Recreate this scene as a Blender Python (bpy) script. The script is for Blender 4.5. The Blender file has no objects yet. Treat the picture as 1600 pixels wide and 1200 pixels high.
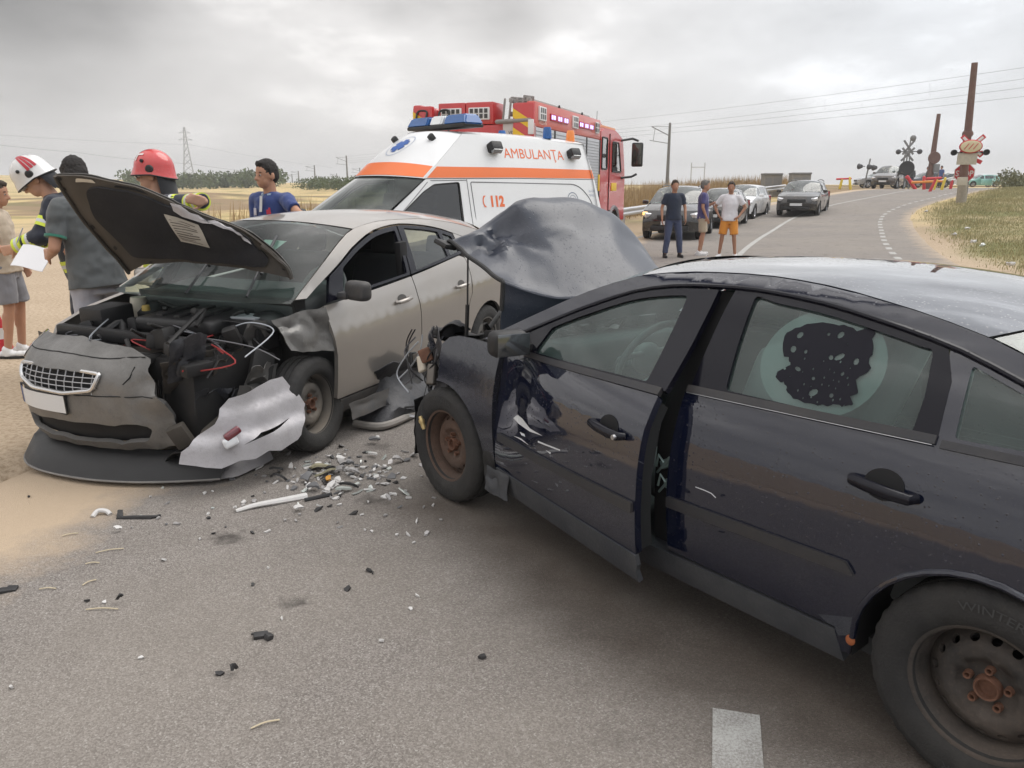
import bpy, bmesh, math, random
from mathutils import Vector, Matrix, Euler
from mathutils.geometry import delaunay_2d_cdt
import numpy as np
random.seed(7)
PI = math.pi
S = bpy.context.scene
COL = S.collection
# ------------------------------------------------------------------ camera
CAM_H = 1.70
PITCH = math.atan(313 / 1200)
cam = bpy.data.objects.new('camera', bpy.data.cameras.new('camera'))
COL.objects.link(cam)
cam.location = (0, 0, CAM_H)
cam.rotation_euler = (PI / 2 - PITCH, 0, 0)
cam.data.sensor_width = 36
cam.data.lens = 27
cam.data.clip_start = .05
cam.data.clip_end = 6000
S.camera = cam
# ------------------------------------------------------------------ world: overcast sky with rain curtains
SUN_AZ, SUN_EL = math.radians(62), math.radians(57)     # azimuth counted from +Y towards +X
W_ = bpy.data.worlds.new('World'); S.world = W_; W_.use_nodes = True
nt = W_.node_tree; nt.nodes.clear()
def N(t, k, **kw):
    n = t.nodes.new(k)
    for a, b in kw.items():
        if a == 'ins':
            for i, v in b.items(): n.inputs[i].default_value = v
        else: setattr(n, a, b)
    return n
def L(t, a, b, ao=0, bi=0): t.links.new(a.outputs[ao], b.inputs[bi])
def MathN(t, op, a, b=None, clamp=False):
    n = N(t, 'ShaderNodeMath', operation=op); n.use_clamp = clamp
    for i, v in enumerate((a, b)):
        if v is None: continue
        if isinstance(v, (int, float)): n.inputs[i].default_value = v
        else: t.links.new(v, n.inputs[i])
    return n.outputs[0]
def Ramp(t, src, stops, interp='LINEAR'):
    r = N(t, 'ShaderNodeValToRGB'); r.color_ramp.interpolation = interp
    el = r.color_ramp.elements
    while len(el) < len(stops): el.new(.5)
    for e, (p, c) in zip(el, stops):
        e.position = p; e.color = (c, c, c, 1) if not hasattr(c, '__len__') else tuple(c) + ((1,) if len(c) == 3 else ())
    t.links.new(src, r.inputs[0]); return r.outputs[0]
def MixC(t, f, a, b, mode='MIX'):
    n = N(t, 'ShaderNodeMix', data_type='RGBA', blend_type=mode)
    for i, v in ((0, f), (6, a), (7, b)):
        if isinstance(v, (int, float)): n.inputs[i].default_value = v
        elif isinstance(v, (tuple, list)): n.inputs[i].default_value = tuple(v) + ((1,) if len(v) == 3 else ())
        else: t.links.new(v, n.inputs[i])
    return n.outputs[2]
sky = N(nt, 'ShaderNodeTexSky', sky_type='NISHITA', sun_disc=False, sun_elevation=SUN_EL, sun_rotation=SUN_AZ, dust_density=4.0)
bg1 = N(nt, 'ShaderNodeBackground', ins={1: .09}); L(nt, sky, bg1)
tc = N(nt, 'ShaderNodeTexCoord')
sep = N(nt, 'ShaderNodeSeparateXYZ'); L(nt, tc, sep)
dx, dy, dz = sep.outputs
zc = MathN(nt, 'MAXIMUM', dz, 0.0)
den = MathN(nt, 'ADD', zc, .16)
comb = N(nt, 'ShaderNodeCombineXYZ')
nt.links.new(MathN(nt, 'MULTIPLY', dx, 2.1), comb.inputs[0]); nt.links.new(MathN(nt, 'MULTIPLY', dy, 2.1), comb.inputs[1]); nt.links.new(MathN(nt, 'MULTIPLY', dz, 5.0), comb.inputs[2])
n1 = N(nt, 'ShaderNodeTexNoise', ins={2: 1.9, 3: 7, 4: .55}); L(nt, comb, n1)
cl = Ramp(nt, n1.outputs[0], [(.28, .76), (.44, .96), (.55, 1.08), (.66, 1.42)])
# vertical rain curtains: low-frequency noise that varies with azimuth only
comb2 = N(nt, 'ShaderNodeCombineXYZ'); az = MathN(nt, 'ARCTAN2', dx, dy)
nt.links.new(MathN(nt, 'MULTIPLY', MathN(nt, 'ADD', az, MathN(nt, 'MULTIPLY', zc, .35)), 3.1), comb2.inputs[0])
nt.links.new(MathN(nt, 'MULTIPLY', zc, 1.1), comb2.inputs[1])
n2 = N(nt, 'ShaderNodeTexNoise', ins={2: 1.0, 3: 2.0, 4: .4}); L(nt, comb2, n2)
def band(c, w):   # a soft dark curtain centred on azimuth c
    a = MathN(nt, 'SUBTRACT', az, c); a = MathN(nt, 'DIVIDE', a, w); a = MathN(nt, 'MULTIPLY', a, a)
    return MathN(nt, 'POWER', 2.718, MathN(nt, 'MULTIPLY', a, -1.0))
rain = MathN(nt, 'ADD', MathN(nt, 'MULTIPLY', band(-.62, .22), .98), MathN(nt, 'MULTIPLY', band(-.005, .052), .36))
rain = MathN(nt, 'MULTIPLY', rain, Ramp(nt, zc, [(0.0, 0.05), (.10, .5), (.22, 1.0)]))
rain = MathN(nt, 'MULTIPLY', rain, Ramp(nt, n2.outputs[0], [(.3, .55), (.7, 1.15)]))
shade = MathN(nt, 'SUBTRACT', 1.0, rain)
grad = Ramp(nt, zc, [(0.0, 1.0), (.10, 1.0), (.25, 1.0), (.5, 1.30), (1.0, 1.9)])
cfac = Ramp(nt, zc, [(0.0, .20), (.07, .8), (.16, 1.1)])
cl2 = MathN(nt, 'ADD', MathN(nt, 'MULTIPLY', MathN(nt, 'SUBTRACT', cl, 1.0), cfac), 1.0)
tot = MathN(nt, 'MULTIPLY', MathN(nt, 'MULTIPLY', cl2, shade), grad)
tint = MixC(nt, Ramp(nt, az, [(0.0, 0.0), (.45, 1.0)]), (.755, .735, .722), (.735, .755, .785))
vm = N(nt, 'ShaderNodeVectorMath', operation='SCALE'); nt.links.new(tint, vm.inputs[0]); nt.links.new(tot, vm.inputs[3])
bg2 = N(nt, 'ShaderNodeBackground', ins={1: 1.0}); L(nt, vm, bg2)
mx = N(nt, 'ShaderNodeMixShader', ins={0: .93}); L(nt, bg1, mx, 0, 1); L(nt, bg2, mx, 0, 2)
wo = N(nt, 'ShaderNodeOutputWorld'); L(nt, mx, wo)
sun = bpy.data.objects.new('sun', bpy.data.lights.new('sun', 'SUN')); COL.objects.link(sun)
sun.data.energy = 1.5; sun.data.angle = math.radians(48); sun.data.color = (1, .95, .88)
sd = Vector((math.sin(SUN_AZ) * math.cos(SUN_EL), math.cos(SUN_AZ) * math.cos(SUN_EL), math.sin(SUN_EL)))
sun.rotation_euler = (-sd).to_track_quat('-Z', 'Y').to_euler()
sun.location = sd * 50
S.view_settings.view_transform = 'Standard'; S.view_settings.look = 'None'
S.view_settings.exposure = 0.24; S.view_settings.gamma = 1.0
S.cycles.max_bounces = 8; S.cycles.transparent_max_bounces = 16; S.cycles.caustics_reflective = False; S.cycles.caustics_refractive = False
# ------------------------------------------------------------------ helpers
def ray(px, py):
    u, v = (px - 800) / 1200, (py - 600) / 1200
    return Vector((u, math.cos(PITCH) - v * math.sin(PITCH), -math.sin(PITCH) - v * math.cos(PITCH)))
def at(px, py, z=0.0):                 # point of the ground seen at a pixel
    r = ray(px, py); t = (z - CAM_H) / r.z
    return Vector((0, 0, CAM_H)) + r * t
def atY(px, py, Y):
    r = ray(px, py); return Vector((0, 0, CAM_H)) + r * (Y / r.y)
class Prof:                             # monotone-ish cubic through points
    def __init__(s, pts):
        s.x = [p[0] for p in pts]; s.y = [p[1] for p in pts]; n = len(pts)
        d = [(s.y[i+1]-s.y[i])/(s.x[i+1]-s.x[i]) for i in range(n-1)]
        s.m = [d[0]] + [0 if d[i-1]*d[i] <= 0 else 2*d[i-1]*d[i]/(d[i-1]+d[i]) for i in range(1, n-1)] + [d[-1]]
    def __call__(s, v):
        x = s.x
        if v <= x[0]: return s.y[0] + s.m[0]*(v-x[0])
        if v >= x[-1]: return s.y[-1] + s.m[-1]*(v-x[-1])
        i = 0
        while v > x[i+1]: i += 1
        h = x[i+1]-x[i]; t = (v-x[i])/h
        return ((1+2*t)*(1-t)**2*s.y[i] + t*(1-t)**2*h*s.m[i] + t*t*(3-2*t)*s.y[i+1] + t*t*(t-1)*h*s.m[i+1])
def cr(pts, n=6, closed=False):         # Catmull-Rom densify (any dimension)
    P_ = [Vector(p) for p in pts]; out = []; m = len(P_)
    for i in range(m if closed else m-1):
        if closed: p0, p1, p2, p3 = P_[i-1], P_[i], P_[(i+1) % m], P_[(i+2) % m]
        else: p0, p1, p2, p3 = P_[max(i-1, 0)], P_[i], P_[i+1], P_[min(i+2, m-1)]
        for k in range(n):
            t = k/n
            out.append(.5*((2*p1)+(p2-p0)*t+(2*p0-5*p1+4*p2-p3)*t*t+(3*p1-p0-3*p2+p3)*t**3))
    if not closed: out.append(P_[-1].copy())
    return out
def fillet(poly, r, n=4):               # round the corners of a 2D polygon
    out = []; m = len(poly)
    for i in range(m):
        p = Vector(poly[i][:2]); a = Vector(poly[i-1][:2])-p; b = Vector(poly[(i+1) % m][:2])-p
        ri = r[i] if hasattr(r, '__len__') else r
        if ri <= 0 or a.length < 1e-6 or b.length < 1e-6: out.append(p); continue
        k = min(ri, a.length*.45, b.length*.45); a = a.normalized()*k; b = b.normalized()*k
        for j in range(n+1):
            t = j/n; out.append(p+a*(1-t)**2+b*t*t)
    return out
def circ(cx, cy, rx, ry=None, n=20, a0=0, a1=2*PI):
    ry = ry or rx; full = abs(a1-a0-2*PI) < 1e-6
    return [Vector((cx+rx*math.cos(a0+(a1-a0)*i/(n if full else n-1)), cy+ry*math.sin(a0+(a1-a0)*i/(n if full else n-1)))) for i in range(n)]
def inpoly(p, poly):
    x, y = p[0], p[1]; c = False; j = len(poly)-1
    for i in range(len(poly)):
        xi, yi = poly[i][0], poly[i][1]; xj, yj = poly[j][0], poly[j][1]
        if (yi > y) != (yj > y) and x < (xj-xi)*(y-yi)/(yj-yi)+xi: c = not c
        j = i
    return c
class MB:
    def __init__(s): s.v, s.f, s.m, s.n = [], [], [], {}
    def add(s, vs, fs, mi=0, T=None):
        o = len(s.v)
        s.v += [tuple(T @ Vector(v)) if T else tuple(v) for v in vs]
        s.f += [tuple(i+o for i in f) for f in fs]; s.m += [mi]*len(fs); return o
    def box(s, c, d, rot=None, mi=0, bev=0, seg=2, T=None):
        M_ = Matrix.Translation(c) @ (Euler(rot).to_matrix().to_4x4() if rot else Matrix())
        if T: M_ = T @ M_
        if not bev:
            vs = [(x*d[0]/2, y*d[1]/2, z*d[2]/2) for x in (-1, 1) for y in (-1, 1) for z in (-1, 1)]
            s.add(vs, [(0,1,3,2),(4,6,7,5),(0,4,5,1),(2,3,7,6),(0,2,6,4),(1,5,7,3)], mi, M_); return s
        bm = bmesh.new(); bmesh.ops.create_cube(bm, size=1)
        for v in bm.verts: v.co = Vector((v.co.x*d[0], v.co.y*d[1], v.co.z*d[2]))
        bmesh.ops.bevel(bm, geom=bm.edges[:], offset=min(bev, min(d)*.49), segments=seg, affect='EDGES', profile=.6)
        s.bm(bm, mi, M_); return s
    def bm(s, bm, mi=0, T=None):
        bm.verts.index_update()
        s.add([v.co.copy() for v in bm.verts], [tuple(v.index for v in f.verts) for f in bm.faces], mi, T); bm.free()
    def tube(s, pts, r, n=10, mi=0, caps=True, closed=False):
        pts = [Vector(p) for p in pts]; m = len(pts); vs = []; up = None
        for i, p in enumerate(pts):
            t = (pts[(i+1) % m]-pts[i-1]) if closed else (pts[min(i+1, m-1)]-pts[max(i-1, 0)])
            t.normalize()
            if up is None: up = Vector((0,0,1)) if abs(t.z) < .9 else Vector((1,0,0))
            a = t.cross(up)
            if a.length < 1e-6: a = t.orthogonal()
            a.normalize(); b = a.cross(t); up = b
            ri = r[i] if hasattr(r, '__len__') else r
            vs += [p+(a*math.cos(2*PI*k/n)+b*math.sin(2*PI*k/n))*ri for k in range(n)]
        fs = [(i*n+k, i*n+(k+1) % n, ((i+1) % m)*n+(k+1) % n, ((i+1) % m)*n+k) for i in range(m if closed else m-1) for k in range(n)]
        if caps and not closed: fs += [tuple(range(n-1, -1, -1)), tuple((m-1)*n+k for k in range(n))]
        s.add(vs, fs, mi); return s
    def lathe(s, prof, n=32, T=None, mi=0, closed=False):      # profile (r, h) about local Y
        m = len(prof); vs = [(r*math.cos(2*PI*k/n), h, r*math.sin(2*PI*k/n)) for r, h in prof for k in range(n)]
        fs = [(i*n+k, i*n+(k+1) % n, ((i+1) % m)*n+(k+1) % n, ((i+1) % m)*n+k) for i in range(m if closed else m-1) for k in range(n)]
        s.add(vs, fs, mi, T); return s
    def sphere(s, c, r, n=14, m=9, mi=0, T=None, rot=None):
        r = r if hasattr(r, '__len__') else (r, r, r)
        R_ = Euler(rot).to_matrix() if rot else Matrix.Identity(3); c = Vector(c)
        vs = [c+R_ @ Vector((0,0,r[2]))]
        for i in range(1, m):
            a = PI*i/m
            vs += [c+R_ @ Vector((r[0]*math.sin(a)*math.cos(2*PI*k/n), r[1]*math.sin(a)*math.sin(2*PI*k/n), r[2]*math.cos(a))) for k in range(n)]
        vs.append(c+R_ @ Vector((0,0,-r[2]))); e = len(vs)-1
        fs = [(0, 1+k, 1+(k+1) % n) for k in range(n)]
        fs += [(1+i*n+k, 1+(i+1)*n+k, 1+(i+1)*n+(k+1) % n, 1+i*n+(k+1) % n) for i in range(m-2) for k in range(n)]
        fs += [(e, 1+(m-2)*n+(k+1) % n, 1+(m-2)*n+k) for k in range(n)]
        s.add(vs, fs, mi, T); return s
    def cap(s, a, b, ra, rb, n=12, mi=0):                      # tapered capsule with round ends
        a, b = Vector(a), Vector(b); t = (b-a)
        if t.length < 1e-5: return s.sphere(a, ra)
        t.normalize(); pts, rs = [], []
        for k in range(1, 5): q = PI/2*k/4; pts.append(a-t*ra*math.cos(q)); rs.append(ra*math.sin(q))
        for k in range(4): q = PI/2*k/4; pts.append(b+t*rb*math.sin(q)); rs.append(rb*math.cos(q))
        return s.tube(pts, rs, n, mi)
    def grid(s, fn, nu, nv, mi=0, cu=False, thick=0):
        vs = [Vector(fn(i/(nu-1), j/(nv-1))) for i in range(nu) for j in range(nv)]
        fs = [(i*nv+j, (i+1)*nv+j, (i+1)*nv+j+1, i*nv+j+1) for i in range(nu-1) for j in range(nv-1)]
        if thick:
            nr = [Vector((0,0,0)) for _ in vs]
            for f in fs:
                q = (vs[f[2]]-vs[f[0]]).cross(vs[f[3]]-vs[f[1]])
                for i in f: nr[i] += q
            o = len(vs); vs = vs+[v-n.normalized()*thick for v, n in zip(vs, nr)]
            bd = [(i*nv, (i+1)*nv) for i in range(nu-1)]+[((i+1)*nv+nv-1, i*nv+nv-1) for i in range(nu-1)]
            bd += [(j+1, j) for j in range(nv-1)]+[((nu-1)*nv+j, (nu-1)*nv+j+1) for j in range(nv-1)]
            fs = fs+[tuple(i+o for i in reversed(f)) for f in fs]+[(b, a, a+o, b+o) for a, b in bd]
        s.add(vs, fs, mi); return s
    def poly(s, poly2, fn, holes=(), thick=.02, res=.06, out=None, mi=0, off=0, nrm=True):
        """2D outline filled with a fine mesh on the surface fn(u,v); rim folded in by thick."""
        def dens(pl):
            o = []
            for i in range(len(pl)):
                a, b = Vector(pl[i][:2]), Vector(pl[(i+1) % len(pl)][:2]); k = max(1, int((b-a).length/res))
                o += [a+(b-a)*j/k for j in range(k)]
            return o
        loops = [dens(poly2)]+[dens(h) for h in holes]
        pts, ed = [], []
        for lp in loops:
            b = len(pts); pts += lp; ed += [(b+i, b+(i+1) % len(lp)) for i in range(len(lp))]
        B = np.array([p[:] for p in pts]); u0, v0 = B.min(0); u1, v1 = B.max(0)
        for i in range(int((u1-u0)/res)+1):
            for j in range(int((v1-v0)/res)+1):
                q = Vector((u0+(i+.5)*res, v0+(j+.5+.5*(i % 2))*res))
                if not inpoly(q, loops[0]) or any(inpoly(q, h) for h in loops[1:]): continue
                if ((B-np.array(q[:]))**2).sum(1).min() < (.45*res)**2: continue
                pts.append(q)
        V, _, F_, _, _, _ = delaunay_2d_cdt(pts, ed, [], 0, 1e-5)
        tri = []
        for f in F_:
            c = sum((V[i] for i in f), Vector((0,0)))/len(f)
            if inpoly(c, loops[0]) and not any(inpoly(c, h) for h in loops[1:]): tri.append(tuple(f))
        e = 1e-3; P3, N3 = [], []
        for v in V:
            p = Vector(fn(v.x, v.y)); a = Vector(fn(v.x+e, v.y))-Vector(fn(v.x-e, v.y)); b = Vector(fn(v.x, v.y+e))-Vector(fn(v.x, v.y-e))
            n = a.cross(b); n.normalize(); P3.append(p); N3.append(n)
        if out is not None and sum((n for n in N3), Vector()).dot(Vector(out)) < 0:
            N3 = [-n for n in N3]; tri = [tuple(reversed(f)) for f in tri]
        o = s.add([p+n*off for p, n in zip(P3, N3)], tri, mi)
        if nrm:
            for i, n in enumerate(N3): s.n[o+i] = n
        if thick:
            cnt = {}
            for f in tri:
                for i in range(len(f)):
                    a, b = f[i], f[(i+1) % len(f)]; cnt[(a, b)] = 1
            bd = [(a, b) for a, b in cnt if (b, a) not in cnt]
            vs, fs = [], []
            for a, b in bd:
                k = len(vs); vs += [P3[a]+N3[a]*off, P3[b]+N3[b]*off, P3[b]+N3[b]*(off-thick), P3[a]+N3[a]*(off-thick)]
                fs.append((k+1, k, k+3, k+2))
            s.add(vs, fs, mi)
        return s
    def build(s, name, mats, parent=None, smooth=True, ang=38, loc=None, rotz=None):
        me = bpy.data.meshes.new(name)
        me.from_pydata([tuple(v) for v in s.v], [], s.f)
        for m in (mats if isinstance(mats, (list, tuple)) else [mats]): me.materials.append(m)
        me.polygons.foreach_set('material_index', s.m)
        if smooth:
            me.shade_smooth()
            me.set_sharp_from_angle(angle=math.radians(ang))
        if s.n:
            me.normals_split_custom_set_from_vertices([tuple(s.n.get(i, (0,0,0))) for i in range(len(s.v))])
        o = bpy.data.objects.new(name, me); COL.objects.link(o)
        if parent: o.parent = parent
        if loc: o.location = loc
        if rotz is not None: o.rotation_euler = (0,0,rotz)
        return o
def tag(o, label=None, cat=None, group=None, kind=None):
    if label: o['label'] = label
    if cat: o['category'] = cat
    if group: o['group'] = group
    if kind: o['kind'] = kind
    return o
def thing(name, label, cat, loc=(0,0,0), rotz=0, group=None):
    o = bpy.data.objects.new(name, None); COL.objects.link(o); o.empty_display_size = .2
    o.location = loc; o.rotation_euler = (0,0,rotz); return tag(o, label, cat, group)
def copy_tree(o, parent=None):
    c = o.copy(); COL.objects.link(c); c.parent = parent
    for ch in list(o.children): copy_tree(ch, c)
    return c
def fuse(name, mb, mat, parent=None, voxel=.012, sm=4, wr=0, wsc=9.0, seed=0, dec=None):
    """intersecting closed pieces fused into ONE continuous skin (voxel remesh, then smoothed and creased)"""
    me = bpy.data.meshes.new('t'); me.from_pydata([tuple(v) for v in mb.v], [], mb.f)
    o = bpy.data.objects.new('t', me); COL.objects.link(o)
    r = o.modifiers.new('r', 'REMESH'); r.mode = 'VOXEL'; r.voxel_size = voxel
    q = o.modifiers.new('s', 'SMOOTH'); q.iterations = sm; q.factor = .5
    dg = bpy.context.evaluated_depsgraph_get(); dg.update()
    m2 = bpy.data.meshes.new_from_object(o.evaluated_get(dg)); bpy.data.objects.remove(o); bpy.data.meshes.remove(me)
    if wr:
        from mathutils import noise
        n = len(m2.vertices); no = [v.normal.copy() for v in m2.vertices]
        for v, k in zip(m2.vertices, no):
            p = v.co*wsc+Vector((seed*7.1, seed*3.3, 0)); p.z *= 1.0
            v.co += k*wr*(noise.noise(p)+.5*noise.noise(p*2.3))
    m2.name = name; m2.materials.clear(); m2.materials.append(mat); m2.shade_smooth()
    ob = bpy.data.objects.new(name, m2); COL.objects.link(ob)
    if parent: ob.parent = parent
    return ob
# ------------------------------------------------------------------ materials
MATS = {}
def mat(name, col, rough=.6, metal=0, var=.0, vscale=8, bump=0, bscale=60, coat=0, spec=.5, dirt=0, dcol=(.28,.23,.17), alpha=1, emit=0, trans=0, sheen=0, drops=0, flake=0, coord='Object', streak=0):
    if name in MATS: return MATS[name]
    m = bpy.data.materials.new(name); m.use_nodes = True; t = m.node_tree; b = t.nodes['Principled BSDF']
    b.inputs['Base Color'].default_value = tuple(col)+(1,); b.inputs['Roughness'].default_value = rough
    b.inputs['Metallic'].default_value = metal; b.inputs['Coat Weight'].default_value = coat; b.inputs['Coat Roughness'].default_value = .06
    b.inputs['Specular IOR Level'].default_value = spec
    if sheen: b.inputs['Sheen Weight'].default_value = sheen
    if emit: b.inputs['Emission Color'].default_value = tuple(col)+(1,); b.inputs['Emission Strength'].default_value = emit
    if alpha < 1: b.inputs['Alpha'].default_value = alpha
    if trans: b.inputs['Transmission Weight'].default_value = trans
    tc = N(t, 'ShaderNodeTexCoord'); co = tc.outputs[coord]
    c = None
    if var:
        n = N(t, 'ShaderNodeTexNoise', ins={2: vscale, 3: 6, 4: .6}); t.links.new(co, n.inputs[0])
        c = MixC(t, n.outputs[0], [max(0, x*(1-var)) for x in col], [min(1, x*(1+var)) for x in col])
        r = MathN(t, 'ADD', MathN(t, 'MULTIPLY', n.outputs[0], .25), rough-.12, True); t.links.new(r, b.inputs['Roughness'])
    if dirt:
        n = N(t, 'ShaderNodeTexNoise', ins={2: 3.2, 3: 8, 4: .68}); t.links.new(co, n.inputs[0])
        f = MathN(t, 'MULTIPLY', Ramp(t, n.outputs[0], [(.36, 0.0), (.72, 1.0)]), dirt)
        n3 = N(t, 'ShaderNodeTexNoise', ins={2: 90, 3: 3}); t.links.new(co, n3.inputs[0])
        f = MathN(t, 'ADD', f, MathN(t, 'MULTIPLY', Ramp(t, n3.outputs[0], [(.55, 0.0), (.75, 1.0)]), dirt*.35), True)
        c = MixC(t, f, c if c is not None else tuple(col), dcol)
        t.links.new(MathN(t, 'ADD', MathN(t, 'MULTIPLY', f, .55), rough, True), b.inputs['Roughness'])
        if coat: t.links.new(MathN(t, 'MULTIPLY', MathN(t, 'SUBTRACT', 1.0, f, True), coat), b.inputs['Coat Weight'])
        if metal: t.links.new(MathN(t, 'MULTIPLY', MathN(t, 'SUBTRACT', 1.0, f, True), metal), b.inputs['Metallic'])
    if c is not None: t.links.new(c, b.inputs['Base Color'])
    hs = []
    if bump:
        n = N(t, 'ShaderNodeTexNoise', ins={2: bscale, 3: 5, 4: .6}); t.links.new(co, n.inputs[0]); hs.append((n.outputs[0], bump, .02))
    if drops:       # rain drops: small domes
        for sc, th in ((70, .16), (130, .12)):
            v = N(t, 'ShaderNodeTexVoronoi', ins={2: sc, 8: 1.0}); t.links.new(co, v.inputs[0])
            sel = N(t, 'ShaderNodeSeparateColor'); t.links.new(v.outputs[1], sel.inputs[0])
            d = Ramp(t, v.outputs[0], [(0.0, 1.0), (th*.7, .8), (th*1.6, 0.0)])
            hs.append((MathN(t, 'MULTIPLY', d, MathN(t, 'GREATER_THAN', sel.outputs[0], .62)), drops, .004))
    if hs:
        prev = None
        for h, st, dist in hs:
            bu = N(t, 'ShaderNodeBump', ins={0: min(1, st), 1: dist}); t.links.new(h, bu.inputs['Height'])
            if prev: t.links.new(prev, bu.inputs['Normal'])
            prev = bu.outputs[0]
        t.links.new(prev, b.inputs['Normal'])
        if coat and drops: t.links.new(prev, b.inputs['Coat Normal'])
    MATS[name] = m; return m
def glass(name, tint=(.62,.78,.72), rough=.02, dust=0, refl=1.0, dcol=(.50,.56,.54)):
    if name in MATS: return MATS[name]
    m = bpy.data.materials.new(name); m.use_nodes = True; t = m.node_tree; t.nodes.clear()
    tr = N(t, 'ShaderNodeBsdfTransparent', ins={0: tuple(tint)+(1,)}); gl = N(t, 'ShaderNodeBsdfGlossy', ins={1: rough})
    fr = N(t, 'ShaderNodeFresnel', ins={0: 1.52})
    # both faces of a pane reflect: about twice the single Fresnel term
    f = MathN(t, 'MULTIPLY', fr.outputs[0], 1.8*refl, True)
    mx = N(t, 'ShaderNodeMixShader'); t.links.new(f, mx.inputs[0]); L(t, tr, mx, 0, 1); L(t, gl, mx, 0, 2)
    last = mx
    if dust:
        tc = N(t, 'ShaderNodeTexCoord'); n = N(t, 'ShaderNodeTexNoise', ins={2: 4, 3: 3, 4: .5}); L(t, tc, n, 3, 0)
        d = N(t, 'ShaderNodeBsdfDiffuse', ins={0: tuple(dcol)+(1,)})
        fd = MathN(t, 'MULTIPLY', Ramp(t, n.outputs[0], [(.2, .35), (.75, 1.0)]), dust)
        m2 = N(t, 'ShaderNodeMixShader'); t.links.new(fd, m2.inputs[0]); L(t, mx, m2, 0, 1); L(t, d, m2, 0, 2); last = m2
    o = N(t, 'ShaderNodeOutputMaterial'); L(t, last, o); MATS[name] = m; return m
BLACK = mat('black_plastic', (.012,.012,.013), .5, var=.4, bump=.15, bscale=200)
TRIM = mat('grey_trim', (.035,.037,.042), .55, var=.3, dirt=.25)
RUB = mat('tyre_rubber', (.016,.016,.017), .78, var=.5, vscale=14, bump=.3, bscale=120, dirt=.24, dcol=(.12,.11,.095))
DARK = mat('dark_cavity', (.006,.006,.007), .8)
CHROME = mat('bright_metal', (.75,.75,.76), .12, 1)
STEEL = mat('bare_steel', (.42,.42,.43), .38, 1, var=.25, bump=.2)
WHITEP = mat('white_paint', (.74,.75,.76), .3, coat=.6, dirt=.10, dcol=(.5,.46,.40))
LENS = glass('lamp_glass', (.92,.93,.95), .03, refl=1.6)
REDL = mat('red_lens', (.35,.01,.012), .12, coat=1)
ORGL = mat('orange_lens', (.8,.22,.02), .15, coat=1)
LINER = mat('headliner', (.42,.43,.42), .9)
SEATC = mat('grey_upholstery', (.20,.215,.22), .9, var=.3, sheen=.3)
# ------------------------------------------------------------------ terrain and road
RAILP, RAILD = Vector((34, 68)), Vector((-.486, .874)).normalized()
RAILN = Vector((-RAILD.y, RAILD.x))                      # points away from the camera side? sign fixed below
if RAILN.dot(Vector((0,0))-RAILP) > 0: RAILN = -RAILN
def sstep(t): t = min(1, max(0, t)); return t*t*(3-2*t)
def gz(X, Y):
    d = (Vector((X, Y))-RAILP).dot(RAILN)                 # negative on the camera's side
    z = 1.35*sstep((46+d)/38) if d < 0 else 1.35
    z += 5.6*math.exp(-(((X+235)/105)**2+((Y-320)/90)**2))
    z += .9*math.exp(-(((X+34)/13)**2+((Y-78)/14)**2))
    if Y > 12: z += .05*math.sin(X*.31+1.3)*math.sin(Y*.23)*sstep((Y-12)/20)
    if Y > 250: z -= 2.2*sstep((Y-250)/500)
    return z
CL = cr([(-2.2,-13), (-.55,-3), (.735,2.16), (2.5,9), (5.2,18), (9,27.3), (13.6,36.7), (20.6,46), (28.2,54.5), (36,62), (50,73), (70,86), (100,100)], 10)
CLS = [0.0]
for a, b in zip(CL, CL[1:]): CLS.append(CLS[-1]+(b-a).length)
def road_pt(i, lat):
    a = CL[max(i-1, 0)]; b = CL[min(i+1, len(CL)-1)]; t = (b-a).normalized()
    return CL[i]+Vector((t.y, -t.x))*lat               # +lat to the right
def at_s(sv, lat):
    i = 0
    while i < len(CLS)-2 and CLS[i+1] < sv: i += 1
    f = (sv-CLS[i])/(CLS[i+1]-CLS[i]); return road_pt(i, lat)*(1-f)+road_pt(i+1, lat)*f
CLA = np.array([p[:] for p in CL])
def road_dist(X, Y): return float(np.sqrt(((CLA-np.array([X, Y]))**2).sum(1).min()))
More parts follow.
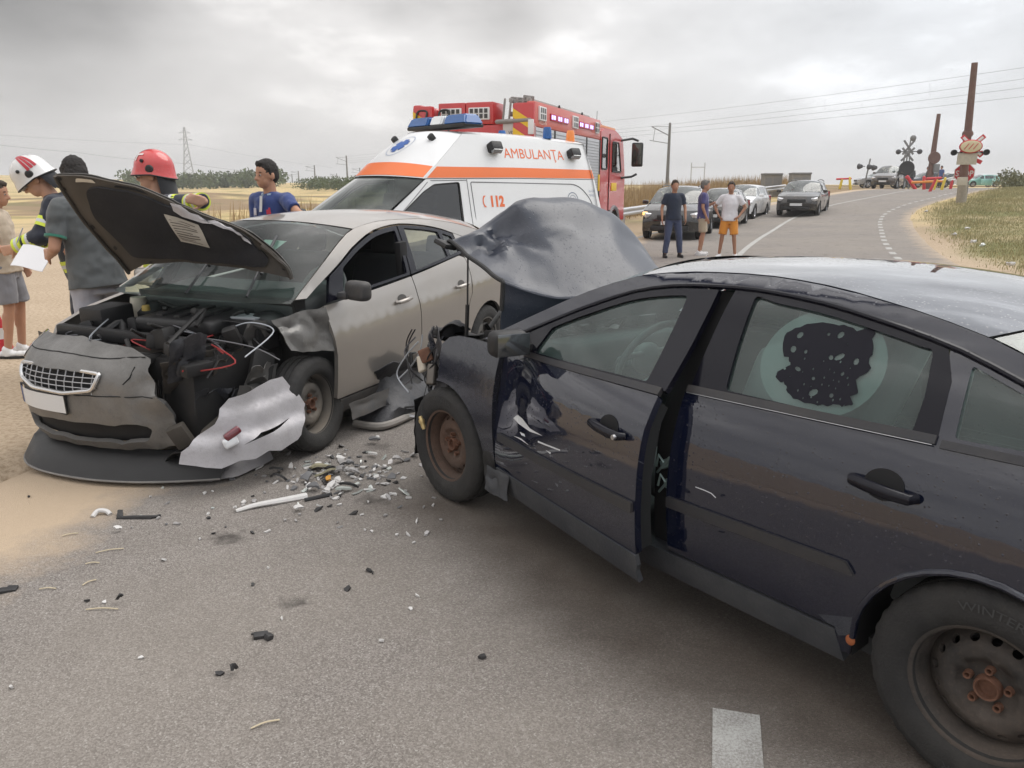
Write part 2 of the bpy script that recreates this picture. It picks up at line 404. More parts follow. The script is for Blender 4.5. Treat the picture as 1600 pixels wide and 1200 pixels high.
def m_ground():
    m = bpy.data.materials.new('dry_soil_and_stubble'); m.use_nodes = True; t = m.node_tree; b = t.nodes['Principled BSDF']
    b.inputs['Roughness'].default_value = .95; b.inputs['Specular IOR Level'].default_value = .15
    tc = N(t, 'ShaderNodeTexCoord'); co = tc.outputs[3]
    g = N(t, 'ShaderNodeTexNoise', ins={2: .9, 3: 8, 4: .65}); t.links.new(co, g.inputs[0])
    f = N(t, 'ShaderNodeTexNoise', ins={2: 26, 3: 6, 4: .7}); t.links.new(co, f.inputs[0])
    bigger = N(t, 'ShaderNodeTexNoise', ins={2: .045, 3: 5, 4: .55}); t.links.new(co, bigger.inputs[0])
    soil = MixC(t, g.outputs[0], (.37,.285,.20), (.57,.46,.345))
    soil = MixC(t, Ramp(t, f.outputs[0], [(.35, 1.0), (.55, 0.0)]), soil, (.30,.225,.15))
    stub = MixC(t, g.outputs[0], (.44,.33,.165), (.60,.47,.25))
    brown = (.26,.19,.12)
    sp = N(t, 'ShaderNodeSeparateXYZ'); t.links.new(co, sp.inputs[0])
    # stubble field begins some 30 m off; a ploughed tongue and green patches inside it
    fy = MathN(t, 'ADD', sp.outputs[1], MathN(t, 'MULTIPLY', g.outputs[0], 10))
    far = N(t, 'ShaderNodeMapRange', ins={1: 24, 2: 44}); t.links.new(fy, far.inputs[0])
    fld = MixC(t, Ramp(t, bigger.outputs[0], [(.47, 0.0), (.53, 1.0)]), stub, brown)
    d2 = N(t, 'ShaderNodeMapRange', ins={1: 95, 2: 130}); t.links.new(sp.outputs[1], d2.inputs[0])
    fld = MixC(t, d2.outputs[0], fld, stub)
    green = N(t, 'ShaderNodeTexNoise', ins={2: .16, 3: 4}); t.links.new(co, green.inputs[0])
    fld = MixC(t, MathN(t, 'MULTIPLY', Ramp(t, green.outputs[0], [(.52, 0.0), (.62, 1.0)]), .55), fld, (.16,.16,.07))
    c = MixC(t, far.outputs[0], soil, fld)
    # right of the road the verge is grassy
    at_ = N(t, 'ShaderNodeAttribute', attribute_name='verge')
    pt = N(t, 'ShaderNodeTexNoise', ins={2: .35, 3: 5, 4: .6}); t.links.new(co, pt.inputs[0])
    vg = MixC(t, Ramp(t, pt.outputs[0], [(.42, 0.0), (.58, 1.0)]), MixC(t, g.outputs[0], (.13,.145,.055), (.25,.24,.11)), MixC(t, g.outputs[0], (.30,.25,.14), (.50,.41,.27)))
    c = MixC(t, at_.outputs[2], c, vg)
    t.links.new(c, b.inputs['Base Color'])
    bu = N(t, 'ShaderNodeBump', ins={0: .6, 1: .03}); t.links.new(f.outputs[0], bu.inputs['Height']); t.links.new(bu.outputs[0], b.inputs['Normal'])
    return m
def build_ground():
    mb = MB(); rs = [.0]; r = .6
    while r < 1700: rs.append(r); r *= 1.045
    rs.append(1750); angs = [math.radians(a) for a in list(np.arange(-60, 60, .8))+list(range(60, 300, 6))]
    n = len(angs); vg = [0.0]; vs = [(0, 0, -.05)]
    for rr in rs[1:]:
        for a in angs:
            X, Y = rr*math.sin(a), rr*math.cos(a); z = gz(X, Y); dr = road_dist(X, Y) if rr < 120 else 99
            if dr < 4.3: z -= .07
            i = int(np.argmin(((CLA-np.array([X, Y]))**2).sum(1))); tt = (CL[min(i+1, len(CL)-1)]-CL[max(i-1, 0)]).normalized()
            lat = (Vector((X, Y))-CL[i]).dot(Vector((tt.y, -tt.x)))
            k = sstep((lat-4.9-.3*math.sin(Y*.9))/1.2) if 0 < Y < 400 else (1.0 if lat > 6 else 0)
            if lat > 6: z += .10*sstep((lat-5)/2)*k
            vs.append((X, Y, z)); vg.append(k)
    fs = [(0, 1+(k+1) % n, 1+k) for k in range(n)]
    for i in range(len(rs)-2):
        for k in range(n): fs.append((1+i*n+k, 1+i*n+(k+1) % n, 1+(i+1)*n+(k+1) % n, 1+(i+1)*n+k))
    mb.add(vs, fs); o = mb.build('ground', m_ground(), ang=180)
    a = o.data.attributes.new('verge', 'FLOAT', 'POINT'); a.data.foreach_set('value', vg)
    tag(o, kind='structure')
build_ground()
def m_asphalt():
    m = bpy.data.materials.new('worn_asphalt'); m.use_nodes = True; t = m.node_tree; b = t.nodes['Principled BSDF']
    tc = N(t, 'ShaderNodeTexCoord'); co = tc.outputs[3]
    agg = N(t, 'ShaderNodeTexVoronoi', ins={2: 190}); t.links.new(co, agg.inputs[0])
    sc = N(t, 'ShaderNodeSeparateColor'); t.links.new(agg.outputs[1], sc.inputs[0])
    fine = N(t, 'ShaderNodeTexNoise', ins={2: 300, 3: 3, 4: .7}); t.links.new(co, fine.inputs[0])
    mid = N(t, 'ShaderNodeTexNoise', ins={2: 2.2, 3: 7, 4: .65}); t.links.new(co, mid.inputs[0])
    lo = N(t, 'ShaderNodeTexNoise', ins={2: .45, 3: 4, 4: .55}); t.links.new(co, lo.inputs[0])
    stone = Ramp(t, sc.outputs[0], [(0.0, (.095,.084,.076)), (.35, (.190,.170,.155)), (.6, (.275,.250,.230)), (.86, (.355,.327,.305)), (.96, (.42,.40,.37)), (1.0, (.58,.56,.53))])
    c = MixC(t, .55, (.228,.206,.190), stone)
    c = MixC(t, Ramp(t, mid.outputs[0], [(.3, .0), (.7, 1.0)]), MixC(t, .8, c, (.80,.79,.78), 'MULTIPLY'), c)
    c = MixC(t, Ramp(t, lo.outputs[0], [(.38, 0.0), (.62, .5)]), c, (.285,.255,.22))
    big = N(t, 'ShaderNodeTexNoise', ins={2: .9, 3: 6, 4: .6}); t.links.new(co, big.inputs[0])
    c = MixC(t, MathN(t, 'MULTIPLY', Ramp(t, big.outputs[0], [(.56, 0.0), (.68, 1.0)]), .22), c, (.09,.08,.074))
    # oil spots
    sp = N(t, 'ShaderNodeTexVoronoi', voronoi_dimensions='2D', ins={2: 1.9}); wob = N(t, 'ShaderNodeTexNoise', ins={2: 9, 3: 4}); t.links.new(co, wob.inputs[0])
    vadd = N(t, 'ShaderNodeVectorMath', operation='ADD'); vs = N(t, 'ShaderNodeVectorMath', operation='SCALE', ins={3: .28}); L(t, wob, vs, 1, 0)
    t.links.new(co, vadd.inputs[0]); L(t, vs, vadd, 0, 1); L(t, vadd, sp)
    oil = Ramp(t, sp.outputs[0], [(.03, 1.0), (.17, 0.0)])
    osel = N(t, 'ShaderNodeSeparateColor'); t.links.new(sp.outputs[1], osel.inputs[0])
    oil = MathN(t, 'MULTIPLY', MathN(t, 'MULTIPLY', oil, MathN(t, 'GREATER_THAN', osel.outputs[0], .55)), MathN(t, 'MULTIPLY', osel.outputs[1], .95))
    c = MixC(t, oil, c, (.06,.053,.048))
    # sand drifted over the left edge
    la = N(t, 'ShaderNodeAttribute', attribute_name='lat')
    e = MathN(t, 'ADD', la.outputs[2], MathN(t, 'MULTIPLY', MathN(t, 'SUBTRACT', mid.outputs[0], .5), 1.1))
    mr = N(t, 'ShaderNodeMapRange', ins={1: -2.95, 2: -3.45}); t.links.new(e, mr.inputs[0])
    mr2 = N(t, 'ShaderNodeMapRange', ins={1: 4.2, 2: 4.9}); t.links.new(e, mr2.inputs[0])
    sand = MixC(t, fine.outputs[0], (.36,.27,.185), (.60,.475,.345))
    c = MixC(t, MathN(t, 'MULTIPLY', MathN(t, 'ADD', mr.outputs[0], mr2.outputs[0], True), Ramp(t, fine.outputs[0], [(.2, .85), (.7, 1.0)])), c, sand)
    # black car's shadow darkened into the asphalt, with a damp gloss over it
    wa = N(t, 'ShaderNodeAttribute', attribute_name='damp_shade')
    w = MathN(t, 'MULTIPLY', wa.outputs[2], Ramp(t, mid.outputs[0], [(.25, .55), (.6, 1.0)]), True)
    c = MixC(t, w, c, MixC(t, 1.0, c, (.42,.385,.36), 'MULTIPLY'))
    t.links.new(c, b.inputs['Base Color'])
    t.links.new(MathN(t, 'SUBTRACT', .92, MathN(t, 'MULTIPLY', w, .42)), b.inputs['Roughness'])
    b.inputs['Specular IOR Level'].default_value = .3
    bu = N(t, 'ShaderNodeBump', ins={0: .55, 1: .006}); t.links.new(agg.outputs[0], bu.inputs['Height'])
    bu2 = N(t, 'ShaderNodeBump', ins={0: .35, 1: .004}); t.links.new(fine.outputs[0], bu2.inputs['Height']); t.links.new(bu.outputs[0], bu2.inputs['Normal'])
    t.links.new(bu2.outputs[0], b.inputs['Normal']); return m
def build_road():
    lats = list(np.linspace(-4.4, 5.0, 48)); vs, la, damp_shade = [], [], []
    fine = [s_ for s_ in np.arange(4, CLS[-1], .2) if s_ < 34]+[s_ for s_ in np.arange(34, CLS[-1]-1, 1.2)]
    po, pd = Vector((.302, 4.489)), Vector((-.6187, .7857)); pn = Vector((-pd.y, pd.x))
    for s_ in fine:
        for l in lats:
            p = at_s(s_, l); z = gz(p.x, p.y)+.004; k = min(l+4.4, 5.0-l)
            if k < .45: z -= .12*(1-k/.45)**2
            z -= .018*(l/4.2)**2*0
            vs.append((p.x, p.y, z)); la.append(l)
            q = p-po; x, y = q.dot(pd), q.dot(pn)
            damp_shade.append(sstep((1.32+.08*math.sin(x*3.1)-abs(y-.02))/.34)*sstep((.55-x)/.7)*sstep((x+4.8)/.8))  # car-shaped mask for the painted shadow and its damp gloss
    n = len(lats); fs = [(i*n+j, i*n+j+1, (i+1)*n+j+1, (i+1)*n+j) for i in range(len(fine)-1) for j in range(n-1)]
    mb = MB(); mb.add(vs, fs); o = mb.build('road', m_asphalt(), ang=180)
    for nm, val in (('lat', la), ('damp_shade', damp_shade)):
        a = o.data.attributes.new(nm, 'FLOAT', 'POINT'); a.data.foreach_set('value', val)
    tag(o, kind='structure')
build_road()
LINE = bpy.data.materials.new('worn_road_paint'); LINE.use_nodes = True
t = LINE.node_tree; b = t.nodes['Principled BSDF']; b.inputs['Roughness'].default_value = .8
tc = N(t, 'ShaderNodeTexCoord'); n1 = N(t, 'ShaderNodeTexNoise', ins={2: 110, 3: 6, 4: .75}); L(t, tc, n1, 3, 0)
n2 = N(t, 'ShaderNodeTexNoise', ins={2: 6, 3: 5}); L(t, tc, n2, 3, 0)
f = MathN(t, 'ADD', MathN(t, 'MULTIPLY', n1.outputs[0], .7), MathN(t, 'MULTIPLY', n2.outputs[0], .35))
t.links.new(MixC(t, Ramp(t, f, [(.42, 0.0), (.60, 1.0)]), (.24,.225,.21), (.45,.45,.43)), b.inputs['Base Color'])
def strip(name, s0, s1, lat, w, h=.008):
    mb = MB(); k = max(2, int((s1-s0)/.5)); rows = []
    vs = []
    for i in range(k+1):
        for l in (lat-w/2, lat+w/2):
            p = at_s(s0+(s1-s0)*i/k, l); vs.append((p.x, p.y, gz(p.x, p.y)+h))
    mb.add(vs, [(2*i, 2*i+1, 2*i+3, 2*i+2) for i in range(k)]); return tag(mb.build(name, LINE), kind='structure')
def s_of(X, Y): return CLS[int(np.argmin(((CLA-np.array([X, Y]))**2).sum(1)))]
s0 = CLS[20]                                             # the control point (.735, 2.16)
strip('centre_line', s0-3.0, s0+.03, 0, .15)
strip('centre_line', s0+7.5, CLS[-1]-30, 0, .14)
strip('edge_line', s0+17, s0+48, -3.75, .13)
for k in range(34): strip('edge_dash', s0+12+k*1.4, s0+12.65+k*1.4, 3.55, .15)
# level-crossing deck and rails
mb = MB()
for off in (-.72, .72):
    p0 = RAILP+RAILN*off; pts = [p0+RAILD*k for k in range(-60, 60, 4)]
    mb.tube([(p.x, p.y, 1.50) for p in pts], .035, 6)
tag(mb.build('rails', mat('rusty_rail', (.12,.07,.05), .5, .6)), kind='structure')
# ------------------------------------------------------------------ vegetation
def grassmat(name, a, b_):
    m = bpy.data.materials.new(name); m.use_nodes = True; t = m.node_tree; b = t.nodes['Principled BSDF']; b.inputs['Roughness'].default_value = .8
    tc = N(t, 'ShaderNodeTexCoord'); n = N(t, 'ShaderNodeTexNoise', ins={2: .8, 3: 5, 4: .7}); L(t, tc, n, 3, 0)
    r = N(t, 'ShaderNodeObjectInfo'); g = N(t, 'ShaderNodeNewGeometry')
    f = MathN(t, 'ADD', MathN(t, 'MULTIPLY', g.outputs['Random Per Island'], .6), MathN(t, 'MULTIPLY', n.outputs[0], .5))
    t.links.new(MixC(t, f, a, b_), b.inputs['Base Color']); return m
def blades(name, pts, h0, h1, m, label=None, cat=None, w=.012, lean=.35, per=1, spread=.1):
    mb = MB(); vs, fs = [], []
    for (X, Y, sc) in pts:
        for _ in range(per):
            x = X+random.gauss(0, spread); y = Y+random.gauss(0, spread); z = gz(x, y)+(.08 if name == 'verge_grass' else -.02)
            h = random.uniform(h0, h1)*sc; a = random.uniform(0, 2*PI); ww = w*random.uniform(.6, 1.4)
            dx_, dy_ = math.cos(a)*ww, math.sin(a)*ww; l = random.uniform(0, lean)*h; b_ = random.uniform(0, 2*PI)
            o = len(vs); vs += [(x-dx_, y-dy_, z), (x+dx_, y+dy_, z), (x+dx_*.7+l*.4*math.cos(b_), y+dy_*.7+l*.4*math.sin(b_), z+h*.6), (x-dx_*.7+l*.4*math.cos(b_), y-dy_*.7+l*.4*math.sin(b_), z+h*.6), (x+l*math.cos(b_), y+l*math.sin(b_), z+h)]
            fs += [(o, o+1, o+2, o+3), (o+3, o+2, o+4)]
    mb.add(vs, fs); o = mb.build(name, m, smooth=False); tag(o, label, cat, kind='stuff'); return o
GR1 = grassmat('green_dry_grass', (.10,.13,.04), (.48,.40,.22))
GR2 = grassmat('straw_weeds', (.24,.155,.07), (.46,.33,.17))
GR3 = grassmat('leaf_green', (.035,.055,.018), (.11,.14,.05))
pts = []
for _ in range(15000):                                     # verge right of the road, denser in clumps
    sv = s0+random.uniform(12, 62); l = 5.3+abs(random.gauss(0, 5.5)); p = at_s(sv, l)
    q = math.sin(p.x*.9)*math.sin(p.y*.7+1)+.4*math.sin(p.x*2.3+p.y)
    if l < 6.6 and random.random() < .45: continue
    pts.append((p.x, p.y, .7+.45*max(0, q)))
blades('verge_grass', pts, .03, .15, GR1, per=10, spread=.3, w=.007, lean=.7)
pts = []
for _ in range(3800):                                     # tall dry weeds behind the guardrail
    sv = s0+random.uniform(19, 58); l = -7.6-abs(random.gauss(0, 4.5)); p = at_s(sv, l); pts.append((p.x, p.y, random.uniform(.8, 1.3)))
blades('dry_weeds', pts, .45, 1.15, GR2, per=8, spread=.3, w=.018, lean=.3)
def leafcloud(mb, c, r, n, size, flat=.8):
    for _ in range(n):
        while True:
            d = Vector((random.uniform(-1,1), random.uniform(-1,1), random.uniform(-1,1)))
            if .25 < d.length < 1: break
        p = Vector(c)+Vector((d.x*r[0], d.y*r[1], d.z*r[2])); a = Vector((random.gauss(0,1), random.gauss(0,1), random.gauss(0,flat))).normalized(); b_ = a.orthogonal().normalized()
        b_ = Matrix.Rotation(random.uniform(0, 6.28), 3, a) @ b_; k = size*random.uniform(.6, 1.4); c2 = a.cross(b_)
        mb.add([p-b_*k, p+c2*k*.55, p+b_*k, p-c2*k*.55], [(0,1,2,3)])
# far wood along the horizon on the left, and the bushes that follow the railway
mb = MB()
for i in range(130):
    px = random.uniform(196, 440); Y = random.uniform(180, 240)
    if random.random() < .12: continue
    q = atY(px, 290, Y); z = gz(q.x, q.y); h = random.uniform(2.2, 4.6)*(1.25 if px < 232 else 1)
    leafcloud(mb, (q.x, q.y, z+h*.5), (h*.55, h*.5, h*.5), 70, .42)
tag(mb.build('far_wood', GR3, smooth=False), 'distant row of dark green trees on the horizon left', 'woods', kind='stuff')
mb = MB()
for i in range(95):
    k = i/94; X, Y = -38+40*k+random.gauss(0, 2), 150-72*k+random.gauss(0, 4)
    if X > -1: continue
    h = random.uniform(1.2, 2.3); leafcloud(mb, (X, Y, gz(X, Y)+h*.45), (h*.8, h*.8, h*.55), 130, .16)
tag(mb.build('railway_bushes', GR3, smooth=False), 'green bushes in front of the railway masts left of the ambulance', 'bushes', kind='stuff')
mb = MB()
for i in range(46):
    px = random.uniform(1566, 1760); q = atY(px, 290, random.uniform(50, 62)); h = random.uniform(.5, 1.25)
    leafcloud(mb, (q.x, q.y, gz(q.x, q.y)+h*.5), (h*.7, h*.7, h*.6), 160, .09)
tag(mb.build('weed_thicket', grassmat('dull_weed', (.06,.075,.03), (.20,.19,.10)), smooth=False), 'grey green weeds right of the turquoise van', 'weeds', kind='stuff')
# ------------------------------------------------------------------ guardrail
gm = mat('galvanised_steel', (.52,.53,.55), .45, .7, var=.12)
gr = thing('guardrail', 'galvanised steel guardrail along the road beside the dry weeds', 'guardrail', (0,0,0))
mb = MB(); prof = [(-.02,.0), (.03,.05), (.03,.10), (-.02,.15), (-.02,.18), (.03,.23), (.03,.28), (-.02,.33)]
ss = np.arange(s0+16, s0+52, 1.0); vs = []
for s_ in ss:
    for a, b_ in prof:
        p = at_s(s_, -5.7+a); vs.append((p.x, p.y, gz(p.x, p.y)+.42+b_))
n = len(prof); mb.add(vs, [(i*n+j, i*n+j+1, (i+1)*n+j+1, (i+1)*n+j) for i in range(len(ss)-1) for j in range(n-1)])
mb.build('rail', gm, gr)
for s_ in np.arange(s0+16.5, s0+52, 4):
    p = at_s(s_, -5.82); MB().box((p.x, p.y, gz(p.x, p.y)+.35), (.10,.06,.75)).build('post', gm, gr)
# ------------------------------------------------------------------ vehicle kit
def mkW(pts, tf=(.012, -1.35, .10, .2, .06, -2.7)):
    pr = Prof(pts); k, xm, a, xa, b_, xb = tf
    return lambda x, z: pr(z)-k*((x-xm)/1.35)**2-a*max(0, x-xa)**2-b_*max(0, xb-x)**2
class Body:
    def __init__(s, root, W): s.root, s.W = root, W
    def fn(s, side=1, off=0, T=None):
        def f(x, z):
            p = Vector((x, side*(s.W(x, z)+off), z)); return T(p) if T else p
        return f
    def side(s, name, poly, m, sides=(1, -1), label=None, off=0, thick=.025, holes=(), res=.07, T=None, parent=None):
        r = []
        for sd_ in sides:
            mb = MB(); mb.poly(poly, s.fn(sd_, off, T if sd_ == 1 else None), holes, thick, res, out=(0, sd_, .0))
            o = mb.build(name, m, parent or s.root); r.append(o)
            if label: o['label'] = label
        return r[0]
    def ribbon(s, name, E, C, m, p=2.4, n=17, thick=0, parent=None, up=(0,0,1), noise=None):
        E = [Vector(e) for e in E]; C = [Vector((c[0], 0, c[1])) if len(c) == 2 else Vector(c) for c in C]
        m_ = len(E); vs = []
        for e, c in zip(E, C):
            for j in range(n):
                q = -1+2*j/(n-1); q = math.copysign(1-(1-abs(q))**1.25, q); k = abs(q)**p
                v = Vector((c.x+(e.x-c.x)*k, e.y*q, c.z+(e.z-c.z)*k)); vs.append(noise(v) if noise else v)
        fs = [(i*n+j, i*n+j+1, (i+1)*n+j+1, (i+1)*n+j) for i in range(m_-1) for j in range(n-1)]
        a = sum(((vs[f[2]]-vs[f[0]]).cross(vs[f[3]]-vs[f[1]]) for f in fs), Vector())
        if a.dot(Vector(up)) < 0: fs = [tuple(reversed(f)) for f in fs]
        mb = MB(); mb.add(vs, fs); return mb.build(name, m, parent or s.root, ang=60)
def lerp(a, b, t): return a+(b-a)*t
def tyre(name, R, w, rr, parent, m=RUB, seg=84):
    h = w/2; pr = [(rr+.004, -h*.86), (rr+.035, -h), (R-.035, -h*.99), (R-.010, -h*.88), (R, -h*.68)]
    for g in (-.42, 0, .42): pr += [(R, h*(g-.06)), (R-.008, h*(g-.045)), (R-.008, h*(g+.045)), (R, h*(g+.06))]
    pr += [(R, h*.68), (R-.010, h*.88), (R-.035, h*.99), (R-.04, h*1.005), (rr+.05, h*1.01), (rr+.035, h), (rr+.016, h*.92), (rr, h*.78), (rr-.004, h*.6)]
    n = seg*2; vs = []
    for i, (r, y) in enumerate(pr):
        sh = R-.012 < r and abs(y) > h*.4
        for k in range(n):
            q = r-(.0035 if sh and (k//2) % 2 else 0); a = 2*PI*k/n; vs.append((q*math.cos(a), y, q*math.sin(a)))
    m_ = len(pr); fs = [(i*n+k, (i+1)*n+k, (i+1)*n+(k+1) % n, i*n+(k+1) % n) for i in range(m_-1) for k in range(n)]
    mb = MB(); mb.add(vs, fs); return mb.build(name, m, parent, ang=50)
def steel_rim(name, r0, parent, m, cap, nh=16, y0=.0, hole=(.0145, .0115), rh=.84):
    pr = [(r0-.012, y0-.12), (r0-.022, y0-.06), (r0-.02, y0+.02), (r0-.012, y0+.045), (r0-.004, y0+.058), (r0+.010, y0+.066), (r0+.012, y0+.074), (r0+.004, y0+.078), (r0-.006, y0+.070)]
    mb = MB(); mb.lathe(pr, 64)
    rd = r0-.02; P_ = Prof([(0, .012), (.034, .014), (.05, .012), (.075, .018), (.092, .034), (.118, .034), (.145, .016), (rd, -.012)])
    f = lambda u, v: (u, y0+P_(math.hypot(u, v)), v)
    holes = [[Vector((math.cos(a)*rh*rd+q.x*-math.sin(a)+q.y*math.cos(a), math.sin(a)*rh*rd+q.x*math.cos(a)+q.y*math.sin(a))) for q in circ(0, 0, hole[0], hole[1], 10)] for a in [2*PI*i/nh for i in range(nh)]]
    mb.poly(circ(0, 0, rd, n=60), f, holes, .012, .022, out=(0, 1, 0))
    o = mb.build(name, m, parent, ang=50)
    c = MB(); c.lathe([(.0, y0+.016), (.026, y0+.016), (.028, y0+.036), (.033, y0+.038), (.036, y0+.030), (.038, y0+.012)], 28)
    c.build('hub_cap', cap, o)
    for i in range(5):
        a = 2*PI*i/5+.3; b_ = MB(); b_.lathe([(.0, .004), (.006, .004), (.007, .022), (.011, .024), (.0125, .014), (.0125, -.01)], 10, Matrix.Translation((math.cos(a)*.056, y0+.012, math.sin(a)*.056)))
        b_.build('wheel_bolt', cap, o)
    return o
def alloy_rim(name, r0, parent, m, n=5, tw=2, y0=0):
    mb = MB(); mb.lathe([(r0-.01, y0-.1), (r0-.02, y0), (r0-.006, y0+.06), (r0+.012, y0+.07), (r0+.012, y0+.078), (r0-.004, y0+.074), (r0-.02, y0+.05)], 40)
    for i in range(n*tw):
        a = 2*PI*(i//tw)/n+(.16 if tw > 1 else 0)*(1 if i % tw else -1); c, s_ = math.cos(a), math.sin(a)
        mb.tube([(c*.03, y0+.045, s_*.03), (c*r0*.55, y0+.05, s_*r0*.55), (c*(r0-.012), y0+.05, s_*(r0-.012))], [.022, .016, .018], 6)
    mb.lathe([(0, y0+.06), (.05, y0+.055), (.06, y0+.03)], 16); return mb.build(name, m, parent, ang=40)
def wheel(root, x, y, z, side, R, w, rr, rim, steer=0, camber=0, seg=72):
    mb = MB(); mb.lathe([(0, -w*.3), (rr*.62, -w*.3), (rr*.62, -w*.1), (0, -w*.1)], 24)
    o = mb.build('wheel', DARK, root); o.location = (x, side*(y-w/2), z); o.rotation_euler = (camber, 0, steer+(0 if side > 0 else PI))
    tyre('tyre', R, w, rr, o, seg=seg); rim(o); return o
def housing(root, x, y, z, r, sd_):
    mb = MB(); n = 20
    A = [[Vector((x+math.cos(a)*q, y-sd_*o_, z+math.sin(a)*q)) for q, o_ in ((r, 0), (r+.005, .27), (.03, .28))] for a in [PI*(-.06+1.12*i/n) for i in range(n+1)]]
    return netmb(A, mb).build('wheel_housing', DARK, root)
def text_mesh(name, s_, m, size, fn, parent=None, thick=.002, align='LEFT', bold=0, sx=1.0):
    cu = bpy.data.curves.new('t', 'FONT'); cu.body = s_; cu.size = size; cu.align_x = align; cu.offset = bold; cu.resolution_u = 3; cu.fill_mode = 'FRONT'
    o = bpy.data.objects.new('t', cu); COL.objects.link(o); dg = bpy.context.evaluated_depsgraph_get(); dg.update()
    me = bpy.data.meshes.new_from_object(o.evaluated_get(dg)); bpy.data.objects.remove(o); bpy.data.curves.remove(cu)
    for v in me.vertices: v.co = Vector(fn(v.co.x*sx, v.co.y))
    me.materials.clear(); me.materials.append(m); me.name = name
    ob = bpy.data.objects.new(name, me); COL.objects.link(ob)
    if parent: ob.parent = parent
    return ob
def seat(root, x, y, z0, m, head=True, w=.5, rec=.32, name='front_seat', h=.62):
    mb = MB(); mb.box((x+.22, y, z0+.09), (.52, w, .18), (0, -.12, 0), 0, .07, 3)
    mb.box((x-.10, y, z0+.16+h/2), (.15, w, h), (0, -rec, 0), 0, .065, 3)
    o = mb.build(name, m, root)
    if head:
        hb = MB(); hb.box((x-.12-math.sin(rec)*h*.62, y, z0+.24+h), (.10, w*.52, .19), (0, -rec*.6, 0), 0, .045, 3)
        for q in (-.06, .06): hb.cap((x-.12-math.sin(rec)*h*.6, y+q, z0+.22+h), (x-.10-math.sin(rec)*h*.5, y+q, z0+.05+h), .006, .006, 6)
        hb.build('headrest', m, o)
    return o
def torus(mb, c, R_, r, T=None, n=40, k=10, mi=0):
    mb.tube([(T or Matrix()) @ Vector((R_*math.cos(2*PI*i/n), R_*math.sin(2*PI*i/n), 0))+Vector(c) for i in range(n)], r, k, mi, closed=True); return mb
def crumple(v, amp, sc, seed=0):
    from mathutils import noise
    p = v*sc+Vector((seed*3.7, seed*1.3, seed*2.1)); d = noise.noise_vector(p); e = noise.noise_vector(p*2.6)
    r = Vector((abs(d.x)-.2, abs(d.y)-.2, abs(d.z)-.2)); return v+(r*1.3+e*.35)*amp
def net(ctrl, nu, nv):
    """smooth surface through a control net: rows of points, Catmull-Rom both ways"""
    A = [cr(r, nv) for r in ctrl]; k = len(A[0])
    cols = [cr([a[j] for a in A], nu) for j in range(k)]
    return [[cols[j][i] for j in range(k)] for i in range(len(cols[0]))]
def netmb(g, mb=None, mi=0, thick=0, flip=False):
    mb = mb or MB(); nu, nv = len(g), len(g[0])
    f = lambda a, b_: g[int(round((1-a if flip else a)*(nu-1)))][int(round(b_*(nv-1)))]
    return mb.grid(f, nu, nv, mi, thick=thick)
def sheet(name, pts, m, parent=None, n=14, thick=.003, amp=.03, sc=6, seed=0, loc=None):
    """torn bent panel: four-sided patch, crumpled"""
    a, b_, c, d = [Vector(p) for p in pts]
    g = [[crumple(lerp(lerp(a, b_, i/n), lerp(d, c, i/n), j/n), amp*(.3+.7*math.sin(PI*i/n)), sc, seed) for j in range(n+1)] for i in range(n+1)]
    o = netmb(g, thick=thick).build(name, m, parent, ang=30)
    if loc: o.location = loc
    return o
GLASSC = glass('car_glass', (.74,.91,.85), .015, .07, .8)
GLASSW = glass('wet_car_glass', (.74,.93,.89), .012, .14, .9, (.24,.36,.34))
# ------------------------------------------------------------------ the crashed black saloon
BLK = mat('black_blue_paint', (.0045,.0065,.019), .04, 0, dirt=.015, dcol=(.10,.10,.11), coat=1, drops=.28)
BLK.node_tree.nodes['Principled BSDF'].inputs['Coat Roughness'].default_value = .02
BLKDENT = mat('scuffed_black_paint', (.008,.010,.020), .24, 0, dirt=.12, dcol=(.10,.105,.12), coat=.8, drops=.6, bump=.06, bscale=26)
BONM = mat('rain_wet_bonnet', (.016,.021,.036), .33, 0, spec=.5, dirt=.14, dcol=(.10,.108,.13), coat=.20, drops=.45, bump=.05, bscale=120)
GLOSS = mat('gloss_black_trim', (.005,.005,.010), .14, spec=.3, drops=.35)
RUST = mat('rusty_wheel', (.115,.068,.048), .75, .2, var=.55, vscale=22, bump=.3, bscale=90, dirt=.7, dcol=(.085,.070,.060))
RUST2 = mat('rusty_hub', (.15,.072,.045), .8, .1, var=.6, vscale=40, bump=.3, bscale=150)
WHEELG = mat('dirty_steel_wheel', (.030,.028,.027), .6, .2, var=.5, vscale=18, bump=.2, dirt=.55, dcol=(.16,.125,.10))
BELTM = mat('belt_rubber', (.022,.023,.028), .45, var=.3, dirt=.08)
SILLM = mat('scuffed_sill_plastic', (.030,.033,.040), .55, var=.35, vscale=14, dirt=.35, dcol=(.12,.118,.115), bump=.2)
WP = mkW([(.15,.80), (.25,.835), (.40,.862), (.55,.872), (.66,.870), (.74,.862), (.82,.846), (.90,.822), (.95,.802), (.98,.787), (1.15,.70), (1.30,.605), (1.335,.572), (1.37,.49), (1.42,.40)])
PANG = math.atan2(.7857, -.6187)
p_root = thing('black_saloon', 'crashed black saloon car with buckled bonnet up and driver door sprung open', 'car', (.302, 4.489, 0), PANG)
B = Body(p_root, WP)
drip = Prof([(-3.0,1.045), (-2.9,1.08), (-2.611,1.182), (-2.415,1.242), (-2.166,1.288), (-1.934,1.318), (-1.679,1.33), (-1.409,1.318), (-1.212,1.288), (-.95,1.195), (-.65,1.06), (-.36,.93)])
gut = Prof([(-3.1,1.06), (-2.62,1.235), (-2.48,1.278), (-2.19,1.333), (-1.92,1.36), (-1.68,1.369), (-1.40,1.36), (-1.15,1.33), (-.92,1.255), (-.60,1.105), (-.28,.945)])
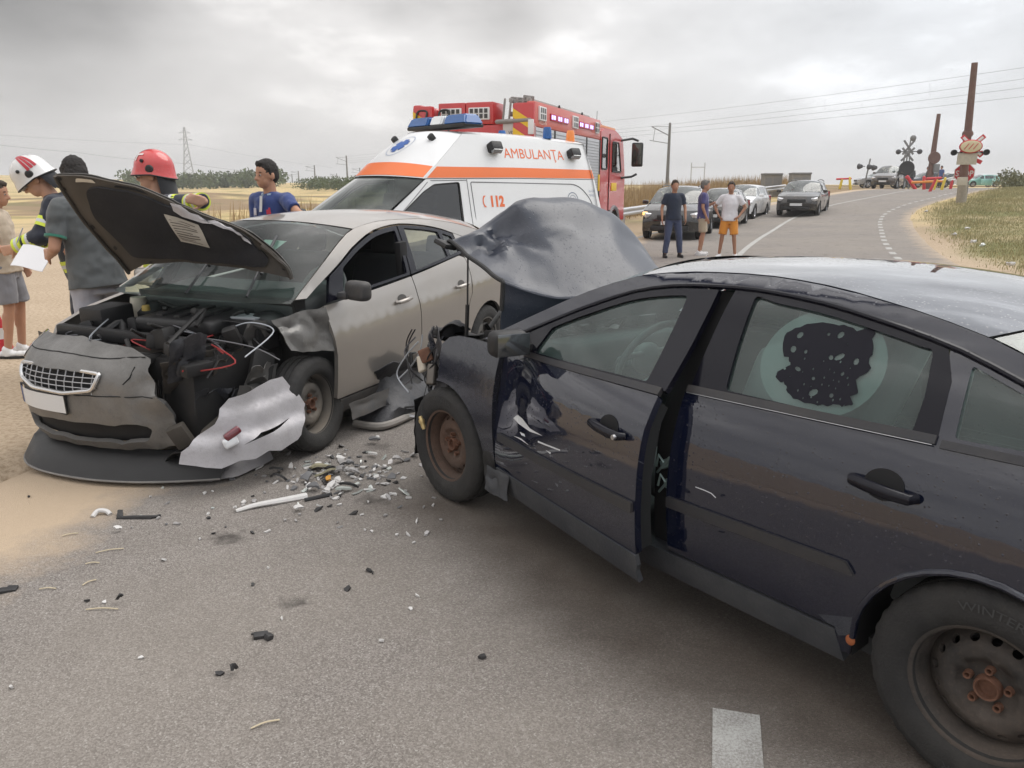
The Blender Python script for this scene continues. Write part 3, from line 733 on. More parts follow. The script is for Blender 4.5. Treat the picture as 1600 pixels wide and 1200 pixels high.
belt = lambda x: .967-.03*(x+1.6)
xs = lambda a, b_, n: [a+(b_-a)*i/n for i in range(n+1)]
# rear doors
arcR = [(-2.459,.972), (-2.474,.853), (-2.482,.743), (-2.462,.675), (-2.40,.60), (-2.345,.54), (-2.297,.45), (-2.272,.325)]
lower = [(-1.572,.325), (-1.566,.60), (-1.572,.962)]+[(x, belt(x)-.012) for x in xs(-1.6,-2.44,8)]+arcR
def rear_door(sd_):
    d = B.side('rear_door', fillet([Vector(p) for p in lower], .012), BLK, (sd_,), thick=.03, res=.05)
    top = [(x, drip(x)-.012) for x in xs(-1.612,-2.40,10)]
    outl = [(-1.588,belt(-1.59)+.004)]+top+[(-2.44,1.15), (-2.456,.992)]
    hole = fillet([Vector(p) for p in [(-1.735,belt(-1.73)+.018), (-1.718,1.145), (-1.705,1.308)]+[(x, drip(x)-.034) for x in xs(-1.80,-2.33,7)]+[(-2.362,1.225), (-2.385,1.10), (-2.385,.995)]], .018)
    B.side('window_frame', [Vector(p) for p in outl], GLOSS, (sd_,), off=.002, holes=[hole], parent=d, res=.05)
    big = [(-1.72,belt(-1.72)), (-1.69,1.318)]+[(x, drip(x)-.024) for x in xs(-1.80,-2.34,7)]+[(-2.385,1.22), (-2.40,1.10), (-2.40,.985)]
    B.side('window', [Vector(p) for p in big], GLASSW, (sd_,), off=-.012, thick=0, parent=d)
    B.side('belt_trim', [Vector((x, belt(x)-.010)) for x in xs(-1.58,-2.455,9)]+[Vector((x, belt(x)+.014)) for x in xs(-2.455,-1.58,9)], BELTM, (sd_,), off=.010, thick=.02, parent=d)
    q = MB(); q.tube([B.fn(sd_, .011)(x, belt(x)-.013) for x in xs(-1.585,-2.45,10)], .0017, 5); q.build('chrome_strip', STEEL, d)
    B.side('rub_strip', fillet([Vector(p) for p in [(-1.575,.512), (-1.575,.556), (-2.285,.572), (-2.315,.535)]], .008), BELTM, (sd_,), off=.012, thick=.015, parent=d)
    h = MB()
    yh = WP(-2.35,.83)
    h.tube([Vector((x, sd_*(yh+o_), z)) for x, z, o_ in ((-2.258,.836,.006), (-2.272,.838,.030), (-2.32,.836,.040), (-2.39,.832,.042), (-2.44,.829,.034), (-2.452,.828,.006))], [.014,.018,.019,.019,.018,.014], 12)
    h.build('door_handle', GLOSS, d)
    B.side('handle_recess', circ(-2.352,.838,.060,.046,24), DARK, (sd_,), off=.0015, thick=0, parent=d, res=.02)
    return d
rd = rear_door(1); rear_door(-1)
# front doors: the driver's door stands off the body below the belt
AOP = math.radians(7.6)
def open_T(p):
    k = 1-.93*sstep((p.z-.80)/.50); a = AOP*k; d = p-Vector((-.44,.85,0)); c, s_ = math.cos(a), math.sin(a)
    q = Vector((-.44+d.x*c+d.y*s_, .85-d.x*s_+d.y*c, p.z))
    f = math.exp(-((p.x+.55)/.22)**2-((p.z-.75)/.25)**2)              # shoved-in front edge
    q.y -= .045*f; q.z += 0; return q
def front_door(sd_):
    T = open_T if sd_ == 1 else None
    m = BLK
    low = fillet([Vector(p) for p in [(-.46,.33), (-.455,.60), (-.46,.90), (-.50,.935)]+[(x, belt(x)-.012) for x in xs(-.60,-1.545,8)]+[(-1.552,.90), (-1.556,.60), (-1.552,.33)]], .012)
    d = B.side('front_door', low, m, (sd_,), thick=.03, T=T, res=.05, label='dented driver door standing open' if sd_ == 1 else None)
    inn = [Vector(p) for p in [(-.50,.34), (-.50,.90)]+[(x, belt(x)-.04) for x in xs(-.60,-1.53,5)]+[(-1.535,.34)]]
    B.side('door_lining', inn, mat('door_lining', (.016,.017,.018), .8), (sd_,), off=-.035, thick=.06, T=T, parent=d)
    top = [(x, drip(x)-.014) for x in xs(-.62,-1.545,12)]
    outl = [(-.52,belt(-.52)+.0)]+top+[(-1.565,belt(-1.55)+.004)]
    hole = fillet([Vector(p) for p in [(-.70,belt(-.7)+.016)]+[(x, drip(x)-.040) for x in xs(-.76,-1.42,9)]+[(-1.455,belt(-1.45)+.018)]], .015)
    B.side('window_frame', [Vector(p) for p in outl], GLOSS, (sd_,), off=.002, holes=[hole], T=T, parent=d, res=.05)
    B.side('window', [Vector(p) for p in [(-.66,belt(-.66))]+[(x, drip(x)-.03) for x in xs(-.72,-1.43,9)]+[(-1.47,belt(-1.45))]], GLASSW, (sd_,), off=-.012, thick=0, T=T, parent=d)
    B.side('belt_trim', [Vector((x, belt(x)-.010)) for x in xs(-.56,-1.545,9)]+[Vector((x, belt(x)+.014)) for x in xs(-1.545,-.56,9)], BELTM, (sd_,), off=.010, thick=.02, T=T, parent=d)
    B.side('rub_strip', fillet([Vector(p) for p in [(-.50,.485), (-.50,.525), (-1.545,.553), (-1.545,.510)]], .008), BELTM, (sd_,), off=.012, thick=.015, T=T, parent=d)
    B.side('door_sill_trim', [Vector(p) for p in [(-.47,.225), (-.47,.335), (-1.0,.335), (-1.555,.335), (-1.56,.29), (-1.548,.265), (-1.556,.215)]], SILLM, (sd_,), off=.008, thick=.02, T=T, parent=d)
    h = MB(); yh = WP(-1.35,.80)
    pts = [Vector((x, sd_*(yh+o_), z)) for x, z, o_ in ((-1.268,.792,.006), (-1.282,.794,.028), (-1.33,.792,.038), (-1.40,.788,.040), (-1.45,.785,.032), (-1.465,.784,.006))]
    h.tube([T(p) for p in pts] if T else pts, [.014,.018,.019,.019,.018,.014], 12); h.build('door_handle', GLOSS, d)
    c = Vector((-1.452, sd_*(yh+.052), .785)); c = T(c) if T else c
    k = MB(); k.lathe([(0,.004), (.009,.004), (.0105,0), (.0105,-.02)], 14, Matrix.Translation(c) @ Matrix.Rotation(0 if sd_ > 0 else PI, 4, 'Z')); k.build('key_lock', STEEL, d)
    B.side('handle_recess', circ(-1.36,.794,.058,.045,24), DARK, (sd_,), off=.0015, thick=0, T=T, parent=d, res=.02)
    mm = MB(); mm.box((-.66, sd_*.93, 1.005), (.10,.18,.12), (0, 0, sd_*-.25), 0, .045, 4); mm.box((-.64, sd_*.83, .965), (.08,.10,.05), None, 0, .02)
    mo = mm.build('wing_mirror', BLACK, d)
    g = MB(); g.box((-.712, sd_*.935, 1.005), (.006,.155,.10), (0, 0, sd_*-.25), 0, .002); g.build('mirror_glass', mat('mirror_grey', (.16,.17,.18), .10, .9), mo)
    return d
fd = front_door(1); front_door(-1)
# paint torn to primer on the driver's door
SCR = mat('torn_primer', (.62,.63,.64), .5, var=.3, vscale=40, bump=.3)
for pl in ([(-.62,.628), (-.66,.655), (-.72,.652), (-.80,.632), (-.92,.632), (-.80,.617), (-.68,.618)], [(-.64,.548), (-.72,.560), (-.80,.552), (-.72,.552)], [(-.88,.598), (-1.06,.612), (-1.06,.606), (-.88,.590)], [(-.95,.575), (-.99,.578), (-.985,.568)], [(-.70,.585), (-.75,.59), (-.76,.58), (-.72,.575)]):
    B.side('scrape', [Vector(p) for p in pl], SCR, (1,), off=.0015, thick=0, T=open_T, parent=fd, res=.03)
sc = MB(); sc.tube([B.fn(1,.001)(x, z) for x, z in ((-1.70,.63), (-1.74,.63), (-1.77,.628), (-1.79,.618))], .0016, 5); sc.build('scratch', SCR, rd)
# B pillar and jamb behind the sprung door
mb = MB(); mb.poly([Vector(p) for p in [(-1.46,.31), (-1.46,.9), (-1.50,1.30), (-1.68,1.30), (-1.70,.9), (-1.72,.31)]], B.fn(1,-.055), (), .03, .06, out=(0,1,0))
jp = mb.build('door_pillar', DARK, p_root)
for x, z, w in ((-1.525,.66,.05), (-1.54,.585,.03)):
    j = MB(); y = WP(x, z)-.04; j.box((x, y, z), (w,.02,.035), (.3, .5, .2), 0, .006); j.cap((x-.02, y+.01, z+.03), (x+.03, y+.015, z-.04), .006, .005, 8); j.tube([(x, y+.01, z), (x+.03, y+.012, z+.03), (x+.04, y+.012, z-.02)], .005, 6); j.build('latch_part', mat('pale_latch_metal', (.20,.27,.26), .35, .5, var=.4), jp)
# body side: cantrail, rear quarter, sills, fenders
for sd_ in (1, -1):
    low_ = [(x, drip(x)+.004) for x in xs(-.38,-2.93,22)]; upp = [(x, gut(x)) for x in xs(-3.08,-.30,24)]
    B.side('roof_rail', [Vector(p) for p in low_+upp], BLK, (sd_,), thick=.02, res=.04)
    mb = MB(); f = B.fn(sd_, .004); mb.tube([f(x, drip(x)-.004) for x in xs(-.50,-2.9,26)], .010, 8); mb.build('drip_seal', GLOSS, p_root)
    arch = circ(-2.672,.315,.352,n=18,a0=0,a1=PI)
    q = [(-2.262,.325), (-2.290,.455), (-2.338,.547), (-2.393,.606), (-2.455,.682), (-2.476,.745), (-2.468,.855), (-2.452,.972), (-2.446,.995), (-2.405,1.235)]+[(x, drip(x)) for x in xs(-2.45,-2.92,6)]+[(-3.08,1.03), (-3.60,.975), (-3.68,.93), (-3.70,.64), (-3.69,.36), (-3.02,.23)]+[tuple(p) for p in reversed(arch)][0:0]
    q = [Vector(p) for p in q]+[Vector((-3.022,.30))]+list(reversed(arch))+[Vector((-2.31,.24)), Vector((-2.262,.24))]
    hole = fillet([Vector(p) for p in [(-2.498,1.005), (-2.478,1.198), (-2.63,1.146), (-2.80,1.082), (-2.83,1.045), (-2.80,1.02)]], .012)
    rq = B.side('rear_quarter', q, BLK, (sd_,), holes=[hole], thick=.03, res=.05)
    B.side('quarter_window', [Vector(p) for p in [(-2.49,.998), (-2.47,1.205), (-2.63,1.155), (-2.81,1.09), (-2.85,1.045), (-2.81,1.01)]], GLASSW, (sd_,), off=-.010, thick=0, parent=rq)
    lip = MB(); f = B.fn(sd_, .001); lip.tube([f(p.x, p.y) for p in arch], .010, 8); lip.build('arch_lip', BLK, rq)
    B.side('belt_trim', [Vector((x, .985+(-2.46-x)*.03-.010)) for x in xs(-2.47,-2.83,5)]+[Vector((x, .985+(-2.46-x)*.03+.012)) for x in xs(-2.83,-2.47,5)], BELTM, (sd_,), off=.008, thick=.02, parent=rq)
    housing(p_root, -2.672, sd_*.84, .315, .355, sd_)
    B.side('sill', [Vector(p) for p in [(-.44,.20), (-.44,.30), (-2.26,.312), (-2.29,.20)]], SILLM, (sd_,), off=.003, thick=.06)
    xf = .06 if sd_ > 0 else .62
    a2 = circ(0,.315,.365,n=18,a0=.05 if sd_ > 0 else .05,a1=PI-.12)
    q = [(-.452,.24), (-.452,.60), (-.456,.90), (-.50,.93), (-.36,.938), (-.20,.94)]
    if sd_ > 0: q += [(-.08,.935), (.0,.915), (.055,.87), (.05,.80), (.04,.70)]; q = [Vector(p) for p in q]+circ(0,.315,.365,n=14,a0=1.40,a1=PI-.12)+[Vector((-.372,.24))]
    else: q += [(.1,.90), (.5,.82), (.62,.75), (.60,.45), (.40,.32)]; q = [Vector(p) for p in q]+a2+[Vector((-.372,.24))]
    B.side('front_fender', q, BLK if sd_ < 0 else BLKDENT, (sd_,), thick=.03, res=.05)
# amber patch on the rear arch
mb = MB(); f = B.fn(1, .004); mb.sphere(f(-2.315,.302), (.016,.006,.018)); mb.build('rust_spot', mat('rust_orange', (.30,.09,.03), .8, var=.4), p_root)
# roof, screens, boot, rear fascia
tx = [i/12 for i in range(13)]
czr = Prof([(-2.62,1.312), (-2.2,1.368), (-1.8,1.388), (-1.4,1.382), (-1.05,1.357)])
E_ = [(lerp(-1.14,-2.49,t_), WP(lerp(-1.14,-2.49,t_), gut(lerp(-1.14,-2.49,t_)))+.002, gut(lerp(-1.14,-2.49,t_))+.002) for t_ in tx]
B.ribbon('roof', E_, [(lerp(-1.06,-2.61,t_), czr(lerp(-1.06,-2.61,t_))) for t_ in tx], BLK, 2.3, 25)
E_ = [(lerp(-2.50,-3.06,t_), WP(lerp(-2.50,-3.06,t_), gut(lerp(-2.5,-3.06,t_)))-.012, gut(lerp(-2.5,-3.06,t_))) for t_ in tx]
B.ribbon('rear_window', E_, [(lerp(-2.625,-3.22,t_), lerp(1.312,1.05,t_)+.02*math.sin(PI*t_)) for t_ in tx], GLASSW, 2.2, 17)
E_ = [(lerp(-.32,-1.13,t_), WP(lerp(-.32,-1.13,t_), gut(lerp(-.32,-1.13,t_)))-.012, gut(lerp(-.32,-1.13,t_))) for t_ in tx]
B.ribbon('windscreen', E_, [(lerp(-.16,-1.04,t_), lerp(.955,1.364,t_)+.03*math.sin(PI*t_)) for t_ in tx], GLASSW, 2.2, 17)
bz_ = lambda t_: 1.036-.062*t_ if t_ < .9 else .980-.05*(t_-.9)/.1
E_ = [(lerp(-3.07,-3.68,t_), WP(lerp(-3.07,-3.68,t_), bz_(t_))-.004, bz_(t_)) for t_ in tx]
B.ribbon('boot_lid', E_, [(lerp(-3.23,-3.78,t_), lerp(1.05,.99,t_)) for t_ in tx], BLK, 3, 17)
E_ = [(-3.685, WP(-3.68,lerp(.3,.93,t_)), lerp(.25,.935,t_)) for t_ in tx]
B.ribbon('rear_fascia', E_, [(-3.80-.04*math.sin(PI*t_), lerp(.25,.99,t_)) for t_ in tx], BLK, 3, 17, up=(-1,0,0))
for sd_ in (1, -1): MB().box((-3.71, sd_*.655, .80), (.10,.22,.17), (0,0,sd_*.55), 0, .03).build('tail_lamp', REDL, p_root)
E_ = [(lerp(-1.16,-2.47,t_), WP(lerp(-1.14,-2.49,t_), gut(lerp(-1.14,-2.49,t_)))-.02, gut(lerp(-1.14,-2.49,t_))-.035) for t_ in tx]
B.ribbon('headliner', E_, [(lerp(-1.10,-2.59,t_), czr(lerp(-1.06,-2.61,t_))-.035) for t_ in tx], LINER, 2.3, 15)
# interior
inn = MB(); inn.box((-1.6,0,.24), (2.9,1.46,.06)); inn.box((-.50,0,.62), (.35,1.36,.55), (0,.25,0), 0, .08); inn.box((-2.95,0,.75), (.5,1.25,.35)); inn.build('cabin_floor', mat('cabin_dark', (.05,.052,.054), .9), p_root)
ds = MB(); ds.box((-.62,0,.89), (.42,1.34,.14), (0,.15,0), 0, .05, 3); ds.build('dashboard', mat('dash_plastic', (.05,.055,.056), .7), p_root)
sw = MB(); T = Matrix.Rotation(math.radians(62), 4, 'Y'); torus(sw, (-1.02,.38,.93), .185, .016, T)
sw.sphere((-1.0,.38,.92), (.05,.09,.075)); sw.cap((-1.0,.38,.92), (-.70,.38,.82), .03, .035); sw.cap((-1.02,.22,.95), (-1.02,.54,.95), .014, .014)
sw.build('steering_wheel', mat('wheel_plastic', (.09,.10,.10), .5), p_root)
for y in (.38, -.38): seat(p_root, -1.62, y, .36, SEATC, w=.50)
rs = MB(); rs.box((-2.36,0,.45), (.55,1.25,.2), (0,-.1,0), 0, .07, 3); rs.box((-2.66,0,.76), (.16,1.22,.60), (0,-.38,0), 0, .07, 3); rs.build('rear_bench', SEATC, p_root)
for y in (.40, -.40):
    hb = MB(); hb.box((-2.80,y,1.10), (.09,.26,.16), (0,-.3,0), 0, .04, 3); hb.build('headrest', SEATC, p_root)
pn = MB(); pn.tube([(-.95,-.02,1.30), (-.95,-.02,1.17)], .0015, 5); pn.box((-.95,-.02,1.115), (.012,.055,.11), None, 0, .005); pn.build('mirror_pendant', mat('mauve_card', (.30,.12,.22), .7), p_root)
# round mesh sunshade stuck to the rear window, its film torn to a dark patch
gsh = bpy.data.materials.new('grey_mesh_shade'); gsh.use_nodes = True; t = gsh.node_tree; t.nodes.clear()
a = N(t, 'ShaderNodeBsdfTransparent'); d_ = N(t, 'ShaderNodeBsdfDiffuse', ins={0: (.44,.50,.49,1)}); m_ = N(t, 'ShaderNodeMixShader', ins={0: .55}); L(t, a, m_, 0, 1); L(t, d_, m_, 0, 2); o_ = N(t, 'ShaderNodeOutputMaterial'); L(t, m_, o_)
ss_ = B.side('sun_shade', circ(-2.025,1.125,.215,.168,40), gsh, (1,), off=-.030, thick=0, parent=rd, res=.04)
patch = [(-1.874,1.188), (-1.903,1.22), (-1.95,1.243), (-2.008,1.250), (-2.06,1.250), (-2.109,1.243), (-2.167,1.250), (-2.172,1.215), (-2.187,1.185), (-2.180,1.165), (-2.198,1.139), (-2.184,1.117), (-2.17,1.10), (-2.185,1.066), (-2.17,1.05), (-2.185,1.032), (-2.165,1.024), (-2.142,1.019), (-2.09,1.010), (-2.047,1.007), (-1.987,1.011), (-1.955,1.03), (-1.942,1.048), (-1.912,1.054), (-1.897,1.07), (-1.91,1.089), (-1.935,1.11), (-1.924,1.123), (-1.895,1.140)]
hol = []
random.seed(4)
for _ in range(26):
    c = Vector((random.uniform(-2.17,-1.91), random.uniform(1.02,1.24)))
    r = random.uniform(.004,.011)
    if min((c-Vector(p)).length for p in patch) < r*2.4 or any((c-h_[0]).length < .035 for h_ in hol) or not inpoly(c, patch): continue
    a = random.uniform(0,3); e = random.uniform(1,2.0)
    hol.append([Vector((c.x+math.cos(a)*q.x*e-math.sin(a)*q.y, c.y+math.sin(a)*q.x*e+math.cos(a)*q.y)) for q in circ(0,0,r,n=8)])
for _ in range(120):
    c = Vector((random.gauss(-2.10,.06), random.gauss(1.06,.04))); r = random.uniform(.0015,.0034)
    if len(hol) > 60 or not inpoly(c, patch) or min((c-Vector(p)).length for p in patch) < .014 or any((c-h_[0]).length < .020 for h_ in hol): continue
    hol.append(circ(c.x, c.y, r, r*1.3, 6))
pc = [p_+Vector((random.uniform(-.004,.004), random.uniform(-.004,.004))) for p_ in cr([Vector((a_, b_, 0)) for a_, b_ in patch], 3, True) for p_ in [Vector((p_.x, p_.y))]]
tf = B.side('torn_film', pc, mat('dark_film', (.006,.006,.012), .4, spec=.2), (1,), off=-.0105, thick=0, holes=hol, parent=ss_, res=.03)
# wheels
wheel(p_root, 0, .862, .3175, 1, .3175, .195, .19, lambda o: steel_rim('rim', .193, o, RUST, RUST2, y0=.006), 0)
wheel(p_root, 0, .862, .3175, -1, .3175, .195, .19, lambda o: steel_rim('rim', .193, o, WHEELG, RUST2, y0=.006))
wheel(p_root, -2.69, .855, .3175, 1, .3175, .195, .19, lambda o: steel_rim('rim', .193, o, WHEELG, RUST2, y0=.006))
wheel(p_root, -2.69, .855, .3175, -1, .3175, .195, .19, lambda o: steel_rim('rim', .193, o, WHEELG, RUST2, y0=.006))
for wx, wy in ((0,.8685), (-2.69,.8615)):
    for a0, w_ in ((1.25,'WINTER'), (4.3,'WINTER')):
        text_mesh('tyre_lettering', w_, mat('rubber_lettering', (.045,.045,.046), .7), .036, lambda u, v: (wx+math.cos(a0+u/.262)*(.252+v), wy-.0005, .3175+math.sin(a0+u/.262)*(.252+v)), p_root, sx=1.25)
# buckled bonnet
cn = [[(-.35,.68,.93), (-.25,.665,1.215), (-.06,.68,1.315), (.125,.70,1.40), (.16,.69,1.37)],
      [(-.42,.46,.965), (-.385,.46,1.135), (-.10,.46,1.36), (.10,.50,1.475), (.36,.46,1.36)],
      [(-.47,.26,.985), (-.47,.24,1.14), (-.165,.26,1.405), (.07,.28,1.585), (.44,.28,1.42)],
      [(-.49,.06,.995), (-.52,.04,1.135), (-.20,.04,1.425), (.07,.0,1.625), (.50,.05,1.45)],
      [(-.49,-.18,.995), (-.54,-.18,1.13), (-.22,-.18,1.40), (.03,-.18,1.60), (.46,-.18,1.42)],
      [(-.42,-.44,.97), (-.46,-.44,1.10), (-.20,-.44,1.32), (0,-.44,1.475), (.38,-.44,1.30)],
      [(-.35,-.67,.93), (-.36,-.67,1.02), (-.22,-.67,1.10), (-.06,-.67,1.22), (.25,-.67,1.08)]]
cn = [[(h_[0]+.07, h_[1], h_[2]-.01), lerp(Vector(c_), Vector(h_)+Vector((.07,0,0)), .14)+Vector((-.03,0,0)), Vector(c_)+Vector((-.035,0,.01)), lerp(Vector(c_), Vector(m_), .14)+Vector((-.02,0,.012))]+[Vector(m_), Vector(r_), Vector(f_)] for h_, c_, m_, r_, f_ in cn]
g = net(cn, 12, 10)
def dent(v):
    for p0, p1, w, am in (((.10,.62,1.42), (-.16,.10,1.44), .05, .030), ((.0,.66,1.36), (.08,.20,1.58), .045, -.034), ((-.10,.52,1.34), (.06,.34,1.52), .035, .028), ((-.02,.40,1.42), (-.20,.30,1.38), .04, -.022), ((-.30,-.1,1.33), (.0,-.35,1.49), .10, .018)):
        a, b_ = Vector(p0), Vector(p1); t_ = max(0, min(1, (v-a).dot(b_-a)/(b_-a).length_squared)); d = (v-a-(b_-a)*t_).length
        if d < w: v = v+Vector((-.55,.1,.8))*am*(1-d/w)*math.sin(PI*(.15+.7*t_))
    for c, r, d in (((.03,.40,1.47), .10, Vector((.07,0,-.075))), ((.06,.22,1.56), .10, Vector((.02,.0,.028))), ((-.03,.52,1.36), .07, Vector((.05,0,-.04))), ((-.06,.50,1.40), .06, Vector((-.02,0,.03))), ((.05,.30,1.53), .05, Vector((-.02,0,.025)))):
        k = math.exp(-((v-Vector(c)).length/r)**2); v = v+d*k
    return crumple(v, .009*math.exp(-((v.y-.5)/.30)**2)+.002, 5.0, 3)
g = [[dent(v) for v in r] for r in g]
bon = netmb(g, thick=.012).build('bonnet', BONM, p_root, ang=22); bon['label'] = 'buckled black bonnet standing up'
e = MB(); e.tube([r_ for r_ in g[0][6:]], .012, 8); e.build('bonnet_edge', BLACK, bon)
e = MB(); e.box((.155,.715,1.385), (.10,.09,.03), (.2,-.3,.1), 0, .012); e.build('edge_seal', BLACK, bon)
st = MB(); st.tube([(-.03,.70,1.33), (-.02,.70,1.08)], .005, 8); st.tube([(-.02,.70,1.08), (-.005,.70,.90)], .011, 8); st.build('gas_strut', BLACK, p_root)
# engine bay and crushed nose
eb = MB(); random.seed(9)
eb.box((.02,0,.52), (.75,1.28,.46), None, 0, .05)
for _ in range(30): eb.box((random.uniform(-.3,.42), random.uniform(-.6,.62), random.uniform(.66,.86)), (random.uniform(.06,.22), random.uniform(.06,.22), random.uniform(.05,.16)), (random.uniform(-.3,.3), random.uniform(-.3,.3), random.uniform(0,3)), 0, .015)
for _ in range(14):
    a = Vector((random.uniform(-.25,.45), random.uniform(-.6,.62), random.uniform(.75,.9))); eb.tube(cr([a, a+Vector((random.uniform(-.2,.2), random.uniform(-.2,.2), .08)), a+Vector((random.uniform(-.3,.3), random.uniform(-.3,.3), -.05))], 5), random.uniform(.006,.018), 7)
eb.build('engine_bay', mat('oily_engine', (.014,.014,.015), .55, .2, var=.6, vscale=20, dirt=.18, dcol=(.08,.07,.06)), p_root)
CRK = mat('torn_black_sheet', (.020,.022,.028), .4, .2, var=.5, dirt=.35, dcol=(.2,.19,.19), bump=.25, bscale=30)
for i, pt in enumerate([[(.06,.80,.86), (.05,.78,.60), (.30,.72,.55), (.26,.72,.92)], [(.22,.76,.93), (.22,.74,.66), (.50,.66,.62), (.44,.64,.82)], [(.40,.60,.80), (.42,.64,.58), (.62,.50,.52), (.56,.50,.72)], [(.10,.60,.92), (.16,.72,.93), (.42,.66,.82), (.40,.40,.84)], [(.48,.62,.62), (.52,.60,.46), (.80,.45,.46), (.74,.46,.60)]]):
    sheet('crushed_panel', pt, CRK if i != 1 else BLKDENT, p_root, amp=.075, sc=7, seed=i+2, thick=.004)
lin = [Vector((.36,.86)), Vector((.37,.70)), Vector((.39,.58))]
sheet('wheel_liner', [(.34,.83,.50), (.385,.81,.15), (.405,.60,.16), (.37,.62,.52)], BLACK, p_root, amp=.02, sc=9, thick=.006)
for i, (c, d, r, m) in enumerate([((.36,.76,.70), (.06,.03,.10), (.3,.5,.2), mat('cream_plastic', (.55,.50,.42), .5, var=.3)), ((.30,.77,.76), (.07,.03,.08), (.2,.4,.9), RUST2), ((.44,.73,.72), (.09,.03,.05), (.1,.3,.2), mat('dull_bracket', (.14,.125,.11), .5, .3, var=.4)), ((.24,.77,.66), (.05,.04,.12), (.4,.1,.5), mat('dull_bracket', (.14,.125,.11), .5)), ((.62,.66,.66), (.03,.05,.10), (.1,.2,.3), BLACK)]):
    q = MB(); q.box(c, d, r, 0, .012, 3); o = q.build('lamp_remains', m, p_root)
random.seed(21)
for i in range(11):
    a = Vector((random.uniform(.06,.45), random.uniform(.70,.79), random.uniform(.78,.90))); q = MB()
    q.tube(cr([a, a+Vector((random.uniform(.0,.16), random.uniform(-.02,.04), -.10)), a+Vector((random.uniform(-.05,.2), random.uniform(-.02,.05), -.22)), a+Vector((random.uniform(-.1,.25), random.uniform(-.02,.05), -.30))], 6), .0045, 6)
    q.build('loose_wire', [BLACK, mat('pale_wire', (.34,.36,.39), .4), BLACK, mat('grey_wire', (.10,.10,.11), .5)][i % 4], p_root)
q = MB(); q.tube(cr([(.24,.80,.62), (.20,.86,.52), (.155,.895,.44)], 6), .0025, 6); w_ = q.build('hanging_wire', BLACK, p_root)
q = MB(); T = Matrix.Translation((.15,.90,.43)) @ Matrix.Rotation(.5, 4, 'Y') @ Matrix.Rotation(PI/2, 4, 'X')
q.lathe([(0,.03), (.010,.03), (.012,.012), (.017,.010), (.017,-.005), (.013,-.01), (.013,-.03), (.009,-.045), (0,-.045)], 14, T); q.build('bulb_socket', mat('brass_socket', (.55,.42,.20), .35, .6), w_)
# crushed strip behind the wheel and buckled sill tip
sheet('sill_tip', [(-.40,.86,.33), (-.40,.88,.20), (-.62,.90,.215), (-.60,.88,.335)], SILLM, p_root, amp=.03, sc=8, seed=5)
sheet('liner_rag', [(-.34,.84,.62), (-.37,.86,.26), (-.45,.85,.24), (-.44,.85,.60)], BLACK, p_root, amp=.03, sc=8, seed=8)
# ------------------------------------------------------------------ the crashed grey-beige hatchback
CHAMP = mat('champagne_grey_paint', (.36,.335,.31), .28, .7, dirt=.18, dcol=(.25,.21,.17), coat=.8)
CHDENT = mat('bent_champagne_sheet', (.17,.165,.158), .40, .4, dirt=.55, dcol=(.06,.057,.053), coat=.3, bump=.2, bscale=20)
SILV = mat('silver_torn_panel', (.47,.455,.475), .40, .35, dirt=.45, dcol=(.16,.15,.14), bump=.12, bscale=24)
PADM = mat('bonnet_felt', (.012,.0125,.016), .95, var=.5, vscale=5, bump=.3, bscale=70, dirt=.12, dcol=(.15,.13,.11))
UNDERM = mat('dusty_bonnet_frame', (.050,.044,.038), .6, .2, var=.45, vscale=6, dirt=.5, dcol=(.13,.11,.09))
_wb = Prof([(.15,.80), (.25,.838), (.40,.868), (.55,.882), (.72,.890), (.80,.884), (.86,.868), (.93,.850), (1.0,.825), (1.40,.62), (1.50,.54)])
def WB(x, z):
    zz = z-.055*(-x-1.2) if z < 1.05 else z-.055*(-x-1.2)*max(0, 1-(z-1.05)/.15)
    return _wb(zz)-.012*((x+1.3)/1.3)**2-.10*max(0, x-.2)**2-.06*max(0, -x-2.6)**2
BANG = math.radians(-114.99)
b_root = thing('grey_hatchback', 'crashed beige grey hatchback with its bonnet up and torn front end', 'car', (-2.0654, 5.0597, 0), BANG)
B = Body(b_root, WB)
bbelt = Prof([(-2.3,1.135), (-1.95,1.098), (-1.386,1.035), (-.8,.985), (-.25,.945)])
bdrip = Prof([(-2.9,1.14), (-2.6,1.19), (-2.25,1.275), (-2.02,1.335), (-1.72,1.378), (-1.45,1.396), (-1.15,1.375), (-.80,1.285), (-.50,1.16), (-.10,.985)])
bgut = Prof([(-3.0,1.20), (-2.6,1.31), (-2.25,1.375), (-1.72,1.425), (-1.3,1.43), (-.90,1.395), (-.50,1.25), (-.135,1.062), (0.05,.965)])
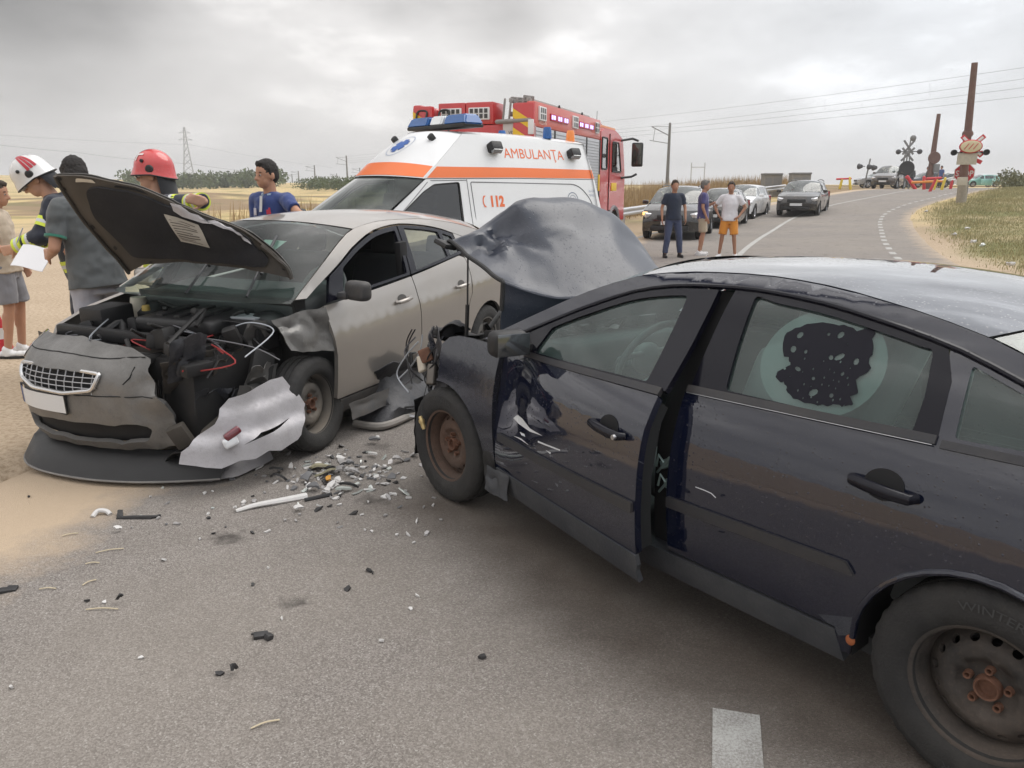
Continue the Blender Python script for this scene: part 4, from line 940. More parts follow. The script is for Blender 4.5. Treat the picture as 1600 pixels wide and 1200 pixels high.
for sd_ in (1, -1):
    f1 = fillet([Vector(p) for p in [(-.285,.30), (-.285,.60), (-.255,.80), (-.24,.935)]+[(x, bbelt(x)-.012) for x in xs(-.35,-1.30,8)]+[(-1.325,.60), (-1.325,.30)]], .012)
    d = B.side('front_door', f1, CHAMP, (sd_,), res=.06, thick=.03)
    fr = [Vector((-.30,bbelt(-.30)+.002))]+[Vector((x, bdrip(x)-.01)) for x in xs(-.40,-1.41,12)]+[Vector((-1.30,bbelt(-1.30)+.002))]
    ho = fillet([Vector((-.47,bbelt(-.47)+.02))]+[Vector((x, bdrip(x)-.04)) for x in xs(-.56,-1.36,9)]+[Vector((-1.265,bbelt(-1.26)+.02))], .02)
    B.side('window_frame', fr, GLOSS, (sd_,), off=.001, holes=[ho], parent=d, res=.05)
    if sd_ < 0: B.side('window', [Vector((-.44,bbelt(-.44)))]+[Vector((x, bdrip(x)-.03)) for x in xs(-.54,-1.37,9)]+[Vector((-1.25,bbelt(-1.25)))], GLASSC, (sd_,), off=-.012, thick=0, parent=d)
    q = [(-1.335,.30), (-1.335,.60), (-1.31,bbelt(-1.31)-.012)]+[(x, bbelt(x)-.012) for x in xs(-1.4,-2.12,7)]+[(-2.19,1.08), (-2.20,.92), (-2.17,.78), (-2.11,.68), (-2.08,.55), (-2.12,.30)]
    d2 = B.side('rear_door', fillet([Vector(p) for p in q], .012), CHAMP, (sd_,), res=.06, thick=.03)
    fr = [Vector((-1.315,bbelt(-1.31)+.002))]+[Vector((x, bdrip(x)-.01)) for x in xs(-1.425,-2.19,9)]+[Vector((-2.20,1.12))]
    h1 = fillet([Vector((-1.40,bbelt(-1.40)+.015)), Vector((-1.495,bdrip(-1.49)-.03))]+[Vector((x, bdrip(x)-.035)) for x in xs(-1.6,-1.97,4)]+[Vector((-1.94,bbelt(-1.94)+.018))], .015)
    h2 = fillet([Vector((-1.985,bbelt(-1.98)+.018)), Vector((-2.025,bdrip(-2.02)-.04)), Vector((-2.15,bdrip(-2.15)-.04)), Vector((-2.165,1.14))], .012)
    B.side('window_frame', fr, GLOSS, (sd_,), off=.001, holes=[h1, h2], parent=d2, res=.05)
    B.side('window', [Vector((-1.37,bbelt(-1.37)))]+[Vector((x, bdrip(x)-.025)) for x in xs(-1.47,-2.16,6)]+[Vector((-2.18,1.12))], GLASSC, (sd_,), off=-.012, thick=0, parent=d2)
    for x0, z0, dd in ((-1.10,.865,d), (-2.0,.872,d2)):
        h = MB(); y = B.W(x0, z0)
        h.tube([Vector((x0+a, sd_*(y+o_), z0+b_)) for a, b_, o_ in ((.09,-.01,.005), (.08,-.008,.03), (0,0,.042), (-.08,.006,.03), (-.09,.006,.005))], [.012,.015,.017,.015,.012], 10)
        h.build('door_handle', CHAMP, dd); B.side('handle_recess', circ(x0,z0+.008,.06,.032,16), TRIM, (sd_,), off=.0015, thick=0, parent=dd, res=.02)
    lo = [Vector((x, bdrip(x)+.004)) for x in xs(-.12,-2.55,20)]; up = [Vector((x, bgut(x))) for x in xs(-2.75,-.02,22)]
    B.side('roof_rail', lo+up, CHAMP, (sd_,), thick=.02, res=.05)
    a = circ(-2.52,.31,.36,n=16,a0=0,a1=PI)
    q = [Vector(p) for p in [(-2.125,.30), (-2.09,.55), (-2.12,.68), (-2.18,.78), (-2.21,.92), (-2.20,1.09), (-2.205,1.12)]]+[Vector((x, bdrip(x))) for x in xs(-2.21,-2.55,5)]+[Vector(p) for p in [(-2.78,1.28), (-3.05,1.10), (-3.25,.95), (-3.34,.80), (-3.35,.35), (-2.88,.25)]]+list(reversed(a))
    B.side('rear_quarter', q, CHAMP, (sd_,), res=.06, thick=.03)
    housing(b_root, -2.52, sd_*.85, .31, .365, sd_)
    B.side('sill', [Vector(p) for p in [(-.33,.19), (-.33,.285), (-2.12,.29), (-2.14,.19)]], TRIM, (sd_,), off=.0, thick=.06)
    if sd_ < 0:
        q = [Vector(p) for p in [(-.30,.24), (-.30,.60), (-.265,.80), (-.25,.93), (-.05,.955), (.2,.90), (.45,.80), (.52,.60), (.45,.34)]]+circ(0,.31,.36,n=14,a0=.1,a1=PI-.2)
        B.side('front_fender', q, CHAMP, (sd_,), res=.06)
mb = MB(); fL = [(-.30,.875,.30), (-.26,.86,.93), (.02,.80,.93), (-.02,.86,.72)]
sheet('front_fender', [(-.265,.872,.64), (-.245,.845,.935), (.16,.74,.90), (.10,.83,.70)], CHDENT, b_root, amp=.05, sc=6, seed=12, thick=.004)['label'] = 'crumpled remains of the driver side wing'
tx = [i/12 for i in range(13)]
E_ = [(lerp(-.86,-2.72,t_), WB(lerp(-.86,-2.72,t_), bgut(lerp(-.86,-2.72,t_)))+.002, bgut(lerp(-.86,-2.72,t_))+.002) for t_ in tx]
cz = Prof([(-2.95,1.39), (-2.4,1.455), (-1.8,1.492), (-1.3,1.492), (-.70,1.445)])
B.ribbon('roof', E_, [(lerp(-.70,-2.90,t_), cz(lerp(-.70,-2.90,t_))) for t_ in tx], CHAMP, 2.4, 23)
E_ = [(lerp(.02,-.85,t_), WB(lerp(.02,-.85,t_), bgut(lerp(.02,-.85,t_)))-.01, bgut(lerp(.02,-.85,t_))) for t_ in tx]
ws = B.ribbon('windscreen', E_, [(lerp(.26,-.68,t_), lerp(1.0,1.442,t_)+.03*math.sin(PI*t_)) for t_ in tx], GLASSC, 2.2, 19)
E_ = [(lerp(-2.76,-3.25,t_), WB(-2.8,1.2)-.04-.0*t_, lerp(1.29,.98,t_)) for t_ in tx]
B.ribbon('rear_window', E_, [(lerp(-2.93,-3.38,t_), lerp(1.38,1.0,t_)) for t_ in tx], GLASSC, 2.5, 15)
E_ = [(lerp(-3.24,-3.33,min(1,t_*3)), .80, lerp(.97,.25,t_)) for t_ in tx]
B.ribbon('tailgate', E_, [(lerp(-3.38,-3.46,math.sin(PI*min(1, t_*1.2)))if t_ < .8 else -3.42, lerp(1.0,.25,t_)) for t_ in tx], CHAMP, 3, 15, up=(-1,0,0))
for sd_ in (1, -1): MB().box((-3.30, sd_*.74, .90), (.14,.16,.24), (0,0,sd_*.5), 0, .05, 3).build('tail_lamp', REDL, b_root)
# wipers standing on the glass
WIP = mat('wiper_rubber', (.03,.032,.035), .5)
def wsp(y, t_, off=.012):
    e = Vector(E0[0]) if 0 else None
    xb, zb = lerp(.26,-.68,t_), lerp(1.0,1.442,t_)+.03*math.sin(PI*t_); xe = lerp(.02,-.85,t_); ye = WB(xe, bgut(xe)); k = min(1, abs(y)/ye)**2.2
    return Vector((xb+(xe-xb)*k+off*.45, y, zb+(bgut(xe)-zb)*k+off*.9))
for (ya, ta, yb, tb) in ((.10,.30,-.02,.62), (.50,.25,.30,.72)):
    q = MB(); P0, P1 = wsp(ya, ta, .03), wsp(yb, tb, .02); q.tube([lerp(P0, P1, i/6)+Vector((.005,0,.01))*math.sin(PI*i/6) for i in range(7)], .011, 8)
    q.tube([wsp(ya+.05, .02, .03), lerp(P0, P1, .5)+Vector((.012,0,.022))], .008, 8)
    q.build('wiper', WIP, b_root)
tk_ = MB(); tk_.grid(lambda u, v: wsp(.20+.16*u, .42+.30*v, -.012), 5, 5); tk_.build('paper_sticker', mat('pale_green_paper', (.50,.62,.56), .7), ws)
# interior
q = MB(); q.box((-1.6,0,.26), (2.7,1.5,.06)); q.box((-.35,0,.66), (.35,1.4,.6), None, 0, .08); q.build('cabin_floor', MATS['cabin_dark'], b_root)
q = MB(); q.box((-.38,0,.92), (.55,1.40,.14), (0,.12,0), 0, .05, 3); q.build('dashboard', mat('dash_plastic', (.05,.055,.056), .7), b_root)
q = MB(); torus(q, (-.80,.38,.95), .185, .016, Matrix.Rotation(math.radians(62), 4, 'Y')); q.sphere((-.78,.38,.95), (.05,.10,.08)); q.cap((-.78,.38,.94), (-.5,.38,.84), .03, .035); q.build('steering_wheel', MATS['wheel_plastic'], b_root)
for y in (.38, -.38): seat(b_root, -1.40, y, .38, mat('charcoal_upholstery', (.035,.036,.04), .9, var=.3), w=.5)
q = MB(); q.box((-2.05,0,.48), (.5,1.25,.2), None, 0, .07, 3); q.box((-2.32,0,.80), (.16,1.22,.62), (0,-.35,0), 0, .07, 3); q.build('rear_bench', MATS['charcoal_upholstery'], b_root)
for y in (.42, -.42):
    q = MB(); q.box((-2.44,y,1.16), (.10,.27,.17), (0,-.3,0), 0, .045, 3); q.build('headrest', MATS['charcoal_upholstery'], b_root)
q = MB(); q.box((-1.36,.72,.80), (.10,.06,.95), (0,.08,0), 0, .02); q.build('door_pillar', DARK, b_root)
q = MB(); q.box((-.42,.97,1.02), (.10,.19,.13), (0,0,-.25), 0, .045, 4); q.box((-.40,.87,.985), (.07,.08,.05), None, 0, .02); q.build('wing_mirror', TRIM, b_root)
q = MB(); q.box((-.42,-.97,1.02), (.10,.19,.13), (0,0,.25), 0, .045, 4); q.box((-.40,-.87,.985), (.07,.08,.05), None, 0, .02); q.build('wing_mirror', CHAMP, b_root)
GREYCOV = mat('grey_wheel_cover', (.13,.125,.12), .5, .3, var=.4, dirt=.5, dcol=(.20,.18,.15))
wheel(b_root, -.09, .865, .312, 1, .312, .20, .195, lambda o: steel_rim('rim', .198, o, mat('scraped_steel_wheel', (.11,.105,.10), .5, .4, var=.5, dirt=.5), RUST2, nh=10, y0=.0, hole=(.022,.014)), .10, .06)
for x, sd_ in ((0,-1), (-2.52,1), (-2.52,-1)): wheel(b_root, x, .865, .312, sd_, .312, .20, .195, lambda o: steel_rim('rim', .198, o, GREYCOV, GREYCOV, nh=16, y0=.01))
# bonnet thrown open: painted skin, felt pad and sticker underneath
cn = [[(-.03,-.68,1.10), (.10,-.675,1.27), (.27,-.66,1.47), (.40,-.63,1.65), (.47,-.60,1.755)],
      [(.06,-.36,1.185), (.17,-.36,1.34), (.30,-.36,1.50), (.41,-.35,1.66), (.46,-.33,1.755)],
      [(.08,0,1.215), (.15,0,1.34), (.23,0,1.45), (.30,0,1.59), (.335,0,1.675)],
      [(.05,.36,1.20), (.09,.36,1.30), (.14,.36,1.385), (.18,.35,1.47), (.205,.33,1.525)],
      [(-.06,.60,1.15), (-.04,.58,1.22), (-.01,.55,1.31), (.04,.52,1.39), (.08,.50,1.44)],
      [(-.12,.70,1.12), (-.11,.69,1.17), (-.08,.67,1.23), (-.03,.64,1.30), (.0,.62,1.335)]]
g = [[crumple(v, .012, 5, 6) for v in r] for r in net(cn, 9, 9)]
hood = netmb(g, thick=.004).build('bonnet', CHDENT, b_root, ang=35)
nu, nv = len(g), len(g[0])
def gpt(u, v, off):
    i, j = u*(nu-1), v*(nv-1); a, b_ = min(int(i), nu-2), min(int(j), nv-2)
    p = lerp(lerp(g[a][b_], g[a+1][b_], i-a), lerp(g[a][b_+1], g[a+1][b_+1], i-a), j-b_)
    n = (g[min(a+2, nu-1)][b_]-g[a][b_]).cross(g[a][min(b_+2, nv-1)]-g[a][b_]).normalized()
    if n.x < 0: n = -n
    if n.z > 0 and n.x < .2: n = -n
    return p+n*off
q = MB(); q.grid(lambda a, b_: gpt(.01+.98*a, .015+.97*b_, .022), 46, 40, thick=.012); inner = q.build('inner_frame', UNDERM, hood, ang=40)
pad = fillet([Vector(p) for p in [(.17,.12), (.14,.55), (.20,.80), (.30,.865), (.55,.84), (.72,.84), (.80,.72), (.82,.30), (.76,.13), (.48,.07)]], .05)
q = MB(); q.poly(pad, lambda u, v: gpt(u, v, .040), (), .02, .035, out=(1,0,-.3), nrm=False); q.build('felt_pad', PADM, inner)
q = MB(); q.poly([Vector(p) for p in [(.455,.36), (.455,.72), (.565,.72), (.565,.36)]], lambda u, v: gpt(u, v, .047), (), 0, .03, out=(1,0,-.3), nrm=False); st_ = q.build('instruction_sticker', mat('sticker_paper', (.42,.40,.36), .7, var=.2, vscale=30), inner)
q = MB()
for i in range(9): q.poly([Vector((.465+.09*a, .40+.032*i+.012*b_)) for a, b_ in ((0,0), (0,1), (.92-.25*(i % 3 == 1),1), (.92-.25*(i % 3 == 1),0))], lambda u, v: gpt(u, v, .0485), (), 0, .03, out=(1,0,-.3), nrm=False)
q.build('printed_lines', mat('sticker_print', (.12,.11,.10), .7), st_)
for i, (u, v, a, b_) in enumerate(((.20,.90,.045,.035), (.36,.915,.06,.03), (.50,.915,.02,.045), (.07,.93,.015,.03), (.055,.80,.02,.02), (.10,.25,.012,.02), (.24,.05,.012,.012), (.92,.5,.02,.03), (.90,.20,.015,.02), (.07,.45,.015,.02))):
    q = MB(); q.poly(fillet([Vector((u-a,v-b_)), Vector((u+a,v-b_*.6)), Vector((u+a*.7,v+b_)), Vector((u-a*.8,v+b_*.7))], .01), lambda u, v: gpt(u, v, .026), (), 0, .02, out=(1,0,-.3), nrm=False); q.build('frame_hole', DARK if i else mat('cream_plastic', (.55,.50,.42), .5), inner)
for u in (.045, .955):
    q = MB(); q.tube([gpt(u, t_/10, .03) for t_ in range(0, 11)], .012, 6); q.build('frame_rib', UNDERM, inner)
lp = [[gpt(u, v+.04*math.sin(u*17), .052+.03*(1-v)*2) for v in xs(.80,1.0,6)] for u in xs(.50,.86,12)]
q = netmb([[crumple(v, .02, 9, 3) for v in r] for r in lp], thick=.003); q.build('folded_back_skin', SILV, hood)
# engine bay
eb = MB(); random.seed(31); ENG = MATS['oily_engine']
eb.box((.25,-.1,.48), (.78,1.35,.5), None, 0, .06); eb.box((-.16,0,.70), (.10,1.4,.55))
for _ in range(46): eb.box((random.uniform(-.08,.62), random.uniform(-.66,.62), random.uniform(.64,.84)), (random.uniform(.05,.16), random.uniform(.05,.16), random.uniform(.05,.14)), (random.uniform(-.3,.3), random.uniform(-.3,.3), random.uniform(0,3)), 0, .02)
for _ in range(15):
    a = Vector((random.uniform(-.05,.6), random.uniform(-.6,.65), random.uniform(.70,.88))); eb.tube(cr([a, a+Vector((random.uniform(-.2,.2), random.uniform(-.2,.2), .08)), a+Vector((random.uniform(-.3,.3), random.uniform(-.3,.3), -.05))], 5), random.uniform(.008,.022), 7)
for i in range(9):
    a = Vector((random.uniform(.10,.70), random.uniform(.45,.70), random.uniform(.30,.72))); R3 = lambda k: Vector((random.uniform(-k,k), random.uniform(-k,k), random.uniform(-k,k)))
    sheet('crushed_inner_panel', [a+R3(.06)+Vector((-.12,0,-.12)), a+R3(.06)+Vector((.12,-.05,-.12)), a+R3(.06)+Vector((.12,.02,.12)), a+R3(.06)+Vector((-.12,.04,.12))], (CRK, UNDERM, CHDENT)[i % 3], b_root, amp=.06, sc=9, seed=40+i, n=10)
for _ in range(3):
    a = Vector((random.uniform(.05,.65), random.uniform(.55,.72), random.uniform(.35,.7))); eb.box(a, (random.uniform(.05,.2), random.uniform(.04,.1), random.uniform(.05,.2)), (random.uniform(-.5,.5), random.uniform(-.5,.5), random.uniform(0,3)), 0, .015)
eb.build('engine_bay', ENG, b_root)
rad = MB(); rad.box((.62,-.12,.52), (.04,.95,.42), (0,-.12,.06), 0, .008); ro_ = rad.build('radiator', mat('radiator_metal', (.13,.13,.13), .5, .6, var=.4), b_root)
rad = MB()
for k in range(26): rad.box((.645,-.57+.036*k,.52), (.006,.008,.38), (0,-.12,.06))
rad.build('radiator_fins', STEEL, ro_)
bt = MB(); bt.box((.05,.46,.78), (.20,.28,.20), (0,0,.08), 0, .012); bo_ = bt.build('battery', BLACK, b_root); bt = MB(); bt.box((.05,.46,.885), (.16,.22,.012), (0,0,.08), 0, .003); bt.build('battery_label', mat('battery_label_grey', (.30,.31,.33), .5), bo_)
for k in range(16):
    a = Vector((random.uniform(.1,.65), random.uniform(-.5,.66), random.uniform(.72,.84))); wq = MB(); wq.tube(cr([a, a+Vector((random.uniform(-.15,.15), random.uniform(-.2,.2), .05)), a+Vector((random.uniform(-.25,.25), random.uniform(-.3,.3), .0)), a+Vector((random.uniform(-.3,.3), random.uniform(-.4,.4), -.08))], 6), .0045, 6); wq.build('loose_wire', [mat('pale_wire', (.34,.36,.39), .4), mat('grey_wire', (.10,.10,.11), .5), mat('red_wire', (.30,.03,.03), .5), BLACK][k % 4], b_root)
q = MB(); q.lathe([(0,.015), (.022,.015), (.026,.0), (.026,-.02)], 16, Matrix.Translation((.22,-.25,.92)) @ Matrix.Rotation(PI/2, 4, 'X')); q.build('oil_cap', mat('cap_yellow', (.30,.22,.05), .5), b_root)
q = MB(); q.box((.14,.1,.85), (.44,.60,.10), (0,.05,.1), 0, .04, 3)
for k in (-.15,0,.15): q.box((.14,.1+k,.905), (.34,.05,.02), (0,.05,.1), 0, .008)
q.box((.55,-.1,.80), (.06,1.1,.08), None, 0, .02); q.sphere((-.02,.55,.84), (.12,.12,.08)); q.sphere((-.02,-.50,.84), (.12,.12,.08))
q.box((.30,-.52,.84), (.26,.20,.18), (0,.03,.05), 0, .02); q.build('engine_cover', BLACK, b_root)
q = MB(); q.lathe([(0,.03), (.05,.03), (.055,.0), (.055,-.14)], 20, Matrix.Translation((.05,-.52,.92)) @ Matrix.Rotation(PI/2, 4, 'X')); q.build('fluid_bottle', mat('cream_plastic', (.55,.50,.42), .5), b_root)
# bumper skin shoved to the passenger side
def nose(y):
    return .90-.30*abs((y+.27)/.62)**2.6 if y < -.27 else .90-.20*abs((y+.27)/.75)**2.2
zr = Prof([(.18,-.05), (.26,-.005), (.36,.012), (.50,.02), (.60,.012), (.68,-.02), (.75,-.08), (.82,-.20)])
NOSE = lambda y, z: Vector((nose(y)+zr(z)-.10*max(0, z-.62), y*(1-.10*max(0, z-.6)), z))
fp = fillet([Vector(p) for p in [(-.93,.24), (-.95,.50), (-.92,.70), (-.70,.80), (-.25,.815), (.20,.78), (.36,.70), (.42,.52), (.50,.40), (.46,.22), (.10,.185), (-.60,.185)]], .04)
grl = fillet([Vector(p) for p in [(-.615,.655), (-.59,.575), (-.42,.535), (-.15,.528), (.06,.56), (.10,.655)]], .03)
low_i = fillet([Vector(p) for p in [(-.66,.35), (-.60,.245), (-.1,.225), (.30,.245), (.36,.35)]], .03)
q = MB(); q.poly(fp, lambda u, v: crumple(NOSE(u, v), .012+.05*sstep((u-.05)/.4), 5, 4), [grl, low_i], .03, .045, out=(1,0,0), nrm=False); bump = q.build('front_bumper', CHDENT, b_root, ang=40)
bump['label'] = 'torn front bumper skin pushed sideways'
q = MB(); q.poly(fillet([Vector(p) for p in [(-.64,.67), (-.61,.56), (-.42,.515), (-.15,.508), (.08,.545), (.12,.67)]], .03), lambda u, v: NOSE(u, v)+Vector((-.03,0,0)), (), 0, .05, out=(1,0,0)); q.poly(low_i, lambda u, v: NOSE(u, v)+Vector((-.05,0,0)), (), 0, .05, out=(1,0,0)); q.build('grille_backing', DARK, bump)
q = MB(); q.tube([NOSE(p.x, p.y)+Vector((.012,0,0)) for p in grl], .013, 8, closed=True); q.build('grille_frame', mat('dull_chrome', (.6,.6,.6), .22, .9), bump)
q = MB()
for z in (.565, .595, .625): q.tube([NOSE(y, z)+Vector((.0,0,0)) for y in xs(-.60 if z > .58 else -.5,.08,10)], .0035, 5)
for y in xs(-.55,.04,9): q.tube([NOSE(y, z)+Vector((.0,0,0)) for z in (.53,.59,.655)], .0035, 5)
q.build('grille_mesh', STEEL, bump)
q = MB(); q.grid(lambda u, v: NOSE(-.67+.52*u, .405+.105*v)+Vector((.016,0,0)), 12, 3); pl = q.build('number_plate', mat('plate_white', (.62,.63,.64), .4), bump)
q = MB(); q.grid(lambda u, v: NOSE(-.67+.065*u, .405+.105*v)+Vector((.018,0,0)), 4, 3); q.build('plate_band', mat('plate_blue', (.02,.09,.36), .4), pl)
q = MB(); q.poly(fillet([Vector(p) for p in [(-.93,.70), (-.90,.62), (-.72,.66), (-.68,.79), (-.80,.80)]], .03), lambda u, v: NOSE(u, v)+Vector((.012,0,0)), (), .02, .04, out=(1,0,0)); q.build('headlamp', LENS, b_root)
q = MB(); q.grid(lambda u, v: Vector((.60-.1*abs(2*u-1)**3, -.95+1.5*u, .60+.16*v)), 14, 3); q.build('slam_panel', UNDERM, b_root)
for pts in ([(y, .518+.02*abs(y+.27)) for y in xs(-.90,.40,20)], [(y, .742-.03*abs(y+.3)) for y in xs(-.90,.30,18)], [(.30,.66), (.27,.61), (.24,.585)]):
    q = MB(); q.tube([crumple(NOSE(*p), .012+.05*sstep((p[0]-.05)/.4), 5, 4)+Vector((.001,0,0)) for p in pts], .0035, 5); q.build('panel_crack', DARK, bump)
q = MB(); q.poly(fillet([Vector(p) for p in [(-.86,.40), (-.84,.32), (-.74,.30), (-.72,.38)]], .02), lambda u, v: NOSE(u, v)+Vector((.003,0,0)), (), 0, .03, out=(1,0,0)); q.build('fog_recess', BLACK, bump)
q = MB(); q.tube([NOSE(p.x, p.y)+Vector((.014,0,0)) for p in fillet([Vector(p) for p in [(-.675,.400), (-.675,.515), (-.145,.515), (-.145,.400)]], .01)], .006, 6, closed=True); q.build('plate_holder', BLACK, bump)
# splitter hanging on the ground, its edge worn pale
sp = [[Vector((nose(y)+o_, y, z)) for o_, z in ((-.10,.17), (.0,.14), (.055,.075), (.085,.035))] for y in xs(-.92,.70,26)]
q = netmb([[crumple(v, .012, 7, 2) for v in r] for r in sp], thick=.006); q.build('splitter', BLACK, b_root)
q = MB(); q.tube([r[-1]+Vector((.004,0,.002)) for r in sp], .007, 6); q.build('splitter_edge', mat('scuffed_edge', (.20,.19,.18), .7, var=.5), b_root)
# torn bumper corner standing in front of the left wheel, with the side lamp still in it
outl = [Vector(p) for p in [(.885,.235), (.865,.30), (.80,.355), (.70,.43), (.655,.505), (.60,.555), (.44,.575), (.30,.60), (.20,.595), (.165,.54), (.12,.47), (.09,.405), (.15,.335), (.205,.29), (.235,.255), (.275,.235), (.42,.22), (.50,.235), (.585,.205), (.66,.215), (.74,.19), (.80,.20)]]
slit = [Vector(p) for p in [(.62,.30), (.50,.345), (.36,.35), (.25,.36), (.36,.34), (.50,.325)]]
def corner(u, v):
    y = .965-1.15*max(0, u-.45)**1.6-.26*(v-.15)+.035*sstep((.37-v)/.05)-.02*sstep((v-.47)/.03)
    return crumple(Vector((u, y, v-.03)), .012, 3.2, 14)
tq_ = MB(); tq_.poly(outl, corner, [slit], .005, .03, out=(0,1,0), nrm=False); tp = tq_.build('torn_bumper_corner', SILV, b_root, ang=30); tp['label'] = 'torn silver bumper corner standing before the wheel'
q = MB(); q.box((.69,.865,.305), (.085,.05,.06), (.2,.3,-.5), 0, .018, 3); o = q.build('side_lamp', mat('cracked_lens', (.70,.71,.73), .15, coat=1), tp)
q = MB(); q.box((.675,.868,.35), (.10,.055,.045), (.2,.5,-.5), 0, .016, 3); q.build('lamp_lens', mat('maroon_lens', (.14,.02,.03), .15, coat=1), o)
q = MB(); q.box((.52,.62,.30), (.25,.18,.10), (.2,.3,.5), 0, .03); q.box((.72,.52,.30), (.06,.10,.14), (.4,.2,.6), 0, .012); q.build('bracket_remains', UNDERM, b_root)
sheet('liner_rag', [(.40,.55,.18), (.75,.40,.14), (.78,.62,.26), (.42,.74,.30)], BLACK, b_root, amp=.06, sc=8, seed=19)
# scraped sill
sheet('bent_sill_strip', [(-.34,.90,.26), (-.34,.93,.15), (-1.25,.93,.15), (-1.25,.90,.25)], TRIM, b_root, amp=.04, sc=5, seed=23)
# ------------------------------------------------------------------ ambulance
ORNG = mat('orange_stripe', (.78,.17,.035), .4, coat=.3)
ORTX = mat('orange_lettering', (.75,.16,.05), .5)
BLUEL = mat('blue_beacon', (.003,.085,.30), .18, coat=.5, var=.25)
WA = mkW([(.15,.88), (.3,.93), (.6,.95), (1.1,.945), (1.3,.905), (1.76,.818), (1.85,.797), (2.2,.685), (2.33,.64), (2.45,.58)], (.006, -1.6, .12, .3, .08, -3.4))
AANG = math.radians(222.59)
a_root = thing('ambulance', 'white high roof ambulance van with orange stripe and blue light bar', 'ambulance', (-2.137, 10.128, 0), AANG)
B = Body(a_root, WA)
for sd_ in (1, -1):
    a1 = circ(0,.33,.38,n=16,a0=0,a1=PI); a2 = circ(-3.0,.33,.38,n=16,a0=0,a1=PI)
    outl = [Vector(p) for p in [(.78,.30), (.80,.75), (.72,.98), (.40,1.07), (.02,1.28), (-.68,1.755), (-2.3,1.765), (-3.905,1.755), (-3.985,1.36), (-4.0,.60), (-3.98,.28), (-3.38,.28)]]+list(reversed(a2))+[Vector((-2.6,.22)), Vector((-.40,.22))]+list(reversed(a1))
    win = fillet([Vector(p) for p in [(-.02,1.17), (-.283,1.362), (-.62,1.60), (-.80,1.690), (-1.205,1.716), (-1.195,1.10), (-.05,1.12)]], .03)
    side_ = B.side('body_side', outl, WHITEP, (sd_,), holes=[win], res=.09, thick=.03)
    B.side('window', [Vector(p) for p in [(.02,1.15), (-.28,1.38), (-.60,1.61), (-.80,1.70), (-1.22,1.73), (-1.21,1.08), (-.02,1.09)]], glass('dark_cab_glass', (.22,.26,.26), .015, 0, 1.5), (sd_,), off=-.012, thick=0, parent=side_)
    q = MB(); f = B.fn(sd_, .001); q.tube([f(p.x, p.y) for p in win], .008, 6, closed=True); q.build('window_seal', BLACK, side_)
    for pts in ([(-1.34,1.757), (-1.345,1.14), (-1.33,.35)], [(.0,1.0), (.02,1.16), (-.27,1.37), (-.70,1.72)], [(-1.33,1.745), (-.75,1.738)]):
        q = MB(); q.tube([f(*p[:2]) for p in cr([(p[0], p[1], 0) for p in pts], 6)], .005, 5); q.build('door_seam', mat('seam_grey', (.16,.16,.17), .7), side_)
    q = MB(); q.tube([f(p.x, p.y) for p in fillet([Vector(p) for p in [(-1.42,1.05), (-1.40,1.722), (-3.50,1.69), (-3.80,1.42), (-3.82,1.05)]], [0,.03,.35,.2,0], 8)], .007, 6); q.build('panel_groove', mat('seam_grey', (.16,.16,.17), .7), side_)
    # raised roof
    ro = [Vector(p) for p in [(-.655,1.765), (-1.42,2.335), (-2.3,2.345), (-3.775,2.28), (-3.905,1.765), (-2.3,1.775)]]
    rs_ = B.side('roof_side', ro, WHITEP, (sd_,), res=.08, thick=.03)
    B.side('roof_stripe', [Vector(p) for p in [(-.70,1.772), (-.885,1.912), (-2.2,1.916), (-3.865,1.902), (-3.897,1.775), (-2.2,1.782)]], ORNG, (sd_,), off=.002, thick=0, parent=rs_)
    for x0, z0 in ((-1.90,2.18), (-3.46,2.135)):
        q = MB(); y = WA(x0, z0); q.box((x0, sd_*(y+.05), z0), (.19,.14,.12), (sd_*.45,0,0), 0, .025); o = q.build('side_floodlight', BLACK, rs_)
        q = MB(); q.box((x0, sd_*(y+.10), z0-.045), (.16,.07,.055), (sd_*.9,0,0), 0, .015); q.build('lamp_lens', mat('floodlight_lens', (.22,.23,.24), .12, coat=1), o)
    if sd_ > 0:
        ft = lambda u, v: B.fn(1, .003)(-2.085-u, 2.045-.005*u+v)
        text_mesh('lettering', 'AMBULANŢA', ORTX, .19, ft, rs_, bold=0, sx=1.05)
        ft = lambda u, v: B.fn(1, .003)(-1.69-u, 1.405+v)
        text_mesh('lettering', '112', ORTX, .19, ft, side_, bold=.010, sx=.92)
        hs = cr([(-1.60,1.545,0), (-1.575,1.50,0), (-1.575,1.44,0), (-1.60,1.395,0)], 5); fq = B.fn(1, .003)
        q = MB(); w = lambda t_: .014+.022*abs(2*t_-1)**3; vs = []
        for i, p in enumerate(hs): t_ = i/(len(hs)-1); vs += [fq(p.x-w(t_), p.y), fq(p.x+w(t_)*.3, p.y)]
        q.add(vs, [(2*i, 2*i+1, 2*i+3, 2*i+2) for i in range(len(hs)-1)]); q.build('handset_symbol', ORTX, side_)
        q = MB(); f3 = B.fn(1, .004)
        for r0, r1 in ((.108,.118), (.070,.076)): q.poly(circ(-3.34,1.46,r1,n=36), f3, [circ(-3.34,1.46,r0,n=36)], 0, .03, out=(0,1,0))
        q.poly([Vector((-3.38,1.435)), Vector((-3.30,1.435)), Vector((-3.30,1.49)), Vector((-3.36,1.50))], f3, (), 0, .03, out=(0,1,0)); q.build('service_emblem', mat('emblem_blue', (.12,.16,.24), .6), side_)
        text_mesh('lettering', '26-130', mat('faint_blue', (.35,.40,.50), .6), .05, lambda u, v: B.fn(1, .003)(-3.72-u, 1.575+v), side_)
        text_mesh('lettering', 'TIP B2', MATS['faint_blue'], .05, lambda u, v: B.fn(1, .003)(-3.72-u, 1.51+v), side_)
tx = [i/12 for i in range(13)]
